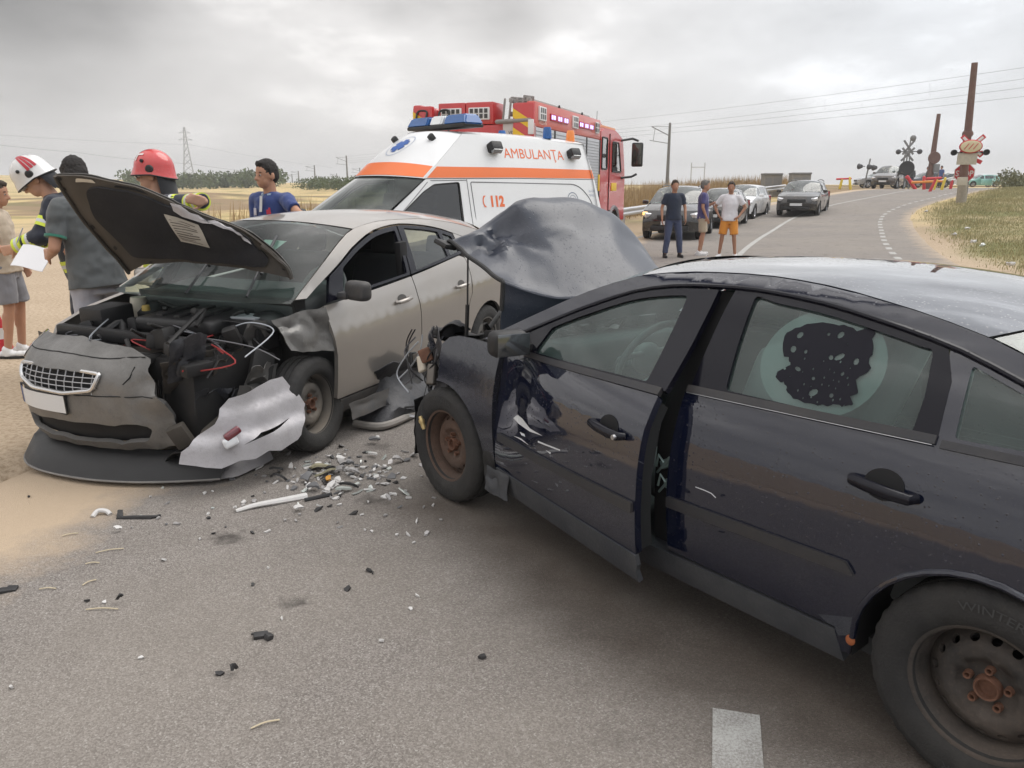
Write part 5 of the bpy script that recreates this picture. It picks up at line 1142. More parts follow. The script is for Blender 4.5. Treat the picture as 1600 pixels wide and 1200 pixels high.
F0 = [(lerp(-.655,-1.42,t_), WA(0, lerp(1.765,2.335,t_)), lerp(1.765,2.335,t_)) for t_ in tx]
fc = [(lerp(-.40,-1.22,t_)+.05*math.sin(PI*t_), lerp(1.80,2.385,t_)+.03*math.sin(PI*t_)) for t_ in tx]
rf = B.ribbon('roof_front', F0, fc, WHITEP, 2.6, 21)
def rfp(t_, y, off=.004):
    z = lerp(1.765,2.335,t_); ye = WA(0, z); e = Vector((lerp(-.655,-1.42,t_), 0, z)); c = Vector((lerp(-.40,-1.22,t_)+.05*math.sin(PI*t_), 0, lerp(1.80,2.385,t_)+.03*math.sin(PI*t_)))
    k = min(1, abs(y)/ye)**2.6; p = c+(e-c)*k; p.y = y; return p+Vector((.6,0,.8))*off
q = MB(); q.grid(lambda u, v: rfp(.015+.24*v, (2*u-1)*WA(0, lerp(1.765,2.335,.015+.24*v))*.985), 30, 6); q.build('roof_stripe', ORNG, rf)
star = []
for i in range(6):
    a = PI/2+i*PI/3; c, s_ = math.cos(a), math.sin(a)
    star += [(c*.13+s_*.045, s_*.13-c*.045), (c*.13-s_*.045, s_*.13+c*.045)]
    a2 = a+PI/6; star += [(math.cos(a2)*.078, math.sin(a2)*.078)]
q = MB(); q.poly([Vector(p) for p in star], lambda u, v: rfp(.62+v*1.15, .02+u, .006), (), 0, .03, out=(1,0,1)); so = q.build('medical_star', mat('star_blue', (.03,.10,.34), .5), rf)
q = MB(); q.poly(circ(0,0,.20,n=40), lambda u, v: rfp(.62+v*1.15, .02+u, .005), [circ(0,0,.19,n=40)], 0, .03, out=(1,0,1)); q.build('emblem_ring', mat('faint_blue', (.35,.40,.50), .6), so)
for y in (.42, -.42):
    q = MB(); p = rfp(.80, y, .02); q.box(p, (.10,.07,.08), (0,-.8,0), 0, .02); q.build('front_strobe', BLACK, rf)
E_ = [(lerp(-1.41,-3.78,t_), WA(0, lerp(2.335,2.28,t_))+.001, lerp(2.336,2.281,t_)) for t_ in tx]
rt = B.ribbon('roof', E_, [(lerp(-1.21,-3.80,t_), lerp(2.388,2.36,t_)+.035*math.sin(PI*t_)) for t_ in tx], WHITEP, 2.4, 19)
E_ = [(lerp(-3.78,-4.0,t_), WA(0, max(.3, lerp(2.28,.28,t_)))-.0, lerp(2.28,.28,t_)) for t_ in tx]
B.ribbon('rear_doors', E_, [(lerp(-3.82,-4.06,min(1, t_*1.4)), lerp(2.36,.28,t_)) for t_ in tx], WHITEP, 3.5, 15, up=(-1,0,0))
E_ = [(lerp(.40,-.665,t_), WA(0, lerp(1.075,1.755,t_))-.01, lerp(1.075,1.755,t_)) for t_ in tx]
B.ribbon('windscreen', E_, [(lerp(.66,-.42,t_), lerp(1.08,1.79,t_)+.03*math.sin(PI*t_)) for t_ in tx], glass('ambulance_screen', (.45,.55,.50), .015, .14, 1.2), 2.6, 19)
E_ = [(lerp(.40,.73,t_), WA(.4, 1.0)-.0, lerp(1.075,.97,t_)) for t_ in tx]
B.ribbon('bonnet', E_, [(lerp(.66,.98,t_), lerp(1.08,.95,t_)+.03*math.sin(PI*t_)) for t_ in tx], WHITEP, 3, 15)
E_ = [(lerp(.73,.79,t_), WA(.78, lerp(.97,.28,t_)), lerp(.97,.28,t_)) for t_ in tx]
B.ribbon('front_fascia', E_, [(lerp(.98,1.08,math.sin(PI*min(1, t_*1.3)))if t_ < .76 else 1.03, lerp(.95,.28,t_)) for t_ in tx], WHITEP, 3, 15, up=(1,0,0))
for sd_ in (1, -1):
    MB().box((.86, sd_*.68, .82), (.22,.34,.22), (0,0,sd_*-.45), 0, .05, 3).build('headlamp', mat('lamp_silver', (.6,.6,.62), .15, .5, coat=1), a_root)
    q = MB(); q.box((.10, sd_*1.06, 1.24), (.14,.20,.26), (0,0,sd_*-.2), 0, .06, 4); q.box((.08, sd_*.94, 1.16), (.08,.10,.06), None, 0, .02); q.build('wing_mirror', BLACK, a_root)
    MB().box((-3.99, sd_*.82, 1.05), (.06,.14,.42), None, 0, .02).build('tail_lamp', REDL, a_root)
    for x in (0, -3.0): wheel(a_root, x, .93, .33, sd_, .33, .215, .205, lambda o: steel_rim('rim', .208, o, mat('silver_steel_wheel', (.35,.35,.36), .4, .6), STEEL, nh=10, hole=(.02,.014)), seg=40)
MB().box((1.06,0,.66), (.04,1.1,.16), None, 0, .02).build('grille', BLACK, a_root)
q = MB(); q.box((-1.5,0,.35), (3.9,1.6,.1)); q.box((-1.32,0,1.1), (.06,1.55,1.5)); q.box((.25,0,.9), (.5,1.5,.3), None, 0, .08); q.build('cab_interior', MATS['cabin_dark'], a_root)
for y in (.45, -.45): seat(a_root, -.75, y, .62, MATS['charcoal_upholstery'])
# light bar
lb = MB(); lb.box((-1.62,0,2.455), (.34,1.30,.05), None, 0, .02); bar = lb.build('light_bar', BLACK, a_root)
for y, w, m in ((.43,.48,BLUEL), (-.43,.48,BLUEL), (0,.26,mat('clear_lens', (.72,.74,.75), .2, coat=1))):
    q = MB(); vs = [(-.17,-w/2,0), (.17,-w/2,0), (.17,w/2,0), (-.17,w/2,0)]; t0, t1 = -w/2+(.06 if y < 0 else 0), w/2-(.06 if y > 0 else 0)
    vs += [(-.11,t0,.13), (.11,t0,.13), (.11,t1,.13), (-.11,t1,.13)]
    bm = bmesh.new(); bv = [bm.verts.new(v) for v in vs]
    for f in ((3,2,1,0), (4,5,6,7), (0,1,5,4), (1,2,6,5), (2,3,7,6), (3,0,4,7)): bm.faces.new([bv[i] for i in f])
    bmesh.ops.bevel(bm, geom=bm.edges[:], offset=.02, segments=3, affect='EDGES'); q.bm(bm, 0, Matrix.Translation((-1.62, y, 2.47))); q.build('beacon_lens', m, bar)
for y, m in ((.50, BLUEL), (-.50, BLUEL)):
    q = MB(); T = Matrix.Translation((-3.15, y, 2.36)) @ Matrix.Rotation(PI/2, 4, 'X'); q.lathe([(0,.15), (.05,.145), (.062,.11), (.068,.02), (.068,-.02)], 20, T); q.build('rear_beacon', m, a_root)
q = MB(); T = Matrix.Translation((-3.70, .45, 2.34)) @ Matrix.Rotation(PI/2, 4, 'X'); q.lathe([(0,.15), (.05,.145), (.062,.11), (.068,.02), (.068,-.02)], 20, T); q.build('amber_beacon', ORGL, a_root)
# ------------------------------------------------------------------ fire engine
FRED = mat('fire_red', (.50,.018,.022), .3, coat=.7, dirt=.12, dcol=(.45,.30,.26))
FADE = mat('faded_red', (.58,.115,.095), .4, coat=.4, dirt=.15, dcol=(.55,.35,.30))
SHUT = mat('shutter_grey', (.50,.51,.54), .45, .3, var=.12)
YEL = mat('hi_vis_yellow', (.75,.48,.03), .5)
FANG = math.radians(69.25)
f_root = thing('fire_engine', 'red fire engine parked facing away behind the ambulance', 'fire engine', (-.744, 15.086, 0), FANG)
hb = lambda name, c, d, m, par=None, bev=.02, rot=None: MB().box(c, d, rot, 0, bev, 2).build(name, m, par or f_root)
hb('chassis', (3.7,0,.75), (7.2,.95,.35), DARK); 
box_ = hb('superstructure', (2.42,0,1.95), (4.66,2.42,1.62), FRED)
for sd_ in (1, -1):
    hb('upper_panel', (2.39, sd_*1.15, 2.93), (4.74,.18,.44), FADE if sd_ < 0 else FRED, box_, .04)
    hb('lower_skirt', (2.4, sd_*1.19, 1.08), (4.70,.08,.30), FRED, box_)
    for i in range(4): 
        s_ = hb('roller_shutter', (.62+i*1.17, sd_*1.222, 1.97), (1.09,.03,1.46), SHUT, box_, .008)
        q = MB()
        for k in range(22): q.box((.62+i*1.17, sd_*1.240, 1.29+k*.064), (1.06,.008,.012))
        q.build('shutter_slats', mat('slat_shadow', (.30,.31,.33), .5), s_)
        hb('shutter_frame', (1.215+i*1.17, sd_*1.232, 1.97), (.055,.03,1.46), BLACK, box_, .004)
    for x in (.38, 2.55, 4.35):
        fl = hb('scene_light', (x, sd_*1.25, 2.95), (.40 if x < 4 else .25,.05,.25), mat('white_lamp_frame', (.7,.7,.7), .5), box_, .015)
        q = MB()
        for i in range(3):
            for k in range(2): q.box((x-.11+.11*i, sd_*1.272, 2.895+.11*k), (.075,.012,.085))
        q.build('lamp_cell', mat('lamp_cell_dark', (.05,.05,.05), .3), fl)
    for x in (1.45, 3.42):
        st = hb('led_strip', (x, sd_*1.25, 2.93), (1.15,.03,.13), mat('led_red', (.45,.02,.05), .3), box_, .01)
        for k in range(8):
            if k % 3 != 2: q = MB(); q.box((x-.5+k*.14, sd_*1.268, 2.93), (.085,.01,.075)); q.build('led_cell', mat('led_lit', (.45,.42,1.0), .3, emit=1.6), st)
    text_mesh('lettering', 'VOLKAN', mat('faded_lettering', (.75,.62,.55), .5), .11, (lambda u, v, s=sd_: (.22+u if s < 0 else .8-u, s*1.246, 2.76+v)), box_)
    hb('yellow_marker', (4.66, sd_*1.245, 1.72), (.10,.03,.38), YEL, box_, .005)
# rear face
lock = hb('rear_shutter', (.07,-.05,1.75), (.06,1.35,1.35), SHUT, box_, .01)
for y in (1.02, -1.02): hb('rear_pillar', (.05, y, 2.15), (.14,.42,1.95), FRED, box_, .05)
for i, y in enumerate((1.02, -1.02)):
    q = MB()
    for k in range(5):
        z = 1.30+k*.33; q.add([(-.024, y-.2, z), (-.024, y+.2, z+.25), (-.024, y+.2, z+.41), (-.024, y-.2, z+.16)], [(0,1,2,3)])
    q.build('chevron', YEL, box_)
hb('rear_header', (.06,-.92,2.62), (.10,.62,.30), mat('cream_panel', (.52,.48,.46), .5), box_, .01)
text_mesh('lettering', 'VOLKAN', mat('dark_lettering', (.06,.05,.06), .5), .085, lambda u, v: (.004, -.72-u, 2.58+v), box_)
q = MB(); q.add([(.005,-.55,2.45), (.005,-.55,2.33), (.005,-.95,2.33), (.005,-.80,2.45)], [(0,1,2,3)]); q.build('chevron', YEL, box_)
for y, z, w in ((.45,2.98,.42), (-.12,2.98,.42)):
    pan = hb('roof_locker', (.35, y, 2.97), (.55,.56,.40), FRED, box_, .03)
    fl = hb('scene_light', (.06, y, 2.96), (.05,.42,.22), MATS['white_lamp_frame'], pan, .015)
    q = MB()
    for i in range(4):
        for k in range(2): q.box((.032, y-.145+.097*i, 2.915+.095*k), (.012,.065,.075))
    q.build('lamp_cell', MATS['lamp_cell_dark'], fl)
q = MB(); q.box((.42,.98,2.90), (.60,.44,.40), None, 0, .12, 4); q.build('roof_locker', FRED, box_)
hb('rear_marker', (-.02,1.17,2.60), (.05,.10,.26), MATS['white_lamp_frame'], box_, .01); hb('rear_marker', (-.02,-1.17,2.70), (.05,.10,.26), MATS['white_lamp_frame'], box_, .01)
hb('yellow_marker', (-.02,.93,2.60), (.05,.16,.30), YEL, box_, .02)
for y in (1.02,.55):
    q = MB(); q.tube(cr([(-.06,y-.10,2.45), (-.08,y-.10,2.85), (-.02,y-.09,3.02), (-.02,y+.09,3.02), (-.08,y+.10,2.85), (-.06,y+.10,2.45)], 6), .02, 8); q.build('grab_hoop', BLACK, box_)
# roof gear: ladder, reel, rail
lad = MB(); random.seed(3)
for y in (-.72,-1.06): lad.box((2.2,y,3.18), (4.2,.05,.07), None, 0, .01)
for k in range(13): lad.box((.25+k*.33,-.89,3.18), (.035,.34,.035))
lad.build('ladder', mat('ladder_alloy', (.38,.36,.34), .5, .5, var=.3), f_root)
gear = MB()
for k in range(9): gear.box((.15+random.uniform(0,.5), -.62-random.uniform(0,.5), 2.93+random.uniform(0,.34)), (random.uniform(.1,.3), random.uniform(.05,.22), random.uniform(.05,.14)), (random.uniform(-.2,.2), random.uniform(-.2,.2), random.uniform(-.4,.4)), 0, .015)
for k in range(5): gear.cap((.05, -.60-.12*k, 2.85), (.10, -.62-.12*k, 3.20), .02, .02)
gear.cap((.0,-.5,2.80), (.0,-1.15,2.82), .04, .04)
gear.build('roof_gear', mat('weathered_gear', (.25,.23,.22), .6, .2, var=.4), f_root)
for x in (1.9,3.6): 
    q = MB(); q.cap((x,-1.1,3.15), (x,-1.1,3.22), .03, .02); q.build('roof_fitting', BLACK, f_root)
# cab
cabm = MB(); bm = bmesh.new()
pr = [(4.83,1.0), (4.83,2.95), (5.2,3.02), (6.6,3.02), (7.25,2.88), (7.55,2.1), (7.62,1.75), (7.62,.70), (6.90,.70), (6.90,1.0)]
vs = [bm.verts.new((x,-1.22,z)) for x, z in pr]; f = bm.faces.new(vs); r = bmesh.ops.extrude_face_region(bm, geom=[f]); bmesh.ops.translate(bm, vec=(0,2.44,0), verts=[v for v in r['geom'] if isinstance(v, bmesh.types.BMVert)])
bmesh.ops.recalc_face_normals(bm, faces=bm.faces[:]); bmesh.ops.bevel(bm, geom=[e for e in bm.edges if abs((e.verts[0].co-e.verts[1].co).y) > .1 or max(abs(v.co.y) for v in e.verts) > 1.2], offset=.05, segments=2, affect='EDGES'); cabm.bm(bm); cab = cabm.build('cab', FRED, f_root)
hb('cab_roof', (5.9,0,3.05), (1.9,2.2,.10), mat('faded_orange_roof', (.62,.28,.14), .5), cab, .04)
for sd_ in (1, -1):
    for w in ([(4.98,2.05), (4.98,2.78), (5.50,2.78), (5.50,2.05)], [(6.05,2.0), (6.05,2.72), (6.70,2.72), (7.05,2.0)]):
        q = MB(); q.poly(fillet([Vector(p) for p in w], .05), lambda u, v: (u, sd_*1.226, v), (), .01, .1, out=(0, sd_, 0)); o = q.build('cab_window', glass('dark_cab_glass', (.22,.26,.26), .015), cab)
        q = MB(); q.tube([(p.x, sd_*1.226, p.y) for p in fillet([Vector(p) for p in w], .05)], .022, 6, closed=True); q.build('window_seal', BLACK, o)
    q = MB(); q.tube([(5.75, sd_*1.228, z) for z in (1.05,2.9)], .012, 6); q.build('door_seam', BLACK, cab)
    q = MB(); q.tube([(7.0, sd_*1.22, 2.80), (7.35, sd_*1.45, 2.86), (7.40, sd_*1.60, 2.80)], .03, 8); q.tube([(7.1, sd_*1.22, 1.85), (7.35, sd_*1.45, 1.88), (7.40, sd_*1.58, 1.95)], .03, 8); arm = q.build('mirror_arm', BLACK, cab)
    q = MB(); q.box((7.40, sd_*1.58, 2.45), (.12,.30,.62), None, 0, .05, 3); mo = q.build('wing_mirror', BLACK, arm)
    MB().box((7.335, sd_*1.58, 2.45), (.01,.25,.55), None, 0, .003).build('mirror_glass', mat('mirror_dark', (.10,.10,.09), .08, .8), mo)
    hb('yellow_marker', (6.30, sd_*1.226, 1.62), (.55,.02,.20), YEL, cab, .005)
    ar = MB(); ar.lathe([(.53,.02), (.58,.05), (.62,.05), (.64,.0), (.64,-.30)], 30, Matrix.Translation((6.37, sd_*1.22, .52)) @ Matrix.Rotation(0 if sd_ > 0 else PI, 4, 'Z')); ar.build('wheel_arch', mat('grey_arch', (.20,.19,.20), .6), cab)
    for x in (6.37, 2.0): wheel(f_root, x, 1.20, .50, sd_, .50, .32, .285, lambda o: steel_rim('rim', .29, o, mat('silver_steel_wheel', (.35,.35,.36), .4, .6), STEEL, nh=10, hole=(.03,.022)), seg=36)
hb('windscreen', (7.44,0,2.42), (.05,2.1,.75), glass('dark_cab_glass', (.22,.26,.26), .015), cab, .02, (0,-.30,0))
bl = hb('roof_light_bar', (6.5,0,3.15), (.25,1.6,.12), mat('dull_red_bar', (.35,.06,.07), .3, coat=.6), cab, .03)
q = MB(); q.tube([(6.4,-.7,3.1), (6.35,-.72,3.5)], .006, 5); q.build('aerial', BLACK, cab)
# ------------------------------------------------------------------ cars in the queue and by the crossing
def gcar(name, label, X, Y, ang, col, style, L_=4.6, Wd=1.80, Hh=1.48, wbse=2.70, lod=1, group='cars queueing before the crossing', clad=None, metal=.3, rails=False):
    root = thing(name, label, 'car', (X, Y, gz(X, Y)+.004), ang, group)
    k = Hh/1.48; hw = Wd/2; fo = .88 if style != 'van' else .75; ro = L_-wbse-fo
    pm = mat('paint_%d_%d_%d' % tuple(int(c*999) for c in col), col, .22, metal, coat=1, dirt=.15)
    Wg = mkW([(.15*k,hw*.90), (.35*k,hw*.97), (.65*k,hw), (.85*k,hw*.985), (.95*k,hw*.94), (1.35*k,hw*.72), (1.5*k,hw*.62)], (.02, -wbse/2, .12, .1, .08, -wbse-.1))
    b = Body(root, Wg); R_ = .325*k if style == 'suv' else .32
    bz = lambda x: (.93+.02*(-x)/wbse)*k
    cowl, rf, rr_, tail = -.30, -1.05, -wbse-.35, -wbse-ro
    if style == 'saloon': rr_, tw = -wbse+.25, -wbse-.35
    elif style == 'van': cowl, rf, rr_ = .25, -.45, -wbse-ro+.20
    else: rr_ = -wbse-ro+.45
    if style == 'saloon': top = Prof([(tw,1.02*k), (rr_,1.36*k), ((rf+rr_)/2,1.40*k), (rf,1.36*k), (cowl,.98*k)])
    elif style == 'van': top = Prof([(tail+.05,1.30*k), (rr_,1.38*k), ((rf+rr_)/2,1.41*k), (rf,1.37*k), (cowl,1.0*k)])
    else: top = Prof([(tail+.10,1.08*k), (rr_,1.34*k), ((rf+rr_)/2,1.41*k), (rf,1.36*k), (cowl,.98*k)])
    te = tw if style == 'saloon' else tail+.10
    for sd_ in (1, -1):
        a1 = circ(0,R_,R_+.05,n=12,a0=0,a1=PI); a2 = circ(-wbse,R_,R_+.05,n=12,a0=0,a1=PI)
        lo = [Vector(p) for p in [(fo*.70,.30*k), (fo*.78,.60*k), (fo*.55,.80*k), (cowl+.02,.955*k)]]+[Vector((x, bz(x))) for x in xs(cowl-.02,te,8)]
        lo += [Vector(p) for p in ([(tail+.06,.93*k)] if style == 'saloon' else [])+[(tail+.04,.70*k), (tail+.08,.28*k)]]+[Vector((-wbse-R_-.05,.24*k))]+list(reversed(a2))+[Vector((-wbse+R_+.07,.22*k)), Vector((-R_-.07,.22*k))]+list(reversed(a1))
        body = b.side('body_side', lo, pm, (sd_,), res=.14, thick=.03)
        up = [Vector((cowl+.02,.955*k))]+[Vector((x, top(x))) for x in xs(cowl,te,14)]+[Vector((x, bz(x)+.004)) for x in xs(te,cowl-.05,6)]
        wx0, wx1 = cowl-.22, te+(.34 if style == 'saloon' else .30)
        mid = -wbse*.48
        def wpoly(x0, x1): return fillet([Vector((x0, bz(x0)+.03))]+[Vector((x, min(top(x)-.055*k, 1.345*k))) for x in xs(x0-(.0 if x0 < cowl-.5 else .10), x1, 7) if top(x)-.055*k > bz(x)+.05]+[Vector((x1, bz(x1)+.03))], .015)
        hs = [wpoly(wx0, mid+.05), wpoly(mid-.05, -wbse+.18), wpoly(-wbse+.10, wx1)] if style != 'saloon' else [wpoly(wx0, mid+.05), wpoly(mid-.05, -wbse+.30)]
        gh = b.side('window_surround', up, pm, (sd_,), res=.12, thick=.03, holes=hs)
        for h_ in hs: b.side('window', h_, glass('tinted_glass', (.20,.25,.25), .015), (sd_,), off=-.012, thick=0, parent=gh, res=.2)
        for xx in (mid, -wbse+.30):
            q = MB(); f = b.fn(sd_, .001); q.tube([f(xx, z) for z in (.30*k,.6*k,bz(xx))], .006, 5); q.build('door_seam', DARK, body)
        if clad: b.side('cladding', [Vector(p) for p in [(-R_-.08,.20*k), (-R_-.08,.36*k), (-wbse+R_+.08,.36*k), (-wbse+R_+.08,.20*k)]], BLACK, (sd_,), off=.006, thick=.03, parent=body)
        for x in (0, -wbse): wheel(root, x, hw*.985, R_, sd_, R_, .21, R_*.66, lambda o: alloy_rim('rim', R_*.67, o, mat('alloy_silver', (.45,.45,.47), .3, .8)), seg=20)
        q = MB(); q.box((cowl-.25, sd_*(hw+.08), 1.0*k), (.14,.19,.13), None, 0, .04, 3); q.build('wing_mirror', pm if col[0] < .5 else pm, root)
        q = MB(); q.box((fo*.70, sd_*hw*.72, .68*k), (.26,.34,.13*k), (0,.25,sd_*-.5), 0, .04, 3); q.build('headlamp', mat('lamp_silver', (.6,.6,.62), .15, .5, coat=1), root)
        q = MB(); q.box((tail+.07, sd_*hw*.76, .85*k), (.10,.26,.22*k), (0,0,sd_*.4), 0, .03, 3); q.build('tail_lamp', REDL, root)
        if rails:
            q = MB(); q.tube([(x, sd_*hw*.62, top(x)+.07) for x in xs(rf-.1,rr_,8)], .018, 6); q.build('roof_rail', mat('rail_dark', (.05,.05,.05), .4), root)
    tt = [i/8 for i in range(9)]; tp = lambda x: (x, Wg(x, top(x))+.001, top(x)+.001)
    b.ribbon('roof', [tp(lerp(rf,rr_,t_)) for t_ in tt], [(lerp(rf+.10,rr_-.12,t_), lerp(top(rf),top(rr_),t_)+.075*k+.035*k*math.sin(PI*t_)) for t_ in tt], pm, 2.4, 15)
    b.ribbon('windscreen', [tp(lerp(cowl,rf,t_)) for t_ in tt], [(lerp(cowl+.28,rf+.10,t_), lerp(.98*k,top(rf)+.075*k,t_)+.03*math.sin(PI*t_)) for t_ in tt], glass('clear_windscreen', (.62,.74,.72), .02, .12, .9), 2.3, 15)
    b.ribbon('rear_window', [tp(lerp(rr_,te,t_)) for t_ in tt], [(lerp(rr_-.12,te-.14,t_), lerp(top(rr_)+.075*k,1.02*k,t_)) for t_ in tt], glass('tinted_glass', (.20,.25,.25), .015), 2.3, 13)
    b.ribbon('bonnet', [(lerp(cowl,fo*.55,t_), Wg(0,.9*k)*.985, lerp(.955*k,.80*k,t_)) for t_ in tt], [(lerp(cowl+.28,fo*.80,t_), lerp(.98*k,.80*k,t_)+.035*math.sin(PI*t_)) for t_ in tt], pm, 3, 13)
    fs = b.ribbon('front_fascia', [(lerp(fo*.56,fo*.74,min(1,t_*2)), hw*.93, lerp(.80,.24,t_)*k) for t_ in tt], [(fo*(.82+.20*math.sin(PI*min(.75,t_))), lerp(.80,.24,t_)*k) for t_ in tt], pm, 3, 15, up=(1,0,0))
    MB().box((fo*.98,0,.62*k), (.10,.85*hw,.14*k), None, 0, .03, 3).build('grille', BLACK, fs); MB().box((fo*.99,0,.33*k), (.12,1.25*hw,.12*k), None, 0, .03).build('lower_intake', BLACK, fs)
    MB().box((fo*1.035,0,.47*k), (.02,.52,.11)).build('number_plate', mat('plate_white', (.62,.63,.64), .4), fs)
    b.ribbon('tail', [(tail+.05, hw*.92, lerp(.98,.26,t_)*k) for t_ in tt], [(tail-.06, lerp(1.02,.26,t_)*k) for t_ in tt], pm, 3.2, 13, up=(-1,0,0))
    if style == 'saloon': b.ribbon('boot_lid', [(lerp(tw,tail+.05,t_), hw*.86, lerp(1.02,.97,t_)*k) for t_ in tt], [(lerp(tw-.14,tail-.04,t_), lerp(1.02,.99,t_)*k) for t_ in tt], pm, 3, 11)
    q = MB(); q.box((-wbse/2,0,.30*k), (wbse+.8,Wd*.86,.12)); q.box((-.40,0,.72*k), (.5,Wd*.8,.45*k)); q.build('cabin_floor', MATS['cabin_dark'], root)
    for y in (.36,-.36): seat(root, -1.35, y, .36*k, MATS['charcoal_upholstery'], h=.55)
    return root
def headed(s_, lat, rev=True):
    p = at_s(s_, lat); q = at_s(s_+1, lat); d = q-p
    if rev: d = -d
    return p.x, p.y, math.atan2(d.y, d.x)
sq = s_of(7.4, 23.5)
p = at(1063,376); X, Y, A = headed(sq+.6, -2.2); suv = gcar('black_suv', 'black suv with a lit orange indicator behind three standing men', p.x-.05, p.y+.9, A+.06, (.010,.011,.014), 'suv', 4.6, 1.88, 1.66, 2.80, clad=1, rails=True)
q = MB(); q.box((.66,-.80,.80), (.08,.16,.10), (0,0,.5), 0, .03, 3); q.build('indicator', mat('lit_indicator', (1.0,.55,.18), .3, emit=1.5), suv)
X, Y, A = headed(sq+6.6, -2.35); gcar('brown_saloon', 'dark brown saloon half hidden behind the black suv', X, Y, A, (.035,.028,.026), 'saloon', 4.7, 1.80, 1.50)
X, Y, A = headed(sq+12.0, -2.5); gcar('white_estate', 'white estate car with tinted windows in the queue', X, Y, A, (.78,.79,.80), 'estate', 4.6, 1.80, 1.52, metal=0)
X, Y, A = headed(sq+13.6, -.05); gcar('black_estate', 'shiny black estate car standing on the centre line', X, Y, A+.05, (.012,.011,.013), 'estate', 4.75, 1.86, 1.60, rails=True)
# ------------------------------------------------------------------ people
def skin(name, c): return mat('skin_'+name, c, .55, var=.12, vscale=20)
def cloth(name, c, rough=.85): return mat('cloth_'+name, c, rough, var=.22, vscale=6, bump=.25, bscale=220, sheen=.2)
SK1, SK2, SK3 = skin('tanned', (.42,.22,.14)), skin('light', (.52,.30,.21)), skin('brown', (.34,.17,.105))
def loft(mb, rings, n=20):
    """closed tube through elliptical rings: (centre, forward radius, side radius, forward axis, side axis)"""
    vs = []
    for c, rx, ry, fx, sy in rings: vs += [Vector(c)+Vector(fx)*rx*math.cos(2*PI*k/n)+Vector(sy)*ry*math.sin(2*PI*k/n) for k in range(n)]
    m = len(rings); fs = [(i*n+k, i*n+(k+1) % n, (i+1)*n+(k+1) % n, (i+1)*n+k) for i in range(m-1) for k in range(n)]
    fs += [tuple(range(n-1, -1, -1)), tuple((m-1)*n+k for k in range(n))]; mb.add(vs, fs)
def hand(mb, w, d, nrm, s, side, curl=.5):
    w, d, nrm = Vector(w), Vector(d).normalized(), Vector(nrm); nrm = (nrm-d*nrm.dot(d)).normalized(); t = d.cross(nrm)*side
    p1 = w+d*.085*s
    for k in (-1, -.33, .33, 1): mb.cap(w+t*.018*k*s+d*.01, p1+t*.030*k*s, .015*s, .0125*s, 8)
    for k, ln in ((1,.072), (.36,.080), (-.30,.075), (-.95,.058)):
        a = p1+t*.031*k*s; q = d; b_ = curl*.6
        for j in range(3):
            q2 = (q*math.cos(b_)+nrm*math.sin(b_)).normalized(); e = a+q2*ln*s*(.46,.32,.24)[j]; mb.cap(a, e, .0098*s, .0088*s, 8); a, q = e, q2; nn = nrm; b_ = curl*.55
    a = w+d*.022*s+t*.028*s; q = (d*.65+t*.72+nrm*.25).normalized(); e = a+q*.042*s; mb.cap(a, e, .013*s, .011*s, 8); mb.cap(e, e+(q*.6+d*.7+nrm*.3).normalized()*.032*s, .0108*s, .009*s, 8)
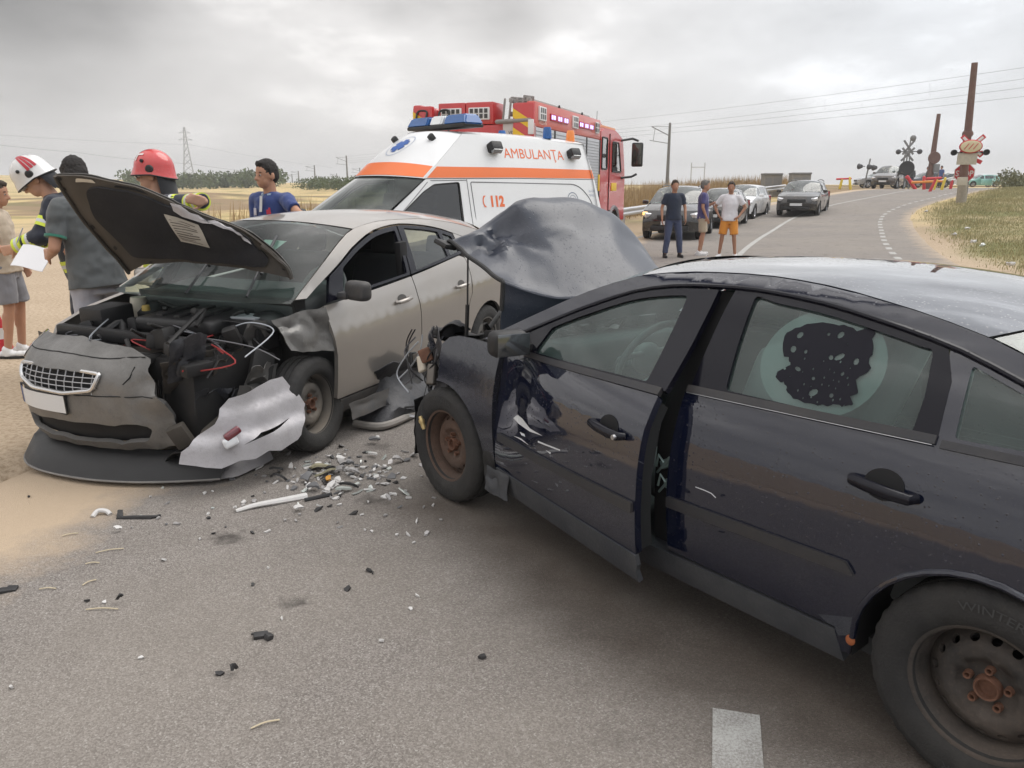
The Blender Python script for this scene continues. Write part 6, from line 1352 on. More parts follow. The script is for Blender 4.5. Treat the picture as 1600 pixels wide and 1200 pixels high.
def person(label, X, Y, yaw, h, o, pose=None, group=None, near=True, z0=None):
    p = pose or {}; s = h/1.75; root = thing('person', label, 'person', (X, Y, (gz(X, Y) if z0 is None else z0)+.004), math.radians(yaw), group)
    vx = .0085 if near else .016
    lean, side_l = p.get('lean', 0), p.get('roll', 0)
    hip = Vector((0,0,.93))
    def Tt(v):
        v = Vector(v)-hip; v = Euler((side_l, lean, 0)).to_matrix() @ v; return (v+hip)*s
    def Tv(v): return Euler((side_l, lean, 0)).to_matrix() @ Vector(v)
    fx, sy = Tv((1,0,0)), Tv((0,1,0))
    hy, hp = p.get('head', (0,0))
    HM = Matrix.Translation(Tt((.02,0,1.50))) @ (Euler((side_l, lean, 0)).to_matrix() @ Euler((0, hp, hy)).to_matrix()).to_4x4() @ Matrix.Scale(s, 4)
    body = MB()
    # head: skull, jaw, brow, nose, lips, ears
    hd = MB(); hd.sphere((.0,0,.145), (.098,.077,.112), 20, 14); hd.sphere((.032,0,.075), (.066,.060,.072), 18, 12); hd.sphere((.062,0,.035), (.030,.032,.026), 12, 8)
    hd.cap((.090,0,.132), (.112,0,.092), .009, .015, 8); hd.sphere((.100,.012,.088), .009, 8, 6); hd.sphere((.100,-.012,.088), .009, 8, 6)
    for y in (.03,-.03): hd.cap((.078,y*.5,.150), (.070,y*1.35,.150), .012, .010, 8); hd.sphere((.060,y*1.15,.100), (.024,.020,.022), 10, 8)
    hd.cap((.088,-.020,.056), (.088,.020,.056), .009, .009, 8); hd.cap((.085,-.016,.046), (.085,.016,.046), .010, .010, 8)
    for y in (1,-1): hd.sphere((-.008,y*.078,.110), (.026,.010,.034), 10, 8, rot=(0,0,y*-.3))
    body.add(hd.v, hd.f, 0, HM)
    body.cap(Tt((-.005,0,1.40)), HM @ Vector((-.012,0,.06)), .060*s, .056*s, 14)
    loft(body, [(Tt((0,0,.86)), .085*s, .13*s, fx, sy), (Tt((0,0,1.05)), .092*s, .128*s, fx, sy), (Tt((0,0,1.28)), .10*s, .15*s, fx, sy), (Tt((-.01,0,1.40)), .075*s, .13*s, fx, sy), (Tt((-.01,0,1.45)), .05*s, .07*s, fx, sy)])
    # limbs
    J = {}
    for side, k in ((1,'L'), (-1,'R')):
        sh = Tt((-.005, side*.182, 1.405)); ar = p.get(k)
        if ar: el, wr = Vector(ar[0])*s, Vector(ar[1])*s
        else: el, wr = Tt((-.03, side*.235, 1.13)), Tt((.03, side*.25, .88))
        # keep real bone lengths
        el = sh+(el-sh).normalized()*.285*s; wr = el+(wr-el).normalized()*.255*s
        hdv = Vector(ar[2]) if ar and len(ar) > 2 else (wr-el)+Vector((.05,0,-.1)); cu = ar[3] if ar and len(ar) > 3 else .45
        J[k] = (sh, el, wr)
        body.cap(Tt((-.005, side*.10, 1.41)), sh, .055*s, .05*s, 12); body.cap(sh, el, .049*s, .038*s, 12); body.cap(el, wr, .038*s, .026*s, 12); body.cap(el, lerp(el, wr, .45), .037*s, .036*s, 12)
        nrm = Vector((0, -side, 0)) if not (ar and len(ar) > 4) else Vector(ar[4])
        hand(body, wr, hdv, nrm, s, side if True else 1, cu)
        ft = p.get('feet', ((.02,.10), (.0,-.10)))[0 if side > 0 else 1]; toe = p.get('toe', (.10,-.10))[0 if side > 0 else 1]
        hj = Vector((0, side*.088, .91))*s; an = Vector((ft[0]-.03, ft[1], .085))*s; kn = (hj+an)/2+Vector((.045,0,.02))*s
        tv = Vector((math.cos(side*abs(toe)), math.sin(side*abs(toe)), 0)); J['leg'+k] = (hj, kn, an, tv)
        body.cap(hj, kn, .082*s, .052*s, 14); body.cap(kn, an, .051*s, .036*s, 14); body.cap(lerp(kn, an, .22)-Vector((.012,0,0))*s, lerp(kn, an, .48)-Vector((.014,0,0)), .052*s, .042*s, 12)
        body.cap(an-Vector((0,0,.04))*s, an+tv*.12*s-Vector((0,0,.05))*s, .034*s, .026*s, 10)
    fuse('body', body, o['skin'], root, vx, 3)
    for y in (.031,-.031):
        e = MB(); e.sphere(HM @ Vector((.0825,y,.124)), .0095*s, 10, 8); ey = e.build('eye', mat('eye_white', (.32,.28,.26), .4), root)
        e = MB(); e.sphere(HM @ Vector((.0890,y,.124)), .0058*s, 8, 6); e.build('iris', mat('eye_dark', (.03,.02,.015), .2), ey)
    if near:
        e = MB()
        for y in (.031,-.031): e.tube([HM @ Vector((.092-.012*abs(t_),y+.017*t_,.1475+.003*(1-t_*t_))) for t_ in (-1,-.5,0,.5,1)], .0035*s, 5)
        e.build('eyebrows', mat('hair_dark', (.018,.014,.012), .7), root)
    # hair or headgear
    hair = o.get('hair')
    if hair:
        m = MB(); m.sphere((-.012,0,.168), (.100,.083,.100), 18, 12); m.sphere((-.045,0,.125), (.070,.079,.085), 16, 10); m.sphere((.045,0,.222), (.05,.055,.030), 12, 8)
        for y in (1,-1): m.cap((.012,y*.070,.185), (.004,y*.077,.125), .020, .010, 8)
        m2 = MB(); m2.add(m.v, m.f, 0, HM); fuse('hair', m2, mat('hair_'+hair, dict(black=(.016,.013,.012), brown=(.045,.030,.020), grey=(.16,.15,.14))[hair], .75, var=.5, vscale=60, bump=.6, bscale=160), root, .009, 2, .006, 60)
    if o.get('helmet'):
        hc = o['helmet']; hm = mat('helmet_'+('red' if hc[0] > .4 and hc[1] < .3 else 'white'), hc, .22, coat=1, dirt=.12)
        m = MB(); m.sphere((-.015,0,.175), (.142,.122,.138), 28, 18); m.box((.02,0,.075), (.5,.5,.09))
        vs = [Vector(v) for v in m.v[:28*17+2]]
        q = MB(); R0 = [(max(-.0, 0), 0)]
        def dome(u, v):
            a = 2*PI*u; e = v*PI*.5*1.16; r = math.sin(min(e, PI/2)) if e < PI/2 else 1.0+.04*(e-PI/2)*8
            x, y = math.cos(a)*r*.142, math.sin(a)*r*.120; z = .175+math.cos(e)*.135-(.035*max(0, -math.cos(a)) if e > PI/2 else 0)-(.0 if e < PI/2 else .02)
            if e > PI/2: x *= 1.03+.08*max(0, math.cos(a))
            return HM @ Vector((x-.015, y, z))
        OUT = lambda p_: p_+(p_-HM @ Vector((-.015,0,.15))).normalized()*.009
        q.grid(dome, 41, 18, thick=.004*s); hel = q.build('helmet', hm, root, ang=60)
        q = MB(); q.tube([dome(i/40, 1.0) for i in range(41)], .006*s, 6); q.build('helmet_rim', BLACK, hel)
        q = MB(); q.grid(lambda u, v: HM @ Vector((.125+.012*math.sin(PI*v)-.22*abs(u-.5)**2*1.1, (u-.5)*.19, .155-.05*v)), 12, 4, thick=.002); q.build('visor', mat('smoked_visor', (.05,.045,.045), .08, coat=1), hel)
        q = MB(); q.grid(lambda u, v: HM @ Vector((-.05-.095*math.sin(PI*u)-.02*v, -math.cos(PI*u)*.118, .13-.15*v)), 16, 6, thick=.006); q.build('neck_flap', cloth('helmet_flap', (.02,.021,.026)), hel)
        for y in (1,-1):
            q = MB(); T = HM @ Matrix.Translation((-.01, y*.118, .165)) @ Matrix.Rotation(0 if y > 0 else PI, 4, 'Z'); q.lathe([(0,.016), (.022,.014), (.030,.006), (.032,-.004)], 20, T); q.build('helmet_ratchet', BLACK, hel)
            q = MB(); q.lathe([(0,.012), (.012,.010), (.014,-.004)], 14, HM @ Matrix.Translation((.04, y*.112, .225)) @ Matrix.Rotation(0 if y > 0 else PI, 4, 'Z')); q.build('helmet_knob', BLACK, hel)
            if hc[1] > .4:
                for k in (-1,0,1):
                    q = MB(); q.grid(lambda u, v: OUT(dome((.30 if y > 0 else .70)+.034*k+.013*(u-.5)*2, .12+.70*v)), 3, 12); q.build('helmet_stripe', mat('helmet_stripe_red', (.42,.02,.035), .35), hel)
            else:
                q = MB(); L_ = [(0,.0), (.014,.0), (.014,.042), (.055,.042), (.055,.056), (0,.056)]
                q.poly([Vector(a_) for a_ in L_], lambda u, v: OUT(dome(((.10 if y > 0 else .90)+(u*1.6)*(1 if y > 0 else -1)), .66-v*4.2)), (), 0, .02); q.build('helmet_mark', mat('helmet_mark_white', (.7,.66,.64), .4), hel)
    # upper garment
    up = o['top']; g = MB(); loose = up.get('loose', 1.0); hem = up.get('hem', .86)
    R_ = lambda z, a, b_: (Tt((.0 if z < 1.3 else -.01,0,z)), a*s*loose, b_*s*loose, fx, sy)
    loft(g, [R_(hem,.140,.196), R_(.98,.130,.178), R_(1.10,.122,.165), R_(1.24,.128,.176), R_(1.34,.122,.176), R_(1.41,.098,.155), R_(1.452,.070,.092), R_(1.475,.062,.066)], 24)
    cols = []
    for side, k in ((1,'L'), (-1,'R')):
        sh, el, wr = J[k]; g.cap(Tt((-.005, side*.09, 1.405)), sh, .070*s, .062*s*loose, 14)
        if up['sleeve'] == 'short':
            e = lerp(sh, el, .72); g.tube([sh, lerp(sh, el, .35), e], [.064*s*loose, .064*s*loose, .060*s*loose], 14)
        else:
            g.cap(sh, el, .066*s*loose, .056*s*loose, 14); g.tube([lerp(el, sh, .08), el, lerp(el, wr, .5), lerp(el, wr, .94)], [.056*s*loose, .056*s*loose, .050*s*loose, .044*s*loose], 14)
    gar = fuse(up['name'], g, up['m'], root, vx, 3, .015 if near else .008, 7.5, seed=int(h*100) % 17)
    if up.get('bands'):
        for side, k in ((1,'L'), (-1,'R')):
            sh, el, wr = J[k]
            for (a_, b_, t_) in ((el, wr, .30), (el, wr, .72), (sh, el, .60)):
                c0 = lerp(a_, b_, t_); d_ = (b_-a_).normalized(); r_ = (.056 if a_ is sh else .052)*s*loose+.006
                for off, mm in ((-.028,'hi_vis_yellow_band'), (0,'reflective_band'), (.028,'hi_vis_yellow_band')):
                    q = MB(); q.tube([c0+d_*(off-.014), c0+d_*(off+.014)], r_+(.001 if mm[0] == 'r' else 0), 18); q.build('reflective_band', mat(mm, (.62,.72,.06) if mm[0] == 'h' else (.55,.56,.57), .5), gar)
        for z in (.92,):
            for off, mm in ((-.03,'hi_vis_yellow_band'), (0,'reflective_band'), (.03,'hi_vis_yellow_band')):
                q = MB(); loft(q, [(Tt((0,0,z+off-.014)), .139*s*loose, .189*s*loose, fx, sy), (Tt((0,0,z+off+.014)), .139*s*loose, .189*s*loose, fx, sy)], 28); q.build('reflective_band', MATS[mm], gar)
    if up.get('trim'):
        for side, k in ((1,'L'), (-1,'R')):
            sh, el, wr = J[k]; d_ = (el-sh).normalized(); c0 = lerp(sh, el, .715); q = MB(); q.tube([c0-d_*.010, c0+d_*.008], .0615*s*loose+.003, 18); q.build('sleeve_trim', up['trim'], gar)
    if up.get('collar'):
        q = MB(); c0 = Tt((.0,0,1.462)); q.tube([c0+fx*.066*s*math.cos(a)+sy*.070*s*math.sin(a)-Tv((0,0,.018*max(0, math.cos(a))))*s for a in [2*PI*i/20+.35 for i in range(19)]], .013*s, 8); q.build('collar', up['collar'], gar)
    if up.get('placket'):
        q = MB(); q.grid(lambda u, v: Tt((.112+.02*(1-v), (u-.5)*.03, 1.30+.14*v))+fx*.006, 3, 6, thick=.002); q.build('placket', up['placket'], gar)
        q = MB(); random.seed(2)
        for (cy, cz, ry, rz) in ((.075,1.305,.020,.014), (.066,1.283,.010,.014), (.088,1.283,.009,.014), (.084,1.325,.008,.012)): q.box(Tt((.128-.06*(cy/.17)**2, cy, cz)), (.006, ry*2*s, rz*2*s), (0, lean, .35), 0, .002)
        q.build('chest_emblem', mat('emblem_red', (.50,.03,.06), .7), gar)
        q = MB(); q.box(Tt((.118,-.085,1.30)), (.006,.055,.07), (0, lean, -.4), 0, .002); q.build('chest_badge', mat('badge_pale', (.50,.48,.55), .6), gar)
    if up.get('text'):
        text_mesh('lettering', up['text'], mat('reflective_lettering', (.62,.62,.63), .5), .075*s, lambda u, v: Tt((-.118-.012*math.sin(max(0, min(1, (v)/.08))*PI)+1.6*(u-.17)**2, .17-u, 1.30+v)), gar, bold=.006)
    # lower garment
    lw = o['bottom']; g = MB(); X_, Y_ = Vector((1,0,0)), Vector((0,1,0))
    loft(g, [((0,0,.80*s), .115*s, .165*s, X_, Y_), ((0,0,.90*s), .112*s, .160*s, X_, Y_), ((0,0,.925*s), .085*s, .125*s, X_, Y_)], 22)
    for k in 'LR':
        hj, kn, an, tv = J['leg'+k]
        if lw['len'] == 'short': g.tube([hj+Vector((0,0,.02)), lerp(hj, kn, .5), lerp(hj, kn, .93)], [.108*s, .102*s, .096*s], 16)
        else: g.cap(hj, kn, .106*s, .080*s, 16); g.tube([kn+Vector((0,0,.03)), lerp(kn, an, .5), lerp(kn, an, .96)], [.079*s, .072*s, .066*s], 16)
    fuse(lw['name'], g, lw['m'], root, vx*1.15, 3, .013 if near else .008, 7, seed=5)
    for k in 'LR':
        hj, kn, an, tv = J['leg'+k]; sd = Vector((-tv.y, tv.x, 0)); g = MB(); b0 = Vector((an.x, an.y, 0))
        for c, r in ((-.055,.036), (-.02,.040), (.05,.043), (.11,.043), (.155,.036)): g.sphere(b0+tv*c*s+Vector((0,0,.040*s)), (r*1.15*s, r*s, .034*s), 12, 8)
        g.cap(an-Vector((.01,0,.0)), an-Vector((0,0,.045))*s, .047*s, .050*s, 12)
        so = MB(); loft(so, [(b0+tv*.05*s+Vector((0,0,z*s)), .148*s, .050*s, tv, sd) for z in (.0,.022)], 20)
        sh_ = fuse('shoe', g, o['shoe'], root, vx*.9, 2); so.build('sole', o.get('sole', BLACK), sh_)
    return root, HM, J, s
NAVY = cloth('navy_turnout', (.012,.016,.030)); TURN = dict(name='turnout_jacket', m=NAVY, sleeve='long', bands=1, loose=1.14, hem=.80, text='POMPIERI')
BOOT = mat('black_boot', (.012,.012,.012), .5); WSH = mat('white_trainer', (.70,.70,.70), .6)
person('man in a beige t-shirt and grey shorts cropped by the left edge', -5.03, 7.66, 12, 1.73, dict(skin=SK1, hair='brown', top=dict(name='t_shirt', m=cloth('beige', (.46,.38,.29)), sleeve='short', loose=1.05), bottom=dict(name='shorts', len='short', m=cloth('grey_shorts', (.20,.20,.22))), shoe=WSH),
       dict(head=(.0,.12), L=((-.06,.26,1.12), (.10,.20,.90)), R=((.0,-.26,1.12), (.22,-.16,1.05)), feet=((.03,.11), (-.02,-.11))), group='onlookers on the left')
wf, WHM, WJ, ws_ = person('firefighter in a white helmet with red stripes writing on a notepad', -3.90, 7.02, 205, 1.93, dict(skin=SK2, helmet=(.66,.66,.66), top=TURN, bottom=dict(name='turnout_trousers', len='long', m=NAVY), shoe=BOOT),
       dict(lean=.27, head=(.0,.40), L=((.26,.26,1.10), (.47,.10,1.04), (.8,-.5,-.25), .7), R=((.20,-.22,1.08), (.40,-.05,1.05), (.7,.5,-.1), .7)))
gt, GHM, GJ, gs_ = person('man in a grey t-shirt with green sleeve trim seen from behind', -3.24, 6.02, 150, 1.90, dict(skin=SK1, hair='black', top=dict(name='t_shirt', m=cloth('dark_grey', (.085,.092,.095)), sleeve='short', trim=cloth('green_trim', (.03,.17,.12)), loose=1.08, hem=.84), bottom=dict(name='trousers', len='long', m=cloth('pale_grey', (.34,.34,.38))), shoe=WSH),
       dict(lean=.10, head=(-.4,.25), L=((.02,.27,1.12), (.24,.18,1.07), (.9,-.2,.05), .6), R=((.05,-.24,1.12), (.28,-.05,1.06), (.9,.2,.1), .6)))
person('firefighter in a red helmet and navy jacket behind the raised bonnet', -2.96, 6.62, 187, 1.905, dict(skin=SK2, helmet=(.55,.022,.025), top=dict(TURN, text=None), bottom=dict(name='turnout_trousers', len='long', m=NAVY), shoe=BOOT),
       dict(head=(.05,.02), L=((-.30,.26,1.42), (-.50,.50,1.44), (.3,.9,.1), .8), R=((.10,-.26,1.15), (.32,-.12,1.15))))
person('man in a blue polo shirt leaning an arm on the car roof', -2.42, 7.92, 243, 1.92, dict(skin=SK1, hair='black', top=dict(name='polo_shirt', m=cloth('royal_blue', (.022,.045,.17)), sleeve='short', collar=cloth('pale_blue', (.28,.36,.45)), placket=cloth('off_white', (.6,.6,.6)), loose=1.04), bottom=dict(name='trousers', len='long', m=cloth('jeans_dark', (.03,.04,.07))), shoe=BOOT),
       dict(head=(-.25,.05), L=((.12,.44,1.28), (.22,.66,1.26), (.3,.9,-.1), .3), R=((-.03,-.25,1.12), (.12,-.22,.95))))
G3 = 'men standing on the road'
person('man in a navy t-shirt and blue jeans standing in the road', 3.80, 18.5, -84, 1.78, dict(skin=SK1, hair='brown', top=dict(name='t_shirt', m=cloth('navy', (.014,.022,.045)), sleeve='short', loose=1.04), bottom=dict(name='jeans', len='long', m=cloth('jeans', (.045,.060,.12))), shoe=BOOT),
       dict(feet=((.02,.20), (.06,-.17)), L=((-.02,.28,1.12), (.08,.27,.86)), R=((-.02,-.28,1.12), (.06,-.28,.86))), G3, False)
person('man in a violet polo and beige shorts turned to the right', 4.64, 19.1, -12, 1.78, dict(skin=SK1, hair='grey', top=dict(name='polo_shirt', m=cloth('violet', (.060,.055,.17)), sleeve='short', loose=1.04), bottom=dict(name='shorts', len='short', m=cloth('beige_shorts', (.46,.39,.29))), shoe=WSH, sole=WSH),
       dict(feet=((.02,.13), (-.02,-.13)), L=((.06,.24,1.13), (.30,.14,1.25)), R=((-.02,-.26,1.12), (.08,-.24,.90))), G3, False)
person('man in a white t-shirt and orange shorts with hands on hips', 5.08, 18.34, 250, 1.74, dict(skin=SK3, hair='brown', top=dict(name='t_shirt', m=cloth('white_shirt', (.66,.65,.68)), sleeve='short', loose=1.05), bottom=dict(name='shorts', len='short', m=cloth('orange_shorts', (.62,.24,.03))), shoe=WSH, sole=WSH),
       dict(feet=((.02,.18), (.03,-.18)), toe=(.3,-.3), L=((-.06,.36,1.14), (.10,.20,.94), (.6,-.5,-.5), .5), R=((-.06,-.38,1.14), (.08,-.22,.94), (.6,.5,-.5), .5)), G3, False)
def far_at(px, py, Y): q = atY(px, py, Y); return q.x, q.y
X, Y = far_at(1468, 290, 66); person('distant man in a blue shirt beside the raised barrier', X, Y, 200, 1.78, dict(skin=SK1, hair='black', top=dict(name='shirt', m=cloth('mid_blue', (.06,.10,.25)), sleeve='short'), bottom=dict(name='trousers', len='long', m=cloth('jeans_dark', (.03,.04,.07))), shoe=BOOT), None, 'people by the crossing', False)
X, Y = far_at(1447, 290, 68); person('distant person in dark clothes behind the red barrier machine', X, Y, 160, 1.75, dict(skin=SK3, hair='black', top=dict(name='jacket', m=cloth('black_jacket', (.012,.012,.014)), sleeve='long'), bottom=dict(name='trousers', len='long', m=cloth('jeans_dark', (.03,.04,.07))), shoe=BOOT), None, 'people by the crossing', False)
X, Y = far_at(1423, 290, 70); person('distant person with dark hair by the grey crossing signal', X, Y, 230, 1.75, dict(skin=SK1, hair='brown', top=dict(name='jacket', m=cloth('slate_jacket', (.05,.055,.06)), sleeve='long'), bottom=dict(name='trousers', len='long', m=cloth('jeans_dark', (.03,.04,.07))), shoe=BOOT), None, 'people by the crossing', False)
# notepad and pen held between the firefighter and the man
wp = wf.matrix_basis @ WJ['L'][2]
c = atY(50, 402, 6.45); q = MB(); q.grid(lambda u, v: Vector(((u-.5)*.30, (v-.5)*.21+.0, .012*math.sin(5*u)+.05*(v-.5))), 12, 8, thick=.006)
pad = q.build('notepad', mat('paper_white', (.74,.74,.76), .7), loc=c); pad.rotation_euler = (.62,.12,-.22); tag(pad, 'white notepad held open over the beige ground by the firefighter', 'notepad')
c = atY(27, 378, 6.42); q = MB(); q.cap((0,0,0), (.05,.02,.11), .0055, .0045, 8); q.cap((0,0,0), (-.008,-.003,-.018), .004, .001, 8); pen = q.build('pen', mat('pen_grey', (.35,.36,.40), .3), loc=c); tag(pen, 'pen in the writing hand above the notepad', 'pen')
# ------------------------------------------------------------------ level crossing equipment
POSTB = mat('rusty_brown_boom', (.13,.065,.055), .7, var=.4, vscale=3, dirt=.3)
REDB = mat('barrier_red', (.55,.03,.04), .45, var=.2); YELB = mat('barrier_yellow', (.70,.52,.06), .45, var=.2); GREYP = mat('weathered_grey_post', (.20,.20,.20), .7, var=.3)
SIGW = mat('sign_white', (.68,.68,.66), .5); SIGR = mat('sign_red', (.50,.02,.03), .45); SIGY = mat('sign_cream', (.62,.55,.36), .5)
def frame_at(px, py, Y):           # place on the ground under the pixel at distance Y; local +x to the right, -y towards the viewer
    q = atY(px, py, Y); return Vector((q.x, q.y, gz(q.x, q.y)+.05)), Y
def up_from(px0, py0, px1, py1, Y):  # the 3D vector of a leaning pole, kept in the plane facing the road
    a, b_ = atY(px0, py0, Y), atY(px1, py1, Y); return b_-a
def pole(name, label, cat, px, pyb, pyt, pxt, Y, r0, r1, m, group=None):
    a = atY(px, pyb, Y); b_ = atY(pxt, pyt, Y); z = gz(a.x, a.y); root = thing(name, label, cat, (a.x, a.y, z), 0, group)
    d = b_-a; d.z = b_.z-z; return root, Vector((a.x, a.y, z)), d
r1, o1, d1 = pole('raised_barrier', 'tall rusty barrier boom standing upright in the verge by the stop sign', 'barrier', 1503, 306, 98, 1523, 37.0, .1, .1, POSTB, 'raised barriers at the crossing')
q = MB(); q.tube([d1*0, d1*.20], [.22,.20], 14); q.build('weathered_base', mat('pale_base', (.30,.27,.22), .8, var=.4), r1)
q = MB(); q.tube([d1*.20, d1*.55, d1], [.19,.16,.13], 14); q.build('boom', POSTB, r1)
q = MB(); q.box(d1*.50+Vector((-.1,-.1,0)), (.34,.22,.30), None, 0, .05); q.sphere(d1*.51, (.26,.14,.20)); q.build('hinge_box', POSTB, r1)
r2, o2, d2 = pole('raised_barrier', 'second rusty barrier boom farther back with a round red plate', 'barrier', 1452, 282, 178, 1467, 58, .1, .1, POSTB, 'raised barriers at the crossing')
q = MB(); q.tube([Vector(), d2*.5, d2], [.24,.18,.13], 12); q.build('boom', POSTB, r2)
q = MB(); q.lathe([(0,.06), (.42,.06), (.44,0), (.44,-.05), (0,-.05)], 24, Matrix.Translation(d2*.42+Vector((0,-.25,0))) @ Matrix.Rotation(PI, 4, 'Z')); q.build('round_plate', POSTB, r2); q = MB(); q.box(d2*.28+Vector((.25,-.2,0)), (.4,.3,.6), None, 0, .04); q.build('relay_box', GREYP, r2)
# signal post with cross, lamps and stop sign
a = atY(1503, 306, 36.2); z = gz(a.x, a.y); sg = thing('crossing_signal', 'crossing signal with red cross, twin lamps and stop sign in front of barrier', 'signal', (a.x, a.y, z), -.35)
mpx = 1/1200*36.6
h_of = lambda py: (306-py)*mpx
q = MB(); q.tube([(.40,1.30,0), (.40,1.30,h_of(250))], .04, 10); q.build('post', GREYP, sg)
zc_ = h_of(220)
for s_ in (1,-1):
    q = MB(); q.box((.1,-.10,zc_), (1.25,.03,.20), (0, s_*.78, 0), 0, .01); cr_ = q.build('cross_arm', SIGR, sg)
    q = MB(); q.box((.1,-.125,zc_), (1.10,.02,.11), (0, s_*.78, 0), 0, .005); q.build('cross_face', SIGW, cr_)
q = MB(); q.sphere((.04,-.20,zc_-.02), (.47,.06,.30), 24, 12); bo = q.build('signal_board', SIGR, sg)
q = MB(); q.sphere((.04,-.25,zc_-.02), (.42,.03,.255), 24, 12); q.build('board_face', SIGY, bo)
for k in range(3):
    q = MB(); q.box((-.14+.18*k,-.285,zc_-.02), (.03,.02,.30), (0,.6,0)); q.build('board_stroke', SIGR, bo)
for x in (-.62,.66):
    q = MB(); T = Matrix.Translation((x,-.25,zc_-.28)) @ Matrix.Rotation(PI, 4, 'Z'); q.lathe([(0,.02), (.12,.02), (.13,.16), (.12,.17), (.10,.04)], 16, T); q.lathe([(0,-.18), (.09,-.16), (.13,.02)], 16, T); q.box((x*.55,-.12,zc_-.28), (abs(x)*.9,.03,.05)); q.build('signal_lamp', BLACK, sg)
q = MB(); q.box((-.03,-.12,h_of(238)), (.80,.04,.50), None, 0, .02); q.build('notice_plate', mat('faded_plate', (.46,.42,.35), .7, var=.3), sg)
for s_ in (1,-1):
    q = MB(); q.box((.10,-.08,h_of(236)), (1.05,.03,.17), (0, s_*.45, 0), 0, .01); q.build('cross_arm', SIGR, sg)
zs = h_of(258)
oct_ = lambda r: [Vector((r*math.cos(PI/8+PI/4*i), r*math.sin(PI/8+PI/4*i))) for i in range(8)]
q = MB(); q.poly(oct_(.46), lambda u, v: (u+.18,1.25,zs+v), (), .03, .2, out=(0,-1,0)); stp = q.build('stop_sign', SIGW, sg)
q = MB(); q.poly(oct_(.43), lambda u, v: (u+.18,1.246,zs+v), (), 0, .2, out=(0,-1,0)); q.build('stop_face', SIGR, stp)
text_mesh('lettering', 'STOP', SIGW, .36, lambda u, v: (u+.18,1.24,zs-.13+v), stp, align='CENTER', bold=.008, sx=.85)
q = MB(); q.box((-.10,-.13,h_of(270)), (.42,.04,.36), None, 0, .02); q.build('small_plate', MATS['faded_plate'], sg)
# grey signal assembly seen from behind
a = atY(1411, 296, 60); sg = thing('crossing_signal', 'grey crossing signal seen from its back with bell and cross', 'signal', (a.x, a.y, gz(a.x, a.y)), -.3); mp = 60.3/1200
for dx_ in (-.22,.0,.22): 
    q = MB(); q.tube([(dx_*1.6,0,0), (dx_*.6,0,55*mp)], .05, 8); q.build('post', GREYP, sg)
q = MB(); q.tube([(.05,0,55*mp), (.12,0,74*mp)], .045, 8); q.build('mast_top', GREYP, sg)
q = MB(); q.sphere((.26,0,73*mp), (.22,.16,.22)); q.build('bell', GREYP, sg)
for zz in (60,50):
    for s_ in (1,-1):
        q = MB(); q.box((.02,-.05,zz*mp), (1.25,.04,.15), (0, s_*(.95 if zz == 60 else .85), 0), 0, .02); q.build('cross_arm', GREYP, sg)
for x in (-.60,.85):
    q = MB(); q.lathe([(0,-.2), (.14,-.15), (.19,.15), (.17,.18), (.14,.0)], 14, Matrix.Translation((x,.1,54*mp))); q.box((x*.5,0,54*mp), (abs(x),.05,.06)); q.build('signal_lamp', mat('dark_grey_lamp', (.06,.06,.065), .6), sg)
q = MB(); q.lathe([(0,.04), (.52,.04), (.54,0), (.52,-.04), (0,-.04)], 28, Matrix.Translation((.05,-.15,30*mp))); q.build('round_backplate', mat('dark_backplate', (.035,.035,.037), .7), sg)
a = atY(1350, 291, 66); sg = thing('crossing_signal', 'thin signal post with three dark lamps beside the silver car', 'signal', (a.x, a.y, gz(a.x, a.y)), -.3); mp = 66/1200
q = MB(); q.tube([(0,0,0), (.25,0,43*mp)], .06, 8); q.build('post', GREYP, sg)
for x, zz in ((-.45,32), (.30,31), (.66,30)):
    q = MB(); q.lathe([(0,-.18), (.14,-.15), (.24,.15), (.20,.18), (.15,.0)], 14, Matrix.Translation((x,0,zz*mp)) @ Matrix.Rotation(.8, 4, 'Z')); q.box((x*.6,0,zz*mp), (abs(x)*.8,.05,.06)); q.build('signal_lamp', MATS['dark_grey_lamp'], sg)
# barrier machines: red and yellow posts with stub arms
def machine(px, py, Y, label, m, arms):
    a = atY(px, py, Y); t_ = thing('barrier_machine', label, 'barrier', (a.x, a.y, gz(a.x, a.y)), -.3, 'barrier machines at the crossing')
    for n_, (p0, p1, r, mm) in enumerate(arms):
        q = MB(); q.cap(Vector(p0)*.85, Vector(p1)*.85, r*.62, r*.55, 10); q.build('arm' if n_ else 'post', mm, t_)
machine(1426, 294, 56, 'red barrier machine with a slanting post near the far boom', REDB, [((.2,0,0), (-.5,0,1.0), .20, REDB), ((-.6,0,.95), (.1,0,.50), .12, REDB)])
machine(1444, 293, 54, 'red and orange barrier machine with a level arm', REDB, [((0,0,0), (-.1,0,.95), .17, REDB), ((-.9,-.1,.55), (1.2,-.1,.65), .15, mat('barrier_orange', (.70,.25,.04), .45)), ((1.0,-.1,.65), (2.2,-.1,1.0), .10, SIGW)])
machine(1452, 305, 50, 'leaning red barrier post nearest to the road edge', REDB, [((0,0,0), (.30,0,.95), .15, REDB), ((-.3,.0,.92), (.6,0,.98), .14, REDB)])
machine(1471, 297, 52, 'yellow barrier post leaning in front of distant people', YELB, [((0,0,0), (.15,0,.85), .15, YELB), ((-.5,.1,.0), (-.38,.1,.75), .10, YELB)])
machine(1486, 288, 56, 'short red and white barrier post by the white pickup', REDB, [((0,0,0), (.05,0,.7), .17, REDB), ((-.15,0,.72), (.25,0,.74), .15, SIGW)])
machine(1322, 294, 58, 'yellow and red barrier machine beside the silver car', YELB, [((.35,0,0), (.2,0,.95), .16, YELB), ((-.5,0,.10), (-.4,0,.8), .16, YELB), ((-.8,0,.85), (.3,0,.90), .12, REDB)])
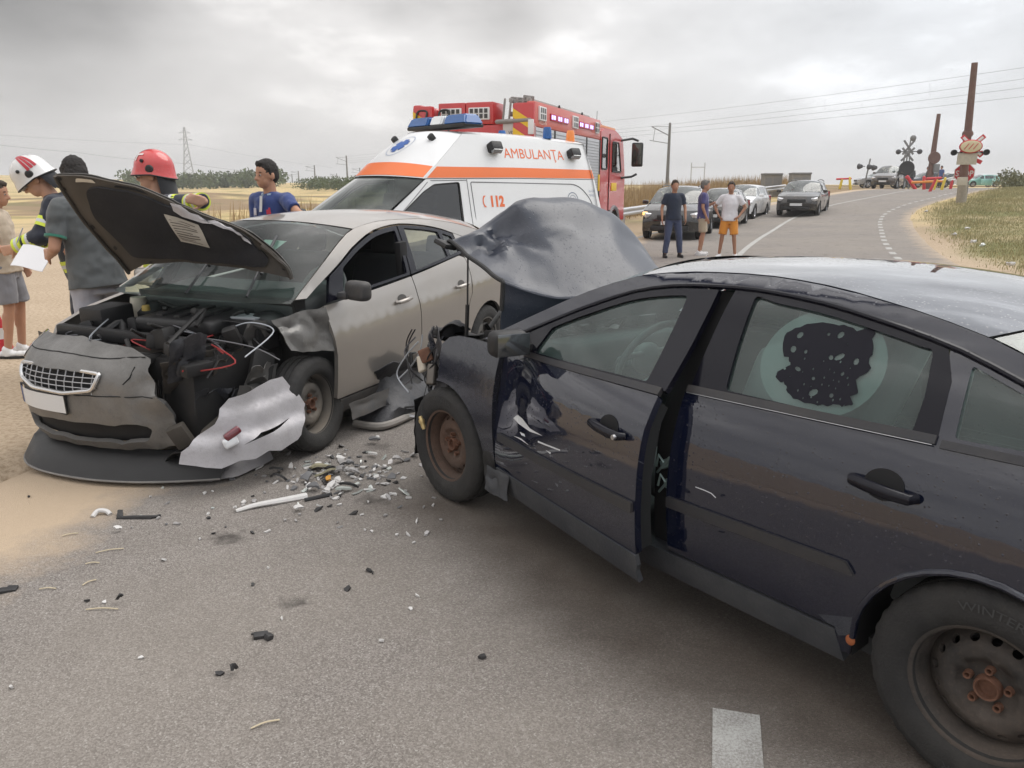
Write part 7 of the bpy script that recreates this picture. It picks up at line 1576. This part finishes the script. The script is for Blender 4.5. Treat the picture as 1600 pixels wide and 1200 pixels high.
# grey cabins beyond the guardrail
def cabin(px0, px1, py0, py1, Y, label):
    a, b_ = atY(px0, py1, Y), atY(px1, py0, Y); w, h = b_.x-a.x, b_.z-gz(a.x, Y); m = mat('grey_concrete', (.24,.235,.22), .85, var=.25, vscale=1.5, dirt=.4)
    t_ = thing('equipment_cabin', label, 'cabin', ((a.x+b_.x)/2, Y, gz(a.x, Y)), -.2, 'grey cabins by the railway')
    q = MB(); q.box((0,0,h*.47), (w,1.6,h*.94), None, 0, .03); bd = q.build('body', m, t_); q = MB(); q.box((0,0,h*.97), (w*1.05,1.75,h*.07), None, 0, .02); q.build('roof', GREYP, t_)
    for k in (-1,1):
        q = MB(); q.box((k*w*.22,-.805,h*.45), (w*.36,.02,h*.72), None, 0, .005); q.build('door', mat('cabin_door', (.20,.195,.19), .7, var=.2), bd)
cabin(1190, 1220, 271, 300, 52, 'grey equipment cabin directly behind the white estate car')
cabin(1234, 1264, 270, 300, 50, 'grey equipment cabin half hidden behind the black estate')
# vehicles around the crossing
X, Y = far_at(1341, 292, 68); gcar('silver_hatchback', 'small silver car crossing behind the thin signal post', X+.6, Y, math.radians(170), (.40,.41,.42), 'hatch', 4.0, 1.7, 1.45, 2.5, group='vehicles beyond the crossing')
X, Y = far_at(1382, 294, 60); gcar('brown_offroader', 'brown grey offroader coming over the level crossing', X, Y, math.radians(232), (.07,.06,.055), 'suv', 4.2, 1.8, 1.75, 2.5, group='vehicles beyond the crossing')
X, Y = far_at(1426, 292, 76); gcar('slate_saloon', 'slate blue saloon behind the grey crossing signal', X, Y, math.radians(185), (.05,.06,.085), 'saloon', 4.5, 1.75, 1.45, group='vehicles beyond the crossing')
X, Y = far_at(1474, 290, 112); vn = gcar('white_van', 'small white van behind the rusty barrier boom', X, Y, math.radians(168), (.62,.63,.64), 'van', 4.2, 1.75, 1.85, 2.6, metal=0, group='vehicles beyond the crossing')
X, Y = far_at(1514, 291, 88); tq = gcar('turquoise_car', 'turquoise car with its doors open at the edge of the verge', X, Y, math.radians(178), (.27,.55,.52), 'estate', 3.9, 1.65, 1.40, 2.45, metal=0, group='vehicles beyond the crossing')
for x in (-.6,-1.75):
    q = MB(); q.box((x-.05,1.25,.62), (.95,.05,.62), (0,0,.95), 0, .03); o_ = q.build('open_door', MATS['paint_269_549_519'], tq); q = MB(); q.box((x-.05,1.25,1.12), (.80,.03,.36), (0,0,.95), 0, .02); q.build('window', glass('tinted_glass', (.2,.25,.25)), o_)
# ------------------------------------------------------------------ railway masts, pylon, wires
MAST = mat('mast_concrete', (.16,.155,.15), .8, var=.2); WIRE = mat('grey_wire_far', (.26,.27,.28), .6)
def mast(X, Y, top, label, r=.14, arm=True):
    z = gz(X, Y); t_ = thing('catenary_mast', label, 'mast', (X, Y, z), 0, 'catenary masts along the railway'); h = top-z
    q = MB(); q.tube([(0,0,0), (0,0,h)], [r*1.25, r*.8], 10); q.build('pole', MAST, t_)
    if arm:
        d = Vector((-RAILN.x, -RAILN.y, 0))*-1; d = Vector((-.874,-.486,0)); q = MB()
        q.tube([(0,0,h*.80), tuple(d*2.7+Vector((0,0,h*.93)))], .05, 6); q.tube([(0,0,h*.94), tuple(d*2.7+Vector((0,0,h*.93)))], .03, 6); q.tube([(0,0,h*.68), tuple(d*2.9+Vector((0,0,h*.72)))], .04, 6); q.tube([tuple(d*2.2+Vector((0,0,h*.90))), tuple(d*2.4+Vector((0,0,h*.71)))], .03, 6); q.build('bracket_arm', MAST, t_)
    return Vector((X, Y, z))
def railpt(k, off): p = RAILP+RAILD*k+RAILN*off; return p
ms = []
spec = [(1047,192,95,'nearest grey railway mast with a bracket arm left of the three men', .17), (541,243,205,'tallest railway mast left of the ambulance, with bracket arm', .20), (491,258,245,'railway mast second from the tallest, left of the ambulance', .2), (562,262,262,'slim railway mast close to the ambulance windscreen', .17), (466,267,285,'railway mast to the right of the man in blue polo', .2), (526,271,300,'thin distant mast right of the bushes', .17), (508,275,330,'thin distant mast above the green bushes', .17), (456,272,310,'distant mast nearest to the man in the blue polo', .17)]
for px, py, Y, lab, r in spec:
    q = atY(px, py, Y); ms.append((q, mast(q.x, Y, q.z, lab, r)))
def wire(name, label, pts, r, group=None, n=14, sag=.0):
    q = MB(); P_ = []
    for a, b_ in zip(pts, pts[1:]):
        for i in range(n): t_ = i/n; P_.append(lerp(Vector(a), Vector(b_), t_)-Vector((0,0,sag*4*t_*(1-t_))))
    P_.append(Vector(pts[-1])); q.tube(P_, r, 4); return tag(q.build(name, WIRE), label, 'wire', group)
N0 = ms[0][0]; Fp = ms[1][0]; d_ = Vector((-.874,-.486,0))
near_ = lambda k, off: RAILP+RAILD*k
def wp_(k, z): p = RAILP+RAILD*k; return Vector((p.x+d_.x*0, p.y+d_.y*0, z))
kN = (Vector((N0.x, N0.y))-RAILP).dot(RAILD)
for i, (px0, py0, lab) in enumerate(((1600,104,'uppermost thin catenary wire crossing the sky on the right'), (1600,122,'second catenary wire from the top above the crossing'), (1600,137,'third catenary wire above the crossing, with droppers'), (1600,152,'lowest catenary wire above the crossing on the right'))):
    py1 = (188,203,208,214)[i]; Yn, Yf = 59.5, 95
    A_ = atY(px0+90, py0-(188-104)*90/640, Yn-4); B_ = atY(960, py1, Yf+9); C_ = Vector((Fp.x, Fp.y, Fp.z-.3-.5*i)); wire('catenary_wire', lab, [A_, B_, C_], .012, 'catenary wires', sag=.25)
for px, pa, pb in ((1289,153,172), (1453,130,150), (1347,160,168)):
    Y = 80-(px-1289)/330*12; wire('dropper_wire', 'short vertical dropper between the wires at %s' % {1289:'their left', 1453:'their right, near the boom', 1347:'mid span'}[px], [atY(px, pa, Y), atY(px, pb, Y)], .008, 'dropper wires', 2)
def pylon(px, pyb, pyt, Y, label, w=5.2):
    b_ = atY(px, pyb, Y); t0 = atY(px, pyt, Y); z = gz(b_.x, b_.y)-1; h = t0.z-z; root = thing('pylon', label, 'pylon', (b_.x, b_.y, z), .3, 'power pylons')
    q = MB(); wd = lambda t_: w/2*(1-t_)**1.4+.35
    for i in range(9):
        a, b2 = i/9, (i+1)/9
        for sx in (1,-1):
            for sy in (1,-1):
                q.tube([(sx*wd(a), sy*wd(a), a*h), (sx*wd(b2), sy*wd(b2), b2*h)], .13, 4)
            q.tube([(sx*wd(a), -wd(a), a*h), (sx*wd(b2), wd(b2), b2*h)], .08, 4); q.tube([(-wd(a), sx*wd(a), a*h), (wd(b2), sx*wd(b2), b2*h)], .08, 4)
            q.tube([(sx*wd(a), wd(a), a*h), (-sx*wd(b2), wd(b2), b2*h)], .08, 4)
    q.build('lattice_tower', mat('pylon_grey', (.30,.305,.31), .7), root); q = MB()
    for t_, ln in ((.78,3.2), (.90,2.6)):
        for s_ in (1,-1): q.tube([(0,0,t_*h), (s_*ln,0,t_*h-.2)], .12, 4); q.tube([(0,0,(t_+.05)*h), (s_*ln,0,t_*h-.2)], .08, 4)
    q.build('cross_arms', MATS['pylon_grey'], root); return t0
t0 = pylon(297, 292, 198, 400, 'tall lattice power pylon beyond the red helmet'); pylon(19, 276, 258, 900, 'tiny far pylon above the golden hill at left', 6)
wire('power_line', 'long power line running across the sky on the left', [atY(-140, 208, 290), atY(120, 238, 340), atY(297, 256, 400), atY(470, 276, 520)], .07, 'power lines', sag=.6)
wire('power_line', 'higher power line that ends at the tall pylon', [atY(-140, 200, 290), atY(297, 226, 400), atY(520, 262, 560)], .05, 'power lines', sag=.8)
q = thing('sign_gantry', 'pale metal gantry seen above the heads of the men', 'gantry', tuple(atY(1089, 292, 90).xy)+(gz(*atY(1089, 292, 90).xy),), 0)
m = MB(); 
for x in (-.75,.75): m.tube([(x,0,0), (x,0,2.6)], .06, 6)
m.tube([(-.75,0,2.1), (.75,0,2.1)], .05, 6); m.build('frame', mat('pale_gantry', (.45,.46,.48), .5), q)
# ------------------------------------------------------------------ wreckage on the road
random.seed(77)
DM = dict(w=mat('shard_white', (.62,.61,.60), .45, var=.2, dirt=.3), s=mat('shard_silver', (.42,.41,.41), .35, .4, var=.3, dirt=.25), k=mat('shard_black', (.018,.018,.020), .5, var=.4, dirt=.3, dcol=(.12,.11,.1)), g=mat('shard_grey', (.14,.14,.145), .6, var=.4), y=mat('shard_amber', (.55,.26,.03), .3, coat=.5), o=mat('shard_olive', (.36,.33,.22), .5, var=.3), c=mat('shard_clear', (.50,.53,.50), .15, coat=1), b=mat('straw', (.55,.47,.33), .8))
def shard(px, py, w, l, rot, mk, label, name='plastic_shard', h=.012, group='shards scattered on the asphalt', tilt=.25, n=7, bend=.0, cat='debris'):
    p = at(px, py); pl = []
    for i in range(n):
        a = 2*PI*i/n+random.uniform(-.25,.25); r = random.uniform(.38,1.15); pl.append(Vector((math.cos(a)*l/2*r, math.sin(a)*w/2*r)))
    f = lambda u, v: Vector((u, v, h+bend*(1-(2*u/l)**2)+.15*w*math.sin(9*u/l+px)*.2))
    mb = MB(); mb.poly(pl, f, (), max(.003, min(h, .012)), max(.012, l/8), out=(0,0,1), nrm=False)
    o = mb.build(name, DM[mk], loc=(p.x, p.y, gz(p.x, p.y)+.006)); o.rotation_euler = (random.uniform(-tilt, tilt), random.uniform(-tilt, tilt), rot); return tag(o, label, cat, group)
# the big pieces, each with its own look
q = MB(); P0 = [at(286,752), at(322,757), at(372,748), at(428,722)]; base = at(352,738)
top_ = [at(300,742)+Vector((0,0,.05)), at(330,728)+Vector((0,0,.10)), at(372,712)+Vector((0,0,.12)), at(405,703)+Vector((0,0,.10))]
g_ = [[crumple(lerp(a, b_, t_/6)-base+Vector((0,0,.012+.05*math.sin(PI*t_/6))), .02, 6, 9) for t_ in range(7)] for a, b_ in zip(cr(P0, 5), cr(top_, 5))]
o = netmb(g_, thick=.004).build('torn_wing_panel', SILV, loc=(base.x, base.y, .01)); tag(o, 'fan shaped silver body panel lying flat in front of the hatchback wheel', 'car panel')
g_ = [[crumple(Vector((x-.1, y*.5, .02+.02*math.sin(4*x))), .012, 7, 3) for y in (-.18,-.06,.06,.18)] for x in xs(0,.34,8)]
o = netmb(g_, thick=.003).build('clear_cover', DM['c'], loc=tuple(at(238,748))); o.rotation_euler = (0,0,.35); tag(o, 'translucent triangular cover beside the splitter on the road', 'debris')
q = MB(); q.tube(cr([(-.18,-.03,.012), (-.08,-.008,.022), (.06,.012,.02), (.19,.045,.010)], 6), [.012+.012*(i/18) for i in range(19)], 8); o = q.build('white_trim_strip', DM['w'], loc=tuple(at(424,790))); o.scale = (1.0,1.25,.8); o.rotation_euler = (0,0,.32); tag(o, 'long white curved trim strip lying alone on the asphalt', 'trim strip')
q = MB(); q.tube([(.17,.05,.01), (.30,.13,.012)], .012, 7); o = q.build('black_clip', DM['k'], loc=tuple(at(424,790))); tag(o, 'black stub touching the end of the white trim strip', 'debris')
q = MB(); q.tube(cr([(-.16,.08,.03), (-.13,.0,.012), (0,-.015,.02), (.15,-.01,.02), (.18,.03,.012)], 6), .013, 8); q.box((0,-.018,.012), (.28,.03,.012), None, 0, .005); q.box((-.145,.05,.02), (.04,.08,.02), (.3,.2,.5), 0, .006); o = q.build('black_bracket', DM['k'], loc=tuple(at(212,810))); o.scale = (.66,.66,.66); tag(o, 'hooked black bracket on the asphalt near the sand', 'bracket')
q = MB(); q.tube(cr([(-.05,-.02,.01), (-.035,.03,.035), (.02,.04,.03), (.06,.02,.012)], 6), .017, 8); o = q.build('white_fragment', DM['w'], loc=tuple(at(158,808))); o.scale = (.72,.72,.72); tag(o, 'curled white fragment left of the black bracket', 'debris')
q = MB(); q.box((0,0,.02), (.09,.05,.03), (.2,.1,.4), 0, .01); q.box((.055,-.02,.022), (.045,.05,.04), (.1,.3,.9), 0, .012); q.box((-.04,.03,.01), (.06,.02,.012), None, 0, .004); o = q.build('black_connector', DM['k'], loc=tuple(at(408,997))); o.scale = (.62,.62,.62); tag(o, 'lone black plastic connector in the middle of the asphalt', 'connector')
q = MB(); q.box((0,0,.016), (.13,.05,.025), (.1,.1,.5), 0, .01); q.box((.05,.03,.015), (.06,.05,.02), (.2,.1,.2), 0, .008); o = q.build('black_housing', DM['k'], loc=tuple(at(2,927))); o.scale = (.7,.7,.7); tag(o, 'black plastic piece at the left edge of the asphalt', 'debris')
# heap of lamp remains between the two cars
heap = [(432,742,.10,.17,.4,'k','curved black rim at the left end of the lamp heap'), (432,753,.05,.20,-.1,'k','long black sliver under the curved rim'), (482,752,.10,.14,.6,'g','dark grey cap in the lamp heap'), (517,741,.11,.15,.9,'k','tall black socket standing in the lamp heap'), (513,754,.05,.10,1.4,'y','amber lens shard in the lamp heap'), (508,745,.18,.22,.3,'o','pale olive plate under the lamp heap'), (498,735,.16,.20,.3,'o','yellowish dusty plate behind the lamp heap'), (545,766,.035,.20,-.1,'k','black rod at the right end of the lamp heap'), (490,768,.09,.12,.2,'g','grey cup in front of the lamp heap'), (519,762,.07,.13,.9,'w','bright white plate in front of the lamp heap'), (537,770,.08,.15,.1,'c','clear lens at the front of the lamp heap'), (540,735,.08,.13,.2,'k','black clip at the top right of the heap'), (533,742,.09,.16,-.2,'s','silver reflector shard in the lamp heap'), (550,744,.10,.15,.3,'s','bent silver reflector at the right of the heap'), (582,715,.05,.17,-.7,'w','white forked bracket behind the heap'), (618,724,.08,.14,.5,'s','light grey crumpled piece before the black car wheel'), (648,716,.06,.13,-.5,'w','white oval chip beside the black car wheel'), (466,799,.07,.09,.2,'w','squarish white chip near the white trim strip'), (372,799,.03,.06,1.2,'w','small white chip left of the white trim strip'), (183,832,.05,.08,.3,'w','three pointed white chip below the black bracket'), (290,757,.05,.18,.1,'k','black scrap under the fan shaped panel'), (208,755,.05,.16,.5,'k','black scrap at the end of the splitter'), (585,694,.07,.18,.0,'g','oval dark grey cap by the hatchback sill'), (590,688,.06,.08,.4,'w','white lump beside the oval dark cap'), (130,742,.08,.25,.0,'k','flat black scrap lying on the sand'), (190,943,.03,.055,.4,'k','small black crumb in the left half of the asphalt'), (369,1057,.035,.05,.9,'k','small black crumb low on the asphalt')]
for px, py, w, l, r, mk, lab in heap: shard(px, py, w*.72, l*.72, r, mk, lab, h=.02, tilt=.45, bend=.025 if mk in 'kgs' else .01, group='larger lamp and trim fragments')
for k in range(250):
    if k < 180: px, py = random.gauss(540, 58), random.gauss(742, 24)
    elif k < 225: px, py = random.uniform(200, 700), random.uniform(735, 840)
    else: px, py = random.uniform(10, 760), random.uniform(770, 1080)
    if py < 692 or px < 5: continue
    mk = random.choice('wwwwwsssskgc' if k < 225 else 'wwwkk'); l = random.uniform(.022,.10 if k < 180 else .05)
    lab = {'w':'small white plastic chip on the asphalt', 's':'small silver sliver on the asphalt', 'k':'small black crumb on the asphalt', 'g':'small grey crumb on the asphalt', 'c':'small clear glass chip on the asphalt'}[mk]
    shard(px, py, l*random.uniform(.3,.8), l, random.uniform(0,3), mk, lab, h=.008, n=5, tilt=.5, group={'w':'white chips', 's':'silver slivers', 'k':'black crumbs', 'g':'grey crumbs', 'c':'glass chips'}[mk], name={'w':'plastic_chip', 's':'metal_sliver', 'k':'plastic_crumb', 'g':'plastic_crumb', 'c':'glass_chip'}[mk])
for px, py, r, l in ((160,955,.05,.13), (110,838,.5,.07), (140,913,1.0,.06), (75,923,.1,.07), (172,863,.4,.12), (415,1135,.5,.09), (145,883,.2,.06)):
    p = at(px, py); q = MB(); q.tube(cr([(-l/2,0,.004), (0,.004,.007), (l/2,-.002,.004)], 4), .0028, 5); o = q.build('straw_stalk', DM['b'], loc=(p.x, p.y, .006)); o.rotation_euler = (0,0,r); tag(o, 'pale straw stalk lying on the asphalt', 'straw', 'straw stalks')
# torn black bumper between the cars
P0 = [at(556,668), at(598,672), at(640,656), at(668,640)]; base = at(610,660)
hts = [.26,.40,.42,.34]
g_ = [[crumple(lerp(Vector(a)-base, Vector(a)-base+Vector((-.02,.10,hh)), t_/7)+Vector((.05*math.sin(t_),.12*math.sin(PI*t_/7),.02)), .05, 5, 4) for t_ in range(8)] for a, hh in zip(cr(P0, 5), [v[0] for v in cr([(h_,0,0) for h_ in hts], 5)])]
o = netmb(g_, thick=.005).build('torn_bumper', CRK, loc=(base.x, base.y, .01)); tag(o, 'crumpled dark bumper remains between the two wrecks', 'bumper')
q = MB(); q.tube(cr([Vector(a)-base+Vector((0,-.03,.03)) for a in P0], 6), .028, 8); e = q.build('bumper_lip', mat('scuffed_lip', (.26,.24,.22), .7, var=.4), o)
for k in range(4):
    a = Vector((random.uniform(-.2,.25), .02, random.uniform(.05,.2))); q = MB(); q.tube(cr([a, a+Vector((.15,-.02,-.03)), a+Vector((.32,-.03,-.02))], 5), .007, 6); q.build('bent_rod', [STEEL, BLACK][k % 2], o)
# cone at the left edge
q0 = at(2,557); cn_ = thing('traffic_cone', 'red and white traffic cone at the left edge behind the man', 'cone', (q0.x-.10, q0.y+.15, 0))
q = MB(); q.box((0,0,.015), (.30,.30,.03), None, 0, .01); q.build('base', BLACK, cn_)
for z0_, z1_, m_ in ((.03,.16,REDB), (.16,.27,SIGW), (.27,.40,REDB), (.40,.48,SIGW)):
    q = MB(); rr = lambda z: .12*(1-z/.55)+.012; q.tube([(0,0,z0_), (0,0,z1_)], [rr(z0_), rr(z1_)], 20); q.build('cone_band', m_, cn_)
# litter in the verge
random.seed(5)
for k, (px, py, c_, lab) in enumerate(((1520,381,'w','white plastic bag caught in the verge grass'), (1535,386,'c','clear plastic bottle among the verge grass'), (1490,372,'s','pale wrapper nearest to the road in the verge'), (1578,412,'w','crumpled white bag low in the verge at right edge'), (1510,365,'w','small white cup in the grass'), (1445,347,'s','pale scrap at the foot of the bank'))):
    p = at(px, py, .15); mb = MB(); mb.sphere((0,0,.03), (.075,.06,.035), 12, 8); mb.v = [tuple(crumple(Vector(v), .05, 14, k)) for v in mb.v]; o = mb.build('litter', DM[c_], loc=(p.x, p.y, gz(p.x, p.y)+.12)); tag(o, lab, 'litter')

# ------------------------------------------------------------------ thin summer haze
hz = MB(); hz.box((0,600,20), (5000,5000,50)); ho = hz.build('haze', bpy.data.materials.new('summer_haze'), smooth=False); tag(ho, 'thin pale summer haze over the fields', 'haze', kind='stuff')
t = ho.data.materials[0]; t.use_nodes = True; t = t.node_tree; t.nodes.clear()
pv = N(t, 'ShaderNodeVolumePrincipled', ins={0: (1,1,1,1)}); pv.inputs['Density'].default_value = .0009; pv.inputs['Anisotropy'].default_value = .2
o_ = N(t, 'ShaderNodeOutputMaterial'); t.links.new(pv.outputs[0], o_.inputs['Volume'])
